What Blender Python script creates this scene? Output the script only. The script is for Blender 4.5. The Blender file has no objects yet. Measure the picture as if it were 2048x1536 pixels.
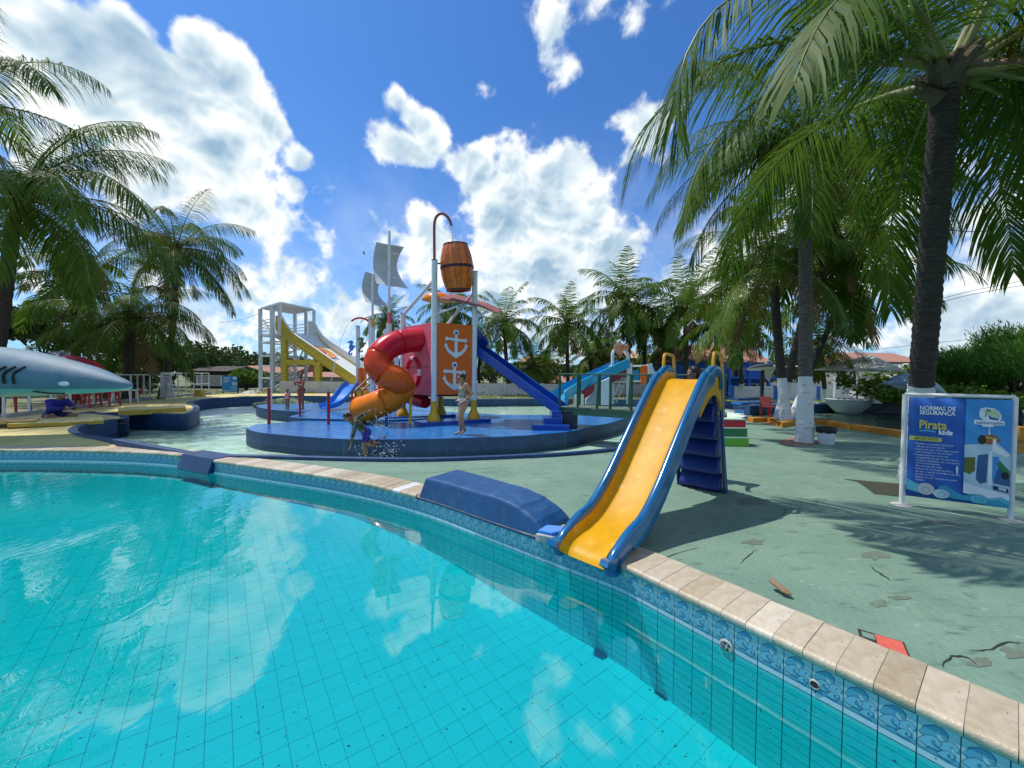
import bpy, bmesh, math, random
from mathutils import Vector, Matrix, noise
from mathutils.geometry import delaunay_2d_cdt
PI = math.pi
sc = bpy.context.scene
COL = sc.collection
random.seed(7)

# ------------------------------------------------------------------ camera
F_PX, EYE, PITCH, ROLL = 769.0, 1.65, math.atan(17 / 769.0), 0.010
cp, sp = math.cos(PITCH), math.sin(PITCH)
_f = Vector((0, cp, -sp)); _r0 = Vector((1, 0, 0)); _u0 = Vector((0, sp, cp))
_R = _r0 * math.cos(ROLL) + _u0 * math.sin(ROLL)
_U = _u0 * math.cos(ROLL) - _r0 * math.sin(ROLL)
CAM = Vector((0, 0, EYE))
cam_d = bpy.data.cameras.new("camera"); cam = bpy.data.objects.new("camera", cam_d); COL.objects.link(cam)
cam_d.sensor_width = 36.0; cam_d.lens = 36.0 * F_PX / 2048.0
cam_d.clip_start = 0.05; cam_d.clip_end = 2000
m = Matrix((_R, _U, -_f)).transposed().to_4x4(); m.translation = CAM
cam.matrix_world = m
sc.camera = cam

def ray(x, y): return _f + _R * ((x - 1024) / F_PX) - _U * ((y - 768) / F_PX)
def P(x, y, z=0.0):            # where a sight line meets the level z (used to survey the ground plan)
    d = ray(x, y); return CAM + d * ((z - EYE) / d.z)
def D(x, y, Y):                # where a sight line is Y metres in front
    d = ray(x, y); return CAM + d * (Y / d.y)

# ------------------------------------------------------------------ light
SUN = Vector((-0.40, 0.16, 0.90)).normalized()
sun_d = bpy.data.lights.new("sun", 'SUN'); sun_o = bpy.data.objects.new("sun", sun_d); COL.objects.link(sun_o)
sun_d.energy = 3.1; sun_d.angle = math.radians(0.55); sun_d.color = (1.0, 0.95, 0.87)
sun_o.rotation_euler = (-SUN).to_track_quat('-Z', 'Y').to_euler(); sun_o.location = (-20, 10, 40)
vs = sc.view_settings
vs.view_transform = 'Standard'; vs.look = 'None'; vs.exposure = 0.48; vs.gamma = 1.0; vs.use_curve_mapping = False
sc.cycles.use_denoising = True
sc.cycles.max_bounces = 8; sc.cycles.transparent_max_bounces = 16
sc.cycles.caustics_reflective = False; sc.cycles.caustics_refractive = False
sc.cycles.sample_clamp_indirect = 6

# clouds: (pixel of the survey, radius in pixels, weight)
CLOUDS = [(40, 50, 170, 1), (150, 60, 170, 1), (250, 60, 130, 1.0), (290, 120, 110, 1.0), (395, 95, 95, 1.15), (450, 150, 105, 1.1), (330, 210, 190, 1.05),
          (490, 215, 105, 1.1), (170, 200, 180, 1), (420, 300, 170, 1.05), (535, 255, 75, 1.0), (598, 322, 50, .9), (590, 375, 60, .7),
          (470, 400, 150, .8), (300, 370, 200, .75), (540, 440, 90, .7), (90, 300, 170, .6), (580, 560, 90, .5), (500, 560, 90, .5), (205, 310, 75, .8), (700, 520, 130, .30), (660, 500, 60, .3),
          (785, 180, 42, .95), (815, 205, 50, .95), (845, 235, 55, 1.0), (860, 265, 45, .9), (800, 275, 62, .85), (835, 300, 45, .8), (775, 300, 45, .6), (970, 165, 32, .42),
          (905, 335, 48, .75), (950, 345, 80, 1.05), (1030, 350, 85, 1.1), (1100, 350, 85, 1.1), (1130, 405, 105, 1), (1010, 430, 120, 1.0), (1180, 440, 90, .95),
          (1090, 520, 170, 1), (1210, 520, 120, .95), (1000, 530, 110, .9), (1130, 600, 200, .8), (830, 438, 52, .8), (760, 480, 36, .55), (850, 510, 85, .8), (985, 600, 60, 1.15),
          (1120, 25, 80, .55), (1190, 15, 60, .5), (1285, 70, 60, .55), (1290, 265, 75, .75), (1150, 120, 40, .35), (1340, 20, 80, .45), (1370, 600, 110, .8), (1480, 560, 150, .7), (1700, 500, 300, .55),
          (1950, 640, 300, .7), (1990, 500, 220, .5), (1850, 560, 180, .5), (420, 650, 210, .55), (120, 600, 220, .4), (690, 640, 140, .5), (300, 640, 120, .5)]

def cloud_image(W=3600):
    # cloud cover and its brightness for every direction of the upper sky, computed on a dome
    import numpy as np
    H2 = W // 4; f4 = np.float32
    el = (np.arange(H2, dtype=f4) + .5) / H2 * (PI / 2); az = (.5 - (np.arange(W, dtype=f4) + .5) / W) * 2 * PI     # row 0 = horizon
    ce, se = np.cos(el)[:, None], np.sin(el)[:, None]
    dx = ce * np.cos(az)[None]; dy = ce * np.sin(az)[None]; dz = np.broadcast_to(se, dx.shape)
    X, Y = dx / (1 + dz), dy / (1 + dz)                       # conformal map of the dome
    rng = np.random.RandomState(11); perm = rng.permutation(256); perm = np.concatenate([perm, perm]); ga = rng.rand(256).astype(f4) * 2 * PI; gx, gy = np.cos(ga), np.sin(ga)
    def perlin(x, y):
        xi = np.floor(x).astype(np.int32); yi = np.floor(y).astype(np.int32); x = x - xi; y = y - yi; xi &= 255; yi &= 255
        u = x * x * x * (x * (x * 6 - 15) + 10); v = y * y * y * (y * (y * 6 - 15) + 10)
        A = perm[xi]; B = perm[(xi + 1) & 255]
        def gr(h, a, b): return gx[h] * a + gy[h] * b
        n00 = gr(perm[A + yi], x, y); n10 = gr(perm[B + yi], x - 1, y); yj = (yi + 1) & 255; n01 = gr(perm[A + yj], x, y - 1); n11 = gr(perm[B + yj], x - 1, y - 1)
        a = n00 + u * (n10 - n00); b = n01 + u * (n11 - n01); return a + v * (b - a)
    def fbm(x, y, sc_, o, gain=.55, bil=False):
        t = 0; amp = 1.0; tot = 0
        for k in range(o):
            q = perlin(x * sc_ + 17.3 * k, y * sc_ - 9.1 * k)
            t = t + amp * (1 - np.abs(q) * 2.6 if bil else q); tot += amp; amp *= gain; sc_ *= 2.07
        return (t / tot).astype(f4)
    wx, wy = fbm(X, Y, 5, 3), fbm(X + 5, Y + 9, 5, 3)
    Xw, Yw = X + .032 * wx, Y + .032 * wy
    q = 1 + Xw * Xw + Yw * Yw; vx, vy, vz = 2 * Xw / q, 2 * Yw / q, 2 / q - 1
    acc = np.full(X.shape, -1.0, f4)
    for (x, y, r, wt) in CLOUDS:
        c = ray(x, y).normalized(); rad = (ray(x + r * .7071, y + r * .7071).normalized() - c).length * 1.05
        d = np.sqrt((vx - c.x) ** 2 + (vy - c.y) ** 2 + (vz - c.z) ** 2); v = wt * (1 - d / rad)
        h = np.maximum(.18 - np.abs(acc - v), 0) / .18; acc = np.maximum(acc, v) + h * h * .18 * .25
    front = np.clip((dy - .22) / .3, 0, 1); other = fbm(X, Y, 3.2, 4) * 3.2 + .12
    acc = np.maximum(acc, -.8) * front + np.clip(other, -.8, 1) * (1 - front)
    bil = fbm(Xw, Yw, 9, 6, .52, True); fine = fbm(X + 3, Y, 14, 7, .62)
    core = np.clip((acc - .30) / .6, 0, 1); dens = acc + (.62 * (bil - .42) + .85 * fine) * (1 - .65 * core) - .33 + .22 * core
    def ss(v, a, b): t = np.clip((v - a) / (b - a), 0, 1); return t * t * (3 - 2 * t)
    mask = ss(dens, -.08, .30)
    # light from the upper left: compare the density with that a little way towards the sun
    bs = fbm(Xw, Yw, 8, 4, .5, True); form = acc * .8 + .85 * (bs - .42) + .12 * fine
    sh = 0
    for k, w_ in ((6, .5), (16, .3), (36, .2)):
        up = np.concatenate([form[k:], np.repeat(form[-1:], k, 0)], 0); up = np.roll(up, int(k * .35), 1); sh = sh + w_ * (form - up) / (k ** .55) * 2.6
    thick = ss(acc, .25, 1.15)
    br = .60 + 1.15 * sh - .44 * thick + .34 * ss(bs, .30, .8) * (1 - .4 * thick) + .15 * fine
    br = np.clip(br, 0, 1)
    veil = (.10 + .42 * ss(fbm(X * 1.0 + 2, Y * 1.0, 3.5, 6, .55), -.12, .30)) * np.clip(1 - el[:, None] / .62, 0, 1) ** 1.2; mask = np.maximum(mask, 0) + (1 - mask) * veil; br = np.maximum(br, .60 * (veil > .02) * (mask < .6) + br * (mask >= .6))
    img = bpy.data.images.new('sky_clouds', W, W // 2, float_buffer=True, is_data=True)
    px = np.zeros((W // 2, W, 4), f4); px[..., 3] = 1
    px[H2:, :, 0] = mask; px[H2:, :, 1] = br
    img.pixels.foreach_set(px.ravel()); img.update()
    return img
def build_world():
    w = bpy.data.worlds.new("World"); sc.world = w; w.use_nodes = True
    nt = w.node_tree; nt.nodes.clear(); N, L = nt.nodes.new, nt.links.new
    tc = N('ShaderNodeTexCoord'); env = N('ShaderNodeTexEnvironment'); env.image = cloud_image(); env.interpolation = 'Linear'
    L(tc.outputs['Generated'], env.inputs[0]); sp3 = N('ShaderNodeSeparateColor'); L(env.outputs[0], sp3.inputs[0])
    ramp = N('ShaderNodeValToRGB'); L(sp3.outputs[1], ramp.inputs[0])
    e = ramp.color_ramp.elements; e[0].position = .10; e[0].color = (.30, .46, .62, 1); e[1].position = .88; e[1].color = (1.0, 1.03, 1.02, 1)
    k = ramp.color_ramp.elements.new(.48); k.color = (.60, .73, .82, 1)
    sky = N('ShaderNodeTexSky'); sky.sky_type = 'NISHITA'; sky.sun_disc = False
    sky.sun_elevation = math.asin(SUN.z); sky.sun_rotation = math.atan2(SUN.x, SUN.y)
    sky.air_density = 1.0; sky.dust_density = .6; sky.ozone_density = 3.0
    tint = N('ShaderNodeMix'); tint.data_type = 'RGBA'; tint.blend_type = 'MULTIPLY'; tint.inputs[0].default_value = 1
    L(sky.outputs[0], tint.inputs[6]); tint.inputs[7].default_value = (*SKYT, 1)
    cl = N('ShaderNodeVectorMath'); cl.operation = 'SCALE'; L(ramp.outputs[0], cl.inputs[0]); cl.inputs['Scale'].default_value = CLOUDK
    mix = N('ShaderNodeMix'); mix.data_type = 'RGBA'; L(sp3.outputs[0], mix.inputs[0]); L(tint.outputs[2], mix.inputs[6]); L(cl.outputs[0], mix.inputs[7])
    bg = N('ShaderNodeBackground'); bg.inputs[1].default_value = .108; L(mix.outputs[2], bg.inputs[0])
    o = N('ShaderNodeOutputWorld'); L(bg.outputs[0], o.inputs[0])
SKYT = (.36, .70, 1.08); CLOUDK = 7.3
build_world()

# ------------------------------------------------------------------ helpers
def tag(o, label=None, cat=None, group=None, kind=None):
    if label: o['label'] = label
    if cat: o['category'] = cat
    if group: o['group'] = group
    if kind: o['kind'] = kind
    return o
def empty(name, loc, rz=0, label=None, cat=None, group=None):
    o = bpy.data.objects.new(name, None); COL.objects.link(o); o.location = loc; o.rotation_euler = (0, 0, rz)
    o.empty_display_size = .1
    return tag(o, label, cat, group)
def obj(name, mesh, parent=None):
    o = bpy.data.objects.new(name, mesh); COL.objects.link(o)
    if parent: o.parent = parent
    return o
class MB:
    def __init__(s): s.v, s.f, s.mi, s.m, s.sm = [], [], [], 0, []
    def add(s, vs, fs, smooth=False):
        b = len(s.v); s.v += [tuple(q) for q in vs]
        for f in fs: s.f.append([b + i for i in f]); s.mi.append(s.m); s.sm.append(smooth)
        return s
    def box(s, c, d, rz=0, rot=None, taper=1.0):
        M = rot if rot is not None else Matrix.Rotation(rz, 3, 'Z'); c = Vector(c)
        vs = []
        for z in (-.5, .5):
            k = taper if z > 0 else 1
            for x, y in ((-.5, -.5), (.5, -.5), (.5, .5), (-.5, .5)): vs.append(c + M @ Vector((x * d[0] * k, y * d[1] * k, z * d[2])))
        return s.add(vs, [(3, 2, 1, 0), (4, 5, 6, 7), (0, 1, 5, 4), (1, 2, 6, 5), (2, 3, 7, 6), (3, 0, 4, 7)])
    def bar(s, a, b, w, h):           # straight bar from a to b, w across and h high
        a, b = Vector(a), Vector(b); d = b - a; L = d.length; x = d.normalized()
        up = Vector((0, 0, 1)) if abs(x.z) < .98 else Vector((0, 1, 0))
        y = up.cross(x).normalized(); z = x.cross(y)
        return s.box((a + b) / 2, (L, w, h), rot=Matrix((x, y, z)).transposed())
    def tube(s, pts, r, n=8, cap=True, closed=False):
        pts = [Vector(p) for p in pts]; rs = r if isinstance(r, (list, tuple)) else [r] * len(pts)
        b = len(s.v); m = len(pts); ref = None
        for i, p in enumerate(pts):
            t = (pts[(i + 1) % m] - pts[i - 1]) if closed else (pts[min(i + 1, m - 1)] - pts[max(i - 1, 0)])
            t.normalize()
            if ref is None: ref = Vector((0, 0, 1)) if abs(t.z) < .9 else Vector((0, 1, 0))
            u = (ref - t * ref.dot(t)).normalized(); w = t.cross(u); ref = u
            for k in range(n):
                a = 2 * PI * k / n; s.v.append(tuple(p + (u * math.cos(a) + w * math.sin(a)) * rs[i]))
        for i in range(m if closed else m - 1):
            for k in range(n):
                i2 = (i + 1) % m
                s.f.append([b + i * n + k, b + i * n + (k + 1) % n, b + i2 * n + (k + 1) % n, b + i2 * n + k]); s.mi.append(s.m); s.sm.append(True)
        if cap and not closed:
            s.f.append([b + k for k in range(n)][::-1]); s.mi.append(s.m); s.sm.append(False)
            s.f.append([b + (m - 1) * n + k for k in range(n)]); s.mi.append(s.m); s.sm.append(False)
        return s
    def lathe(s, prof, c=(0, 0, 0), n=16, M=None, cap=True):
        b = len(s.v); c = Vector(c)
        for (r, z) in prof:
            for k in range(n):
                a = 2 * PI * k / n; q = Vector((r * math.cos(a), r * math.sin(a), z)); s.v.append(tuple(c + (M @ q if M else q)))
        for i in range(len(prof) - 1):
            for k in range(n):
                s.f.append([b + i * n + k, b + i * n + (k + 1) % n, b + (i + 1) * n + (k + 1) % n, b + (i + 1) * n + k]); s.mi.append(s.m); s.sm.append(True)
        if cap:
            s.f.append([b + k for k in range(n)][::-1]); s.f.append([b + (len(prof) - 1) * n + k for k in range(n)]); s.mi += [s.m] * 2; s.sm += [False] * 2
        return s
    def ball(s, c, r, n=10, k=6, M=None):
        r = r if isinstance(r, (tuple, list, Vector)) else (r, r, r); c = Vector(c); b = len(s.v)
        for i in range(k + 1):
            t = PI * i / k
            for j in range(n):
                a = 2 * PI * j / n
                q = Vector((r[0] * math.sin(t) * math.cos(a), r[1] * math.sin(t) * math.sin(a), -r[2] * math.cos(t)))
                s.v.append(tuple(c + (M @ q if M else q)))
        for i in range(k):
            for j in range(n):
                s.f.append([b + i * n + j, b + i * n + (j + 1) % n, b + (i + 1) * n + (j + 1) % n, b + (i + 1) * n + j]); s.mi.append(s.m); s.sm.append(True)
        return s
    def prism(s, pts, z0, z1, M=None):     # outline in plan, extruded upward (or in the plane of M)
        n = len(pts); M = M or Matrix.Identity(4)
        vs = [M @ Vector((p[0], p[1], z0)) for p in pts] + [M @ Vector((p[0], p[1], z1)) for p in pts]
        ar = sum(pts[i][0] * pts[(i + 1) % n][1] - pts[(i + 1) % n][0] * pts[i][1] for i in range(n))
        fs = [[i, (i + 1) % n, n + (i + 1) % n, n + i] for i in range(n)]
        tri = tess(pts)
        fs += [[n + i for i in t] for t in tri] + [list(t)[::-1] for t in tri]
        if ar < 0: fs = [f[::-1] if k < n else f for k, f in enumerate(fs)]
        return s.add(vs, fs)
    def build(s, name, mats, parent=None, bevel=0, ang=40, loc=None):
        me = bpy.data.meshes.new(name); me.from_pydata(s.v, [], s.f)
        for q in (mats if isinstance(mats, (list, tuple)) else [mats]): me.materials.append(q)
        me.polygons.foreach_set('material_index', s.mi); me.polygons.foreach_set('use_smooth', s.sm)
        me.validate(); me.update()
        if any(s.sm):
            try: me.set_sharp_from_angle(angle=math.radians(ang))
            except Exception: pass
        o = obj(name, me, parent)
        if loc is not None: o.location = loc
        if bevel:
            b = o.modifiers.new('bevel', 'BEVEL'); b.width = bevel; b.segments = 2; b.limit_method = 'ANGLE'; b.angle_limit = math.radians(35)
        return o
def loft(mb, secs, close=True, caps=True, smooth=True):
    n = len(secs[0]); b = len(mb.v)
    for q in secs: mb.v += [tuple(p) for p in q]
    for i in range(len(secs) - 1):
        for k in range(n if close else n - 1):
            mb.f.append([b + i * n + k, b + i * n + (k + 1) % n, b + (i + 1) * n + (k + 1) % n, b + (i + 1) * n + k]); mb.mi.append(mb.m); mb.sm.append(smooth)
    if caps:
        mb.f.append([b + k for k in range(n)][::-1]); e = b + (len(secs) - 1) * n; mb.f.append([e + k for k in range(n)]); mb.mi += [mb.m] * 2; mb.sm += [False] * 2
    return mb
def tess(pts):
    n = len(pts)
    r = delaunay_2d_cdt([Vector((p[0], p[1])) for p in pts], [(i, (i + 1) % n) for i in range(n)], [list(range(n))], 1, 1e-7)
    out = []
    for f in r[2]:
        q = [r[3][i][0] if r[3][i] else 0 for i in f]
        ar = sum(pts[q[i]][0] * pts[q[(i + 1) % len(q)]][1] - pts[q[(i + 1) % len(q)]][0] * pts[q[i]][1] for i in range(len(q)))
        out.append(q if ar > 0 else q[::-1])
    return out
def inside(p, poly):
    x, y = p[0], p[1]; c = False; j = len(poly) - 1
    for i in range(len(poly)):
        a, b = poly[i], poly[j]
        if (a[1] > y) != (b[1] > y) and x < (b[0] - a[0]) * (y - a[1]) / (b[1] - a[1]) + a[0]: c = not c
        j = i
    return c
def sheet(name, outer, holes, z, mat, zf=None, extra=(), keep=None, parent=None):
    vs, es = [], []
    for loop in [outer] + list(holes):
        b = len(vs); n = len(loop); vs += [Vector((q[0], q[1])) for q in loop]; es += [(b + i, b + (i + 1) % n) for i in range(n)]
    vs += [Vector((q[0], q[1])) for q in extra]
    r = delaunay_2d_cdt(vs, es, [], 0, 1e-6)
    fs = []
    for f in r[2]:
        c = sum((r[0][i] for i in f), Vector((0, 0))) / len(f)
        if inside(c, outer) and not any(inside(c, h) for h in holes):
            q = list(f); a = [r[0][i] for i in q]
            if (a[1] - a[0]).cross(a[2] - a[0]) < 0: q.reverse()
            fs.append(q)
    mb = MB(); mb.add([(v.x, v.y, zf(v.x, v.y) if zf else z) for v in r[0]], fs)
    return mb.build(name, mat, parent)
def spline(pts, n=8, closed=False):
    pts = [Vector(p) for p in pts]; out = []; m = len(pts)
    for i in range(m if closed else m - 1):
        if closed: a, b, c, d = pts[i - 1], pts[i], pts[(i + 1) % m], pts[(i + 2) % m]
        else: a, b, c, d = pts[max(i - 1, 0)], pts[i], pts[i + 1], pts[min(i + 2, m - 1)]
        for k in range(n):
            t = k / n
            out.append(.5 * ((2 * b) + (c - a) * t + (2 * a - 5 * b + 4 * c - d) * t * t + (3 * b - a - 3 * c + d) * t ** 3))
    if not closed: out.append(pts[-1])
    return out
def resample(pts, step):
    out = [pts[0].copy()]; need = step; 
    for a, b in zip(pts, pts[1:]):
        L = (b - a).length; t = need
        while t <= L: out.append(a + (b - a) * (t / L)); t += step
        need = t - L
    return out
def offset(pts, d):
    out = []; n = len(pts)
    for i in range(n):
        t = pts[min(i + 1, n - 1)] - pts[max(i - 1, 0)]; t.normalize()
        out.append(Vector((pts[i].x - t.y * d, pts[i].y + t.x * d)))
    return out

# ------------------------------------------------------------------ materials
def mat(name, col, rough=.6, var=.0, vscale=6.0, col2=None, bump=.0, bscale=30., spec=.5, metal=0., coat=0., stretch=None, detail=5., lo=.35, hi=.65):
    m = bpy.data.materials.new(name); m.use_nodes = True; nt = m.node_tree; b = nt.nodes['Principled BSDF']
    b.inputs['Roughness'].default_value = rough; b.inputs['Metallic'].default_value = metal
    b.inputs['Specular IOR Level'].default_value = spec; b.inputs['Coat Weight'].default_value = coat; b.inputs['Coat Roughness'].default_value = .08
    c = (*col, 1); b.inputs['Base Color'].default_value = c
    if var or col2 or bump:
        tc = nt.nodes.new('ShaderNodeTexCoord'); mp = nt.nodes.new('ShaderNodeMapping'); nt.links.new(tc.outputs['Object'], mp.inputs[0])
        if stretch: mp.inputs['Scale'].default_value = stretch
    if var or col2:
        n = nt.nodes.new('ShaderNodeTexNoise'); n.inputs['Scale'].default_value = vscale; n.inputs['Detail'].default_value = detail; n.inputs['Roughness'].default_value = .6
        nt.links.new(mp.outputs[0], n.inputs['Vector'])
        r = nt.nodes.new('ShaderNodeValToRGB'); nt.links.new(n.outputs['Fac'], r.inputs[0])
        r.color_ramp.elements[0].position = lo; r.color_ramp.elements[1].position = hi
        r.color_ramp.elements[0].color = c
        r.color_ramp.elements[1].color = (*col2, 1) if col2 else (*[min(1, q * (1 + var)) for q in col], 1)
        if not col2: r.color_ramp.elements[0].color = (*[q * (1 - var) for q in col], 1)
        nt.links.new(r.outputs[0], b.inputs['Base Color'])
    if bump:
        n = nt.nodes.new('ShaderNodeTexNoise'); n.inputs['Scale'].default_value = bscale; n.inputs['Detail'].default_value = 4
        nt.links.new(mp.outputs[0], n.inputs['Vector'])
        k = nt.nodes.new('ShaderNodeBump'); k.inputs['Strength'].default_value = bump; k.inputs['Distance'].default_value = .02
        nt.links.new(n.outputs['Fac'], k.inputs['Height']); nt.links.new(k.outputs[0], b.inputs['Normal'])
    return m
def layer(m, col, scale, lo, hi, stretch=(1, 1, 1), detail=6, src=None, rough=None):   # one more layer of stain or wear over a material's colour
    nt = m.node_tree; b = nt.nodes['Principled BSDF']; inp = b.inputs['Base Color']
    tc = nt.nodes.new('ShaderNodeTexCoord'); mp = nt.nodes.new('ShaderNodeMapping'); mp.inputs['Scale'].default_value = stretch; nt.links.new(tc.outputs['Object'], mp.inputs[0])
    n = nt.nodes.new('ShaderNodeTexNoise'); n.inputs['Scale'].default_value = scale; n.inputs['Detail'].default_value = detail; n.inputs['Roughness'].default_value = .62
    nt.links.new(mp.outputs[0], n.inputs['Vector'])
    r = nt.nodes.new('ShaderNodeMapRange'); r.interpolation_type = 'SMOOTHSTEP'; nt.links.new(n.outputs['Fac'], r.inputs[0]); r.inputs[1].default_value = lo; r.inputs[2].default_value = hi
    mx = nt.nodes.new('ShaderNodeMix'); mx.data_type = 'RGBA'; nt.links.new(r.outputs[0], mx.inputs[0])
    if inp.is_linked: nt.links.new(inp.links[0].from_socket, mx.inputs[6])
    else: mx.inputs[6].default_value = inp.default_value
    mx.inputs[7].default_value = (*col, 1); nt.links.new(mx.outputs[2], inp)
    if rough is not None:
        q = nt.nodes.new('ShaderNodeMapRange'); nt.links.new(r.outputs[0], q.inputs[0]); q.inputs[3].default_value = b.inputs['Roughness'].default_value; q.inputs[4].default_value = rough
        nt.links.new(q.outputs[0], b.inputs['Roughness'])
    return m
def leafmat(name, col, col2, trans=.35, rough=.52):
    m = bpy.data.materials.new(name); m.use_nodes = True; nt = m.node_tree; b = nt.nodes['Principled BSDF']
    g = nt.nodes.new('ShaderNodeNewGeometry'); oi = nt.nodes.new('ShaderNodeObjectInfo')
    ad = nt.nodes.new('ShaderNodeMath'); ad.operation = 'MULTIPLY_ADD'; nt.links.new(g.outputs['Random Per Island'], ad.inputs[0]); ad.inputs[1].default_value = .55
    ml = nt.nodes.new('ShaderNodeMath'); ml.operation = 'MULTIPLY'; nt.links.new(oi.outputs['Random'], ml.inputs[0]); ml.inputs[1].default_value = .45; nt.links.new(ml.outputs[0], ad.inputs[2])
    r = nt.nodes.new('ShaderNodeValToRGB'); nt.links.new(ad.outputs[0], r.inputs[0]); r.color_ramp.elements[0].color = (*col, 1); r.color_ramp.elements[1].color = (*col2, 1)
    nt.links.new(r.outputs[0], b.inputs['Base Color']); b.inputs['Roughness'].default_value = rough; b.inputs['Specular IOR Level'].default_value = .17
    t = nt.nodes.new('ShaderNodeBsdfTranslucent'); nt.links.new(r.outputs[0], t.inputs[0])
    mx = nt.nodes.new('ShaderNodeMixShader'); mx.inputs[0].default_value = trans; nt.links.new(b.outputs[0], mx.inputs[1]); nt.links.new(t.outputs[0], mx.inputs[2])
    nt.links.new(mx.outputs[0], nt.nodes['Material Output'].inputs[0]); return m
def watermat(name, tint, ior, waves):      # clear tinted water: mirror by Fresnel, see-through below; waves = [(scale, stretch, strength)]
    m = bpy.data.materials.new(name); m.use_nodes = True; nt = m.node_tree; nt.nodes.clear(); N, L = nt.nodes.new, nt.links.new
    out = N('ShaderNodeOutputMaterial'); fr = N('ShaderNodeFresnel'); fr.inputs[0].default_value = ior
    t = N('ShaderNodeBsdfTransparent'); t.inputs[0].default_value = (*tint, 1)
    gl = N('ShaderNodeBsdfGlossy'); gl.inputs['Roughness'].default_value = .0
    gm = N('ShaderNodeNewGeometry'); prev = None
    for (scale, st, strength, dist, zone) in waves:
        mp = N('ShaderNodeMapping'); mp.inputs['Scale'].default_value = st; L(gm.outputs['Position'], mp.inputs[0])
        n = N('ShaderNodeTexNoise'); n.inputs['Scale'].default_value = scale; n.inputs['Detail'].default_value = 2.5; n.inputs['Distortion'].default_value = .6; L(mp.outputs[0], n.inputs['Vector'])
        b = N('ShaderNodeBump'); b.inputs['Strength'].default_value = strength; b.inputs['Distance'].default_value = dist; L(n.outputs['Fac'], b.inputs['Height'])
        if zone:
            sx = N('ShaderNodeSeparateXYZ'); L(gm.outputs['Position'], sx.inputs[0])
            r = N('ShaderNodeMapRange'); r.interpolation_type = 'SMOOTHSTEP'; L(sx.outputs[0], r.inputs[0]); r.inputs[1].default_value = zone[0]; r.inputs[2].default_value = zone[1]
            r.inputs[3].default_value = strength; r.inputs[4].default_value = strength * zone[2]; L(r.outputs[0], b.inputs['Strength'])
        if prev: L(prev, b.inputs['Normal'])
        prev = b.outputs[0]
    L(prev, gl.inputs['Normal']); L(prev, fr.inputs['Normal'])
    mx = N('ShaderNodeMixShader'); L(fr.outputs[0], mx.inputs[0]); L(t.outputs[0], mx.inputs[1]); L(gl.outputs[0], mx.inputs[2]); L(mx.outputs[0], out.inputs[0])
    return m

# ------------------------------------------------------------------ palette
M = {}
M['deck'] = mat('green_deck_paint', (.122, .212, .155), .72, col2=(.175, .278, .208), vscale=1.3, detail=10, bump=.7, bscale=22, lo=.3, hi=.7)
layer(M['deck'], (.25, .32, .26), 3.6, .60, .70, (1, 3.0, 1), 12); layer(M['deck'], (.075, .13, .095), 5, .55, .72, (.7, 2.4, 1), 8)
layer(M['deck'], (.065, .115, .082), 1.1, .58, .78, (.8, 2.2, 1), 10)
layer(M['deck'], (.16, .145, .115), .9, .655, .70, (1, 1.5, 1), 8)
layer(M['deck'], (.035, .05, .04), 26, .68, .76, (1, 1.6, 1), 3)
M['yellow_deck'] = mat('yellow_deck_paint', (.52, .42, .15), .75, col2=(.62, .52, .22), vscale=2, bump=.15, bscale=20)
M['yellow_side'] = mat('yellow_wall_paint', (.50, .36, .055), .7, var=.12, vscale=5, bump=.15)
M['yellow_tower'] = layer(mat('yellow_tower_paint', (.55, .42, .05), .6, var=.10, vscale=3), (.30, .24, .06), 4, .6, .75)
M['navy'] = layer(mat('navy_wall_paint', (.006, .042, .125), .55, var=.2, vscale=5, bump=.25, bscale=25), (.05, .09, .16), 5, .58, .72, (1, 1, .4))
M['navy_bench'] = layer(mat('navy_bench_paint', (.007, .062, .185), .5, var=.12, vscale=6, bump=.2, bscale=40), (.014, .085, .19), 7, .56, .6, (1, 1, 1), 2)
M['blue_top'] = layer(mat('wet_blue_paint', (.022, .165, .47), .16, var=.22, vscale=2.5, bump=.5, bscale=8, stretch=(1, 2.5, 1)), (.10, .30, .58), 3, .55, .75, (1, 3, 1), rough=.12)
M['ground'] = layer(mat('sandy_grass', (.24, .20, .13), .9, col2=(.12, .15, .05), vscale=.6, detail=10, bump=.4, bscale=6), (.09, .13, .035), .25, .45, .6)
M['soil'] = mat('bare_soil', (.030, .034, .018), .95, col2=(.05, .05, .03), vscale=12, bump=.8, bscale=40)
M['sand'] = mat('red_sand', (.26, .14, .09), .95, var=.3, vscale=10, bump=.5)
M['concrete'] = mat('pale_concrete', (.50, .49, .46), .8, col2=(.36, .35, .32), vscale=3, bump=.3)
M['stone'] = mat('cream_coping_stone', (.46, .37, .25), .42, col2=(.60, .52, .39), vscale=7, bump=.25, bscale=60)
nt = M['stone'].node_tree; oi = nt.nodes.new('ShaderNodeObjectInfo'); b = nt.nodes['Principled BSDF']
hs = nt.nodes.new('ShaderNodeHueSaturation'); nt.links.new(b.inputs['Base Color'].links[0].from_socket, hs.inputs['Color'])
rr = nt.nodes.new('ShaderNodeMapRange'); nt.links.new(oi.outputs['Random'], rr.inputs[0]); rr.inputs[3].default_value = .72; rr.inputs[4].default_value = 1.15; nt.links.new(rr.outputs[0], hs.inputs['Value'])
r2 = nt.nodes.new('ShaderNodeMapRange'); nt.links.new(oi.outputs['Random'], r2.inputs[0]); r2.inputs[3].default_value = 1.15; r2.inputs[4].default_value = .75; nt.links.new(r2.outputs[0], hs.inputs['Saturation'])
nt.links.new(hs.outputs[0], b.inputs['Base Color'])
layer(M['stone'], (.25, .18, .10), 4, .53, .72, (1, 1, 1), 10); layer(M['stone'], (.62, .60, .54), 5, .60, .72, (1, 1, 1), 8)
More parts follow.
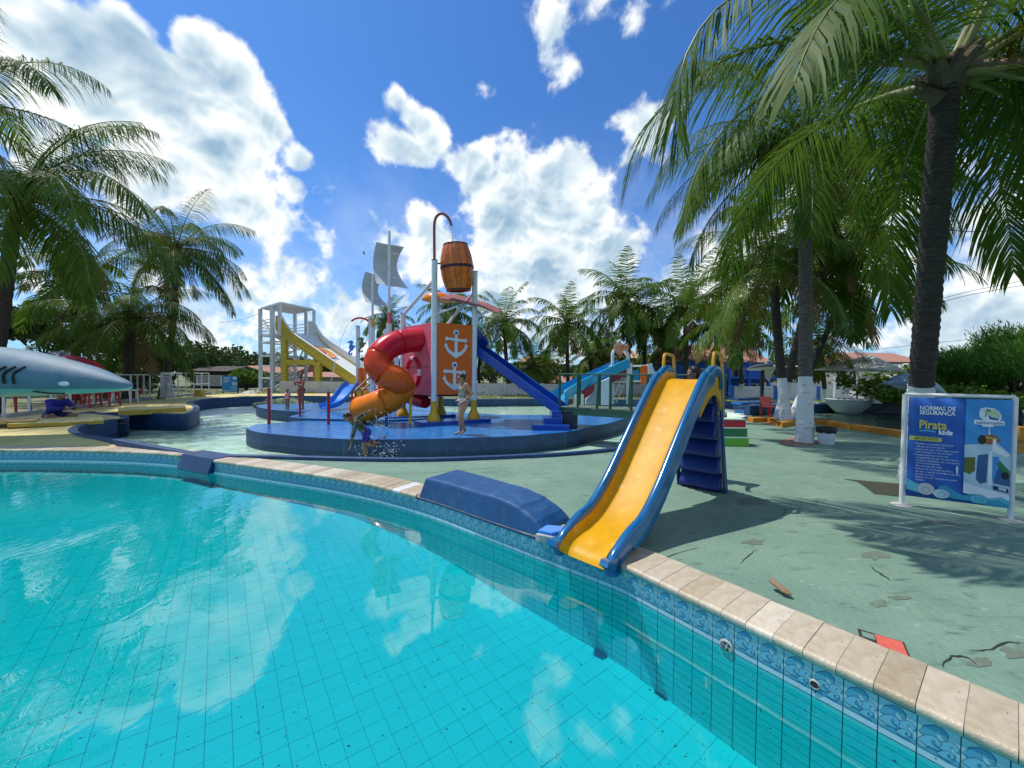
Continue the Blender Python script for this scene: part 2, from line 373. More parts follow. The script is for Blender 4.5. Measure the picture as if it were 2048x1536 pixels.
layer(M['stone'], (.10, .08, .06), 22, .69, .74, (1, 2.2, 1), 3)
def tilemat(name, c1, c2, rough=.18, spots=True):
    m = mat(name, c1, rough); nt = m.node_tree; b = nt.nodes['Principled BSDF']
    g = nt.nodes.new('ShaderNodeNewGeometry'); oi = nt.nodes.new('ShaderNodeObjectInfo'); a = nt.nodes.new('ShaderNodeMath'); a.operation = 'ADD'
    nt.links.new(g.outputs['Random Per Island'], a.inputs[0]); nt.links.new(oi.outputs['Random'], a.inputs[1]); f = nt.nodes.new('ShaderNodeMath'); f.operation = 'FRACT'; nt.links.new(a.outputs[0], f.inputs[0])
    r = nt.nodes.new('ShaderNodeValToRGB'); nt.links.new(f.outputs[0], r.inputs[0]); r.color_ramp.elements[0].color = (*c1, 1); r.color_ramp.elements[1].color = (*c2, 1)
    nt.links.new(r.outputs[0], b.inputs['Base Color'])
    if spots:                                # specks of dirt lying on the tiles
        n = nt.nodes.new('ShaderNodeTexNoise'); n.inputs['Scale'].default_value = 30; n.inputs['Detail'].default_value = 2; nt.links.new(g.outputs['Position'], n.inputs['Vector'])
        q = nt.nodes.new('ShaderNodeMapRange'); nt.links.new(n.outputs['Fac'], q.inputs[0]); q.inputs[1].default_value = .70; q.inputs[2].default_value = .735
        x = nt.nodes.new('ShaderNodeMix'); x.data_type = 'RGBA'; nt.links.new(q.outputs[0], x.inputs[0]); nt.links.new(r.outputs[0], x.inputs[6]); x.inputs[7].default_value = (.06, .12, .10, 1)
        nt.links.new(x.outputs[2], b.inputs['Base Color'])
    return m
M['tile'] = tilemat('pale_blue_pool_tile', (.58, .74, .80), (.66, .82, .86))
M['floor_tile'] = tilemat('pale_blue_floor_tile', (.50, .76, .80), (.56, .80, .83))
M['grout'] = mat('dark_grout', (.06, .33, .36), .8)
M['wave_base'] = mat('wave_tile_glaze', (.27, .50, .54), .15, var=.1, vscale=8)
M['wave_blue'] = mat('wave_tile_blue', (.075, .29, .42), .15); M['wave_mid'] = mat('wave_tile_mid', (.13, .38, .50), .15)
M['wave_line'] = mat('wave_tile_line', (.015, .10, .18), .2); M['wave_green'] = mat('wave_tile_green', (.22, .42, .42), .15)
M['pool_water'] = watermat('pool_water', (.075, .84, .90), 2.1, [(1.1, (1, 1, 1), .12, .05, (-6, -.5, .15)), (5.5, (1, .6, 1), .26, .012, (-5, -.8, .12))])
M['wade_water'] = watermat('wading_water', (.84, .95, .90), 1.27, [(4, (.6, 1.4, 1), .5, .04, None)])
M['wade_floor'] = mat('pale_green_floor', (.60, .72, .62), .7, var=.1, vscale=1)
M['white'] = layer(mat('white_paint', (.74, .75, .74), .45, var=.04, vscale=4), (.50, .47, .42), 5, .62, .8)
M['white_wall'] = layer(mat('whitewashed_wall', (.60, .59, .57), .8, var=.08, vscale=2, bump=.2), (.34, .30, .26), 2.2, .55, .72, (1, 1, 2))
M['grey_wall'] = mat('grey_plaster', (.36, .36, .37), .8, var=.1, vscale=3, bump=.2)
M['slide_blue'] = mat('blue_fibreglass', (.006, .110, .27), .18, var=.12, vscale=7, coat=.3)
M['slide_yellow'] = layer(mat('yellow_fibreglass', (.62, .31, .006), .42, var=.10, vscale=5, spec=.16, bump=.04, bscale=9), (.64, .42, .10), 7, .58, .72, (1, 1, 1), 6, rough=.30)
M['yellow_steel'] = mat('yellow_steel', (.62, .32, .02), .35, var=.1)
M['step_blue'] = mat('deep_blue_fibreglass', (.004, .022, .155), .33, var=.15, vscale=6)
M['royal'] = mat('royal_blue_fibreglass', (.004, .055, .33), .25, coat=.15, var=.1, vscale=4)
M['sky_blue'] = mat('light_blue_fibreglass', (.03, .20, .62), .2, coat=.4)
M['red'] = mat('red_fibreglass', (.55, .004, .018), .26, spec=.4, var=.1, vscale=5)
M['redorange'] = mat('red_orange_fibreglass', (.62, .040, .002), .28, spec=.4, var=.1, vscale=5)
M['orange'] = mat('orange_fibreglass', (.80, .19, .0), .30, spec=.35, var=.1, vscale=5)
M['midorange'] = mat('deep_orange_fibreglass', (.70, .10, .001), .28, spec=.4, var=.1, vscale=5)
M['panel_orange'] = layer(mat('orange_panel', (.70, .115, .004), .4, var=.06, vscale=6), (.75, .45, .3), 30, .72, .78)
M['pink'] = layer(mat('pink_panel', (.72, .12, .18), .4, var=.06, vscale=4), (.56, .08, .13), 3, .5, .7)
M['pole_red'] = mat('red_pole_paint', (.42, .01, .02), .4)
M['rust_red'] = mat('faded_red_sheet', (.30, .075, .06), .55, var=.15, vscale=6)
M['foot_yellow'] = mat('yellow_foot_paint', (.66, .36, .01), .45, var=.1)
M['post'] = layer(mat('white_steel_post', (.66, .70, .72), .4, var=.05, vscale=4), (.42, .45, .44), 9, .55, .75, (1, 1, .3))
M['sail'] = mat('grey_white_sail', (.46, .49, .50), .6, var=.05, vscale=4)
M['wood'] = mat('varnished_stave', (.50, .070, .003), .38, col2=(.76, .20, .008), vscale=9, stretch=(2.2, 2.2, .35), detail=8, coat=.2)
nt = M['wood'].node_tree; oi = nt.nodes.new('ShaderNodeObjectInfo'); hv = nt.nodes.new('ShaderNodeHueSaturation'); b = nt.nodes['Principled BSDF']
nt.links.new(b.inputs['Base Color'].links[0].from_socket, hv.inputs['Color']); rr = nt.nodes.new('ShaderNodeMapRange'); nt.links.new(oi.outputs['Random'], rr.inputs[0]); rr.inputs[3].default_value = .72; rr.inputs[4].default_value = 1.2
nt.links.new(rr.outputs[0], hv.inputs['Value']); nt.links.new(hv.outputs[0], b.inputs['Base Color'])
M['black'] = mat('black_band', (.012, .010, .012), .5)
M['dark'] = mat('dark_brown', (.03, .022, .018), .8, var=.3)
M['bridge_green'] = mat('dark_green_paint', (.012, .075, .050), .5, var=.2, vscale=6)
M['plank'] = mat('grey_green_plank', (.10, .15, .10), .7, var=.3, vscale=9)
M['green'] = mat('olive_green_paint', (.12, .16, .02), .45); M['mid_green'] = mat('leaf_green_paint', (.02, .17, .05), .5); M['lime'] = mat('lime_paint', (.14, .42, .03), .5)
M['steprED'] = mat('red_step_paint', (.45, .015, .03), .5); M['stepw'] = mat('pale_step_paint', (.50, .62, .50), .6)
M['teal'] = mat('turquoise_fibreglass', (.02, .28, .52), .25, coat=.3); M['maroon'] = mat('maroon_panel', (.22, .012, .03), .5)
M['lightblue_wall'] = mat('pale_blue_block', (.48, .56, .66), .7, var=.08)
M['roof'] = mat('clay_roof', (.30, .125, .085), .85, col2=(.42, .22, .16), vscale=8, bump=.6, bscale=25, stretch=(3, 3, 1))
M['roof_tan'] = mat('tan_roof', (.55, .36, .22), .8, col2=(.40, .22, .13), vscale=10, bump=.6, bscale=25)
M['house_blue'] = mat('blue_house_paint', (.025, .13, .50), .7, var=.1); M['house_blue_dark'] = mat('deep_blue_house_paint', (.015, .07, .30), .7)
M['cream'] = mat('cream_plaster', (.58, .55, .40), .8, var=.08); M['window'] = mat('dark_window', (.03, .04, .05), .15)
M['shutter'] = mat('pale_blind', (.45, .52, .42), .6)
M['orange_kerb'] = mat('orange_kerb_paint', (.52, .21, .012), .65, var=.15, vscale=4)
M['bark'] = layer(mat('palm_bark', (.070, .058, .048), .95, col2=(.026, .022, .019), vscale=7, stretch=(1, 1, 7), bump=1.0, bscale=9, detail=7), (.16, .145, .12), 5, .60, .78, (1, 1, 6))
M['bark_pale'] = layer(mat('pale_palm_bark', (.15, .13, .11), .95, col2=(.07, .06, .052), vscale=7, stretch=(1, 1, 7), bump=1.0, bscale=9, detail=7), (.26, .24, .20), 5, .58, .76, (1, 1, 6))
M['whitewash'] = layer(mat('whitewash', (.70, .71, .71), .85, var=.06, vscale=6, stretch=(1, 1, 6), bump=.9, bscale=8), (.36, .32, .27), 4, .56, .70, (1, 1, 3))
M['leaf'] = leafmat('palm_leaf', (.046, .108, .012), (.130, .205, .022), .46)
M['leaf_y'] = leafmat('yellow_palm_leaf', (.11, .12, .012), (.20, .17, .02), .35)
M['leaf_d'] = leafmat('dry_palm_leaf', (.13, .075, .03), (.22, .14, .06), .2, .7)
M['rachis'] = mat('palm_stalk', (.16, .17, .04), .45, var=.2); M['rachis_d'] = mat('dry_stalk', (.17, .11, .06), .7)
M['rachis_b'] = mat('leaf_base_fibre', (.075, .055, .035), .9, col2=(.12, .10, .05), vscale=9, bump=.8)
M['foliage'] = leafmat('tree_leaf', (.022, .052, .014), (.070, .115, .028), .25, .55)
M['foliage_l'] = leafmat('bright_leaf', (.07, .14, .015), (.14, .23, .03), .3, .5)
M['foliage_b'] = leafmat('feathery_leaf', (.07, .17, .025), (.15, .30, .05), .4, .55)
M['flower'] = mat('white_flower', (.80, .80, .76), .6)
M['limb'] = mat('tree_limb', (.06, .05, .04), .9, var=.3)
M['skin'] = mat('tan_skin', (.34, .17, .10), .5, var=.08, vscale=6); M['skin_d'] = mat('brown_skin', (.22, .10, .06), .5, var=.08, vscale=6)
M['hair'] = mat('dark_hair', (.012, .008, .007), .45); M['shark'] = None
M['plastic_white'] = mat('white_plastic', (.72, .73, .74), .35); M['plastic_red'] = mat('red_plastic', (.45, .01, .015), .3)
M['steel'] = mat('dull_steel', (.42, .44, .42), .35, metal=.7)

# ------------------------------------------------------------------ the main pool
ring = [(-14.2, 7.5), (-12.4, 7.86), (-10.6, 7.96), (-9.0, 7.98), (-7.6, 7.86), (-6.5, 7.60), (-5.56, 7.18), (-4.58, 6.80), (-2.70, 6.04), (-1.26, 5.21), (-.33, 4.46), (.30, 3.93), (1.0, 3.34)]
tdir = Vector((.607, -.795)).normalized(); ndir = Vector((.795, .607)).normalized()
line_end = Vector((1.0, 3.34)) + tdir * 5.2
inner = [Vector((p.x, p.y)) for p in spline([Vector((x, y, 0)) for x, y in ring], 10)] + [Vector((1.0, 3.34)) + tdir * (5.2 * k / 24) for k in range(1, 25)]
inner = resample(inner, .05)
outer_edge = offset(inner, .42)                # outwards is to the left of the running direction
pool_in = inner + [Vector((4.6, -6)), Vector((-14.2, -6))]
pool_out = outer_edge + [Vector((5.2, -6.4)), Vector((-14.7, -6.4)), Vector((-14.7, 7.6))]
def pool_floor(x, y):
    t = (Vector((x, y)) - Vector((2.0, 1.8))).length if (x < 2.0) else 0
    K = [(0, -.93), (1.8, -.90), (4, -.735), (6.2, -.56), (9.5, -.47), (13, -.44), (30, -.43)]
    for (a, za), (b, zb) in zip(K, K[1:]):
        if t <= b: return za + (zb - za) * (t - a) / (b - a)
    return -.43
WATER = -.246
ex = [(i * .6 - 14, j * .6 - 5.6) for i in range(32) for j in range(23)]
ex = [q for q in ex if inside(q, pool_in)]
shell = sheet('pool', pool_in, [], 0, M['grout'], zf=lambda x, y: pool_floor(x, y) - .012, extra=ex)
me = shell.data; bm = bmesh.new(); bm.from_mesh(me)
n = len(pool_in)
for i in range(n):
    a, b_ = pool_in[i], pool_in[(i + 1) % n]
    q = [bm.verts.new((p.x, p.y, z)) for p, z in ((a, pool_floor(*a) - .02), (b_, pool_floor(*b_) - .02), (b_, -.05), (a, -.05))]
    bm.faces.new(q)
bm.to_mesh(me); bm.free()
pool = tag(shell, 'turquoise tiled swimming pool with cream stone coping', None, kind='structure')
def place(name, mesh, parent, loc, Mrot):
    o = obj(name, mesh, parent); m4 = Mrot.to_4x4(); m4.translation = Vector(loc); o.matrix_world = m4; o.matrix_local = m4; return o
def seen(p, mx=40):
    v = Vector(p) - CAM; k = v.dot(_f)
    if k < .2: return None
    x = 1024 + F_PX * v.dot(_R) / k; y = 768 - F_PX * v.dot(_U) / k
    return v.length if -mx < x < 2048 + mx and -mx < y < 1536 + mx else None
# floor tiles
pit = .145; hs_ = .0712
tb = MB(); tb.box((0, 0, -.005), (hs_ * 2, hs_ * 2, .010)); tb.f.pop(0); tb.mi.pop(); tb.sm.pop()
tmesh = tb.build('floor_tile', M['floor_tile']).data; bpy.data.objects.remove(bpy.data.objects['floor_tile'])
c0 = Vector((1.0, 3.34)) + tdir * .02 - ndir * (pit / 2 + .006)
near, far = [], []
for i in range(-90, 60):
    for j in range(0, 110):
        c = c0 + tdir * (i * pit) - ndir * (j * pit)
        if c.y < -1.2 or not any(inside(c + tdir * (a * .07) - ndir * (b2 * .07), pool_in) for a, b2 in ((1, 1), (-1, -1), (1, -1), (-1, 1))): continue
        z = pool_floor(*c); dd = seen((c.x, c.y, z))
        (near if dd else far).append((dd or 0, c, z))
near.sort(key=lambda q: q[0]); far += near[300:]; near = near[:300]
def frame(c):
    e = .05; gx = (pool_floor(c.x + e, c.y) - pool_floor(c.x - e, c.y)) / (2 * e); gy = (pool_floor(c.x, c.y + e) - pool_floor(c.x, c.y - e)) / (2 * e)
    nz_ = Vector((-gx, -gy, 1)).normalized(); tx = Vector((tdir.x, tdir.y, 0)); tx = (tx - nz_ * tx.dot(nz_)).normalized(); ty = nz_.cross(tx)
    return Matrix((tx, ty, nz_)).transposed()
for dd, c, z in near: place('floor_tile', tmesh, pool, (c.x, c.y, z + random.uniform(-.001, .001)), frame(c))
fb = MB()
for dd, c, z in far:
    Fm = frame(c); z += random.uniform(-.001, .001)
    vs = [Vector((c.x, c.y, z)) + Fm @ Vector((a * hs_, b2 * hs_, d2)) for d2 in (0, -.01) for a, b2 in ((-1, -1), (1, -1), (1, 1), (-1, 1))]
    fb.add(vs, [(0, 1, 2, 3), (4, 5, 1, 0), (5, 6, 2, 1), (6, 7, 3, 2), (7, 4, 0, 3)])
tag(fb.build('floor_tiles_beyond', M['floor_tile'], pool), kind='stuff')
# wall tiles, wave tiles and coping along the edge
cuts = resample(inner, pit)
SPOUT = (-6.52, -5.58)                          # x range of the spillway notch
wm = MB()
def plate(mb, w, h, t=.006): mb.box((0, -t / 2, 0), (w, t, h)); return mb
rowh = .055
wallmesh = plate(MB(), pit - .006, rowh - .0045).build('t', M['tile']).data; bpy.data.objects.remove(bpy.data.objects['t'])
drymesh = plate(MB(), pit - .006, .034).build('t', tilemat('dry_pool_tile', (.33, .52, .60), (.38, .57, .65))).data; bpy.data.objects.remove(bpy.data.objects['t'])
wv = MB(); plate(wv, pit - .005, .155, .007)
def face_poly(mb, pts, y, mi):                   # flat print on the front of a tile (front is -y)
    mb.m = mi; mb.add([(p[0], y, p[1]) for p in pts], [list(t) for t in tess(pts)])
def arcp(cx, cz, r, a0, a1, n=8): return [(cx + r * math.cos(math.radians(a0 + (a1 - a0) * k / n)), cz + r * math.sin(math.radians(a0 + (a1 - a0) * k / n))) for k in range(n + 1)]
def grow(pts, k):
    cx = sum(p[0] for p in pts) / len(pts); cz = sum(p[1] for p in pts) / len(pts)
    return [(max(-.0695, min(.0695, cx + (p[0] - cx) * k)), max(-.077, min(.077, cz + (p[1] - cz) * k))) for p in pts]
def curl(x0, z0, s):
    return [(x0 - .06 * s, z0 - .03 * s), (x0 - .03 * s, z0 + .012 * s), (x0, z0 + .034 * s), (x0 + .026 * s, z0 + .034 * s), (x0 + .042 * s, z0 + .016 * s), (x0 + .040 * s, z0 - .004 * s), (x0 + .026 * s, z0 - .010 * s),
            (x0 + .016 * s, z0), (x0 + .022 * s, z0 + .010 * s), (x0 + .012 * s, z0 + .014 * s), (x0 + .002 * s, z0 + .004 * s), (x0 + .006 * s, z0 - .018 * s), (x0 + .034 * s, z0 - .036 * s), (x0 - .02 * s, z0 - .042 * s)]
shapes = [([(-.069, -.077), (.069, -.077), (.069, -.052), (.03, -.030), (-.02, -.020), (-.069, -.035)], 1), (arcp(-.052, -.046, .021, 0, 360, 12)[:-1], 4),
          (curl(-.012, .034, 1.0), 1), (curl(.036, -.002, .75), 2), (curl(-.024, -.016, .8), 2), (curl(.030, -.044, .55), 3)]
yy = -.0076
for pts, mi in shapes:
    mi = {1: 1, 2: 2, 3: 2, 4: 4}[mi]; big = grow(pts, 1.10)
    face_poly(wv, big, yy, 3); yy -= .0003; face_poly(wv, [(max(-.069, min(.069, p[0])), p[1]) for p in pts], yy, mi); yy -= .0003
wavemesh = wv.build('t', [M['wave_base'], M['wave_blue'], M['wave_mid'], M['wave_line'], M['wave_green']]).data; bpy.data.objects.remove(bpy.data.objects['t'])
walls = []
for a, b_ in zip(cuts, cuts[1:]):
    c = (a + b_) / 2; t = (b_ - a).normalized(); x = Vector((t.x, t.y, 0)); y = Vector((-t.y, t.x, 0))   # y points into the wall, -y towards the water
    Rm = Matrix((x, y, Vector((0, 0, 1)))).transposed()
    inw = Vector((c.x, c.y, 0)) - y * .002
    notch = SPOUT[0] < c.x < SPOUT[1]
    if not notch and seen((c.x, c.y, -.13), 300): place('wave_tile', wavemesh, pool, inw + Vector((0, 0, -.131)), Rm)
    if seen((c.x, c.y, -.2), 300):
        walls.append((seen((c.x, c.y, -.23), 300) or 99, inw + Vector((0, 0, -.230)), Rm, drymesh, .034))
        z = -.252 - rowh / 2; k = 0
        while z + rowh / 2 > pool_floor(*c) - .05:
            walls.append((seen((c.x, c.y, z), 0) or 99, inw + Vector((0, 0, z)), Rm, wallmesh, rowh - .003)); z -= rowh
walls.sort(key=lambda q: q[0]); wb = MB()
for k, (dd, c, Rm, me, h) in enumerate(walls):
    if k < 300: place('wall_tile', me, pool, c, Rm)
    else: wb.box(c + Rm @ Vector((0, -.003, 0)), (pit - .006, .006, h), rot=Rm)
tag(wb.build('wall_tiles_beyond', M['tile'], pool), kind='stuff')
# coping stones
BENCH = (-1.30, .36)
cs = [0]; acc = 0
arc = [0]
for a, b_ in zip(inner, inner[1:]): arc.append(arc[-1] + (b_ - a).length)
def at_arc(s, d):
    s = max(0, min(arc[-1] - 1e-4, s)); i = min(int(s / .05), len(inner) - 2)
    while arc[i + 1] < s: i += 1
    k = (s - arc[i]) / (arc[i + 1] - arc[i]); p = inner[i].lerp(inner[i + 1], k); t = (inner[i + 1] - inner[i]).normalized()
    return Vector((p.x - t.y * d, p.y + t.x * d))
s = 1.2; rnd = random.Random(3)
M['stone_white'] = mat('white_replacement_stone', (.62, .62, .60), .45, var=.1)
while s < arc[-1] - .3:
    w = .158; p = at_arc(s + w / 2, 0)
    if not (SPOUT[0] - .05 < p.x < SPOUT[1] + .05) and not (BENCH[0] < p.x < BENCH[1] - .05) and seen((p.x, p.y, 0), 500):
        g = .0016; o1, o2 = at_arc(s + g, .42), at_arc(s + w - g, .42); i1, i2 = at_arc(s + g, -.018), at_arc(s + w - g, -.018)
        jz = rnd.uniform(-.002, .003)
        c = (o1 + o2 + i1 + i2) / 4
        mb = MB(); prof_ = [(-.016, -.046), (-.026, -.030), (-.029, -.012), (-.024, .003), (-.010, .0125), (.012, .014), (.40, .014), (.416, .010), (.42, -.02), (.0, -.047)]
        ends = [[Vector((*(at_arc(u_, d_ + (rnd.uniform(-.002, .002) if d_ > .3 else 0)) - c), z_)) for d_, z_ in prof_] for u_ in (s + g, s + w - g)]
        loft(mb, ends); o = mb.build('coping_stone', M['stone_white'] if abs(p.x + 1.62) < .08 else M['stone'], pool, ang=50); o.location = (c.x, c.y, jz)
        o.rotation_euler = (rnd.uniform(-.006, .006), rnd.uniform(-.006, .006), 0)
    s += w
bd = MB(); st, en = at_arc(0, .0), 0
N_ = 160; ins = [at_arc(arc[-1] * k / N_, .004) for k in range(N_ + 1)]; outs = [at_arc(arc[-1] * k / N_, .415) for k in range(N_ + 1)]
for k in range(N_):
    if SPOUT[0] < ins[k].x < SPOUT[1]: continue
    bd.add([(*ins[k], .0095), (*ins[k + 1], .0095), (*outs[k + 1], .0095), (*outs[k], .0095), (*(ins[k] + (ins[k] - outs[k]) * .055), -.02), (*(ins[k + 1] + (ins[k + 1] - outs[k + 1]) * .055), -.02)], [(0, 1, 2, 3), (4, 5, 1, 0)])
bd.build('coping_mortar', mat('joint_mortar', (.40, .34, .26), .9, col2=(.12, .09, .06), vscale=6), pool)
ww = sheet('pool_water', offset(inner, -.004) + [Vector((4.55, -5.95)), Vector((-14.15, -5.95))], [], WATER, M['pool_water']); tag(ww, kind='structure')
# pool fittings in the wall
def fitting(px, py, z, name, r):
    p = P(px, py, z); best = min(range(len(inner) - 1), key=lambda i: (Vector((p.x, p.y)) - inner[i]).length); c = inner[best]; t = (inner[best + 1] - c).normalized()
    Rm = Matrix((Vector((t.x, t.y, 0)), Vector((-t.y, t.x, 0)), Vector((0, 0, 1)))).transposed()
    return c, Rm
def disc(r, y, n=20, cx=0, cz=0): return [(cx + r * math.cos(2 * PI * k / n), y, cz + r * math.sin(2 * PI * k / n)) for k in range(n)]
c, Rm = fitting(1461, 1292, -.225, 'pool_light', .05)
f_ = MB(); Mx = Matrix.Rotation(PI / 2, 3, 'X'); f_.lathe([(.046, .0), (.046, .012), (.038, .016), (.036, .010)], (0, -.006, 0), 24, Mx)
f_.m = 1
for a in range(4): f_.lathe([(.0085, .0), (.0085, .0125)], (.019 * math.cos(a * PI / 2 + .5), -.005, .019 * math.sin(a * PI / 2 + .5)), 10, Mx)
place('pool_inlet', f_.build('t', [M['concrete'], M['black']]).data, pool, (c.x, c.y, -.225), Rm); bpy.data.objects.remove(bpy.data.objects['t'])
c, Rm = fitting(1635, 1362, -.175, 'pool_drain', .03)
f_ = MB(); f_.lathe([(.027, 0), (.027, .011), (.022, .013), (.021, .004)], (0, -.006, 0), 20, Mx, cap=False); f_.m = 1; f_.lathe([(.021, .0), (.021, .0085)], (0, -.006, 0), 20, Mx); f_.box((.004, -.0135, -.034), (.004, .002, .03))
place('pool_drain', f_.build('t', [M['concrete'], M['black']]).data, pool, (c.x, c.y, -.17), Rm); bpy.data.objects.remove(bpy.data.objects['t'])

# ------------------------------------------------------------------ wading pool, decks and ground
def G(x, y, z=0): p = P(x, y, z); return Vector((p.x, p.y))
LZ = .14                                         # level of the yellow deck
front = [G(440, 915), G(520, 918), G(700, 923), G(850, 924), G(1000, 919), G(1150, 911), G(1275, 897), G(1380, 878), G(1455, 857), G(1500, 836)]
front = [Vector((p.x, p.y)) for p in spline([Vector((p.x, p.y, 0)) for p in front], 6)]
front_in = offset(front, .13)
cove = [G(425, 907, .02), G(360, 899, .03), G(300, 891, .06), G(225, 879, .10), G(172, 868, LZ), G(154, 858, LZ), G(176, 848, LZ), G(236, 838, LZ)]
tip = G(236, 838, LZ)
cove2 = [tip + Vector((.05, .25)), tip + Vector((-.6, .9)), tip + Vector((-2.2, 1.6)), tip + Vector((-3.2, 2.2)), G(150, 828, LZ), G(240, 826, LZ), G(330, 828, LZ), G(375, 828, LZ), G(398, 819, LZ), G(396, 811, LZ), G(384, 806, LZ), G(400, 800, LZ), G(440, 796, LZ), G(520, 793, LZ), G(620, 792, LZ), G(720, 794, LZ)]
sp_ = lambda L, n=5: [Vector((p.x, p.y)) for p in spline([Vector((p.x, p.y, 0)) for p in L], n)]
cove_s = sp_(cove); cove2_s = sp_(cove2)
back = [G(830, 798), G(950, 800), G(1100, 799), G(1330, 801), G(1420, 803), G(1500, 806), G(1535, 818)]
wade = front_in[::-1] and (front_in + [Vector((p.x, p.y)) for p in back[::-1]] + cove2_s[::-1] + cove_s[::-1])
wv_ = MB(); GX, GY, st_ = 172, 150, .125; ids = {}
def wz(x, y): q = Vector((x * .9, y * 1.7, 0)); return -.30 + .016 * noise.noise(q * 1.5) + .013 * noise.noise(q * 3.4 + Vector((7, 3, 0))) + .005 * math.sin(9 * x + 14 * y + 4 * noise.noise(q))
def vid(i, j):
    if (i, j) not in ids: x, y = -13.2 + i * st_, 7.4 + j * st_ * (1 + j * .004); ids[i, j] = len(wv_.v); wv_.v.append((x, y, wz(x, y)))
    return ids[i, j]
for i in range(GX):
    for j in range(GY):
        c = [(-13.2 + a * st_, 7.4 + b2 * st_ * (1 + b2 * .004)) for a, b2 in ((i, j), (i + 1, j), (i + 1, j + 1), (i, j + 1))]
        if any(inside(q, wade) for q in c) and not any(inside(q, pool_out) for q in c): wv_.f.append([vid(i, j), vid(i + 1, j), vid(i + 1, j + 1), vid(i, j + 1)]); wv_.mi.append(0); wv_.sm.append(True)
tag(wv_.build('wading_water', M['wade_water'], ang=180), kind='structure')

sheet('wading_pool_floor', wade, [], -.46, M['wade_floor'])['kind'] = 'structure'
deck_poly = [at_arc(arc[-1] * k / 80, .418) for k in range(81) if at_arc(arc[-1] * k / 80, .4).x > -5.75] + [Vector((5.3, -3)), Vector((30, -3)), Vector((30, 17)), G(1560, 826), G(1500, 836)]
deck_poly += front[::-1] + [G(430, 915)]
deck = sheet('green_deck', deck_poly, [], 0.0, M['deck'],
             zf=None, extra=[]); tag(deck, kind='structure')
cz = lambda p: (LZ + .012) if p.x < -8.6 else (.016 + (LZ - .004) * max(0, min(1, (-p.x - 6.4) / 2.2)))
yz = lambda x, y: 0.002 if any((Vector((x, y)) - q).length < .06 for q in yc) else (max(.004, cz(Vector((x, y))) - .012) if (x > -8.6 and y < 10.6) else LZ)
yc = [at_arc(arc[-1] * k / 80, .418) for k in range(81) if at_arc(arc[-1] * k / 80, .4).x < -6.9] + [G(425, 907, .02)]
ydeck_poly = yc + cove_s[1:] + cove2_s[1:] + [G(900, 788, LZ), G(600, 787, LZ), G(450, 788, LZ), G(380, 793, LZ), G(300, 800, LZ), G(240, 806, LZ), G(120, 822, LZ), G(0, 838, LZ), Vector((-26, 11.5)), Vector((-26, 7.6)), Vector((-14.7, 7.6))]
tag(sheet('yellow_deck', ydeck_poly, [], LZ, M['yellow_deck'], zf=yz), kind='structure')
big = [Vector((-500, -120)), Vector((500, -120)), Vector((500, 700)), Vector((-500, 700))]
tag(sheet('ground', big, [pool_out, [q for q in wade]], -.02, M['ground']), kind='structure')

def wall_strip(name, line, w, z0, z1, m, label, cat='kerb', top=None, group=None, taperz=None, side=1):
    ol = offset(line, w * side); mb = MB(); n = len(line)
    zt = taperz or (lambda p: z1)
    for i in range(n - 1):
        a, b2, c, d2 = line[i], line[i + 1], ol[i + 1], ol[i]
        vs = [(*a, z0), (*b2, z0), (*b2, zt(b2)), (*a, zt(a)), (*d2, z0), (*c, z0), (*c, zt(c)), (*d2, zt(d2))]
        fs = [(0, 1, 2, 3), (3, 2, 6, 7), (5, 4, 7, 6)]
        if side < 0: fs = [f[::-1] for f in fs]
        if i == 0: fs.append((0, 3, 7, 4))
        if i == n - 2: fs.append((1, 5, 6, 2))
        mb.add(vs, fs)
    bmx = mb.build(name, m); me = bmx.data
    bm = bmesh.new(); bm.from_mesh(me); bmesh.ops.remove_doubles(bm, verts=bm.verts, dist=1e-4); bmesh.ops.recalc_face_normals(bm, faces=bm.faces); bm.to_mesh(me); bm.free()
    b = bmx.modifiers.new('bevel', 'BEVEL'); b.width = .02; b.segments = 2; b.limit_method = 'ANGLE'
    return tag(bmx, label, cat, group)
wall_strip('pool_kerb', front, .13, -.62, .07, M['navy'], 'low dark blue kerb curving between the green deck and the wading pool', taperz=lambda p: .07 if p.x > -4.6 else .03 + .04 * max(0, (p.x + 6.3) / 1.7))
wall_strip('pool_wall', cove_s, .16, -.62, LZ, M['navy'], 'dark blue wall round the near yellow cove of the wading pool', 'wall', taperz=cz)
wall_strip('pool_wall', cove2_s[1:], .22, -.62, LZ + .012, M['navy'], 'long dark blue wall along the far yellow deck beyond the wading pool', 'wall')
wall_strip('pool_wall', [Vector((p.x, p.y)) for p in back], .3, -.62, .05, M['navy'], 'dark blue far edge of the wading pool below the white boundary wall', 'wall')

def slab(name, pts, z0, z1, mats, label, cat, group=None, bevel=.02, kind=None):
    mb = MB(); mb.prism(pts, z0, z1)
    for i, f in enumerate(mb.f):
        if all(abs(mb.v[k][2] - z1) < 1e-6 for k in f): mb.mi[i] = min(1, len(mats) - 1)
    o = mb.build(name, mats, bevel=bevel); return tag(o, label, cat, group, kind)
IZ = .03
isl = [G(492, 856, IZ), G(500, 860, IZ), G(521, 865, IZ), G(560, 869, IZ), G(595, 872, IZ), G(693, 878, IZ), G(807, 878, IZ), G(917, 876, IZ), G(1040, 871.5, IZ), G(1085, 867.5, IZ), G(1125, 864.5, IZ), G(1165, 858, IZ), G(1188, 851.5, IZ), G(1215, 847, IZ), G(1237, 841, IZ), G(1262, 833, IZ), G(1288, 828, IZ), G(1304, 826, IZ)]
isl_b = [G(1300, 823, IZ), G(1200, 825, IZ), G(1090, 829, IZ), G(1010, 829.5, IZ), G(940, 826, IZ), G(860, 822, IZ), G(760, 822, IZ), G(640, 838, IZ), G(560, 845, IZ), G(510, 849, IZ)]
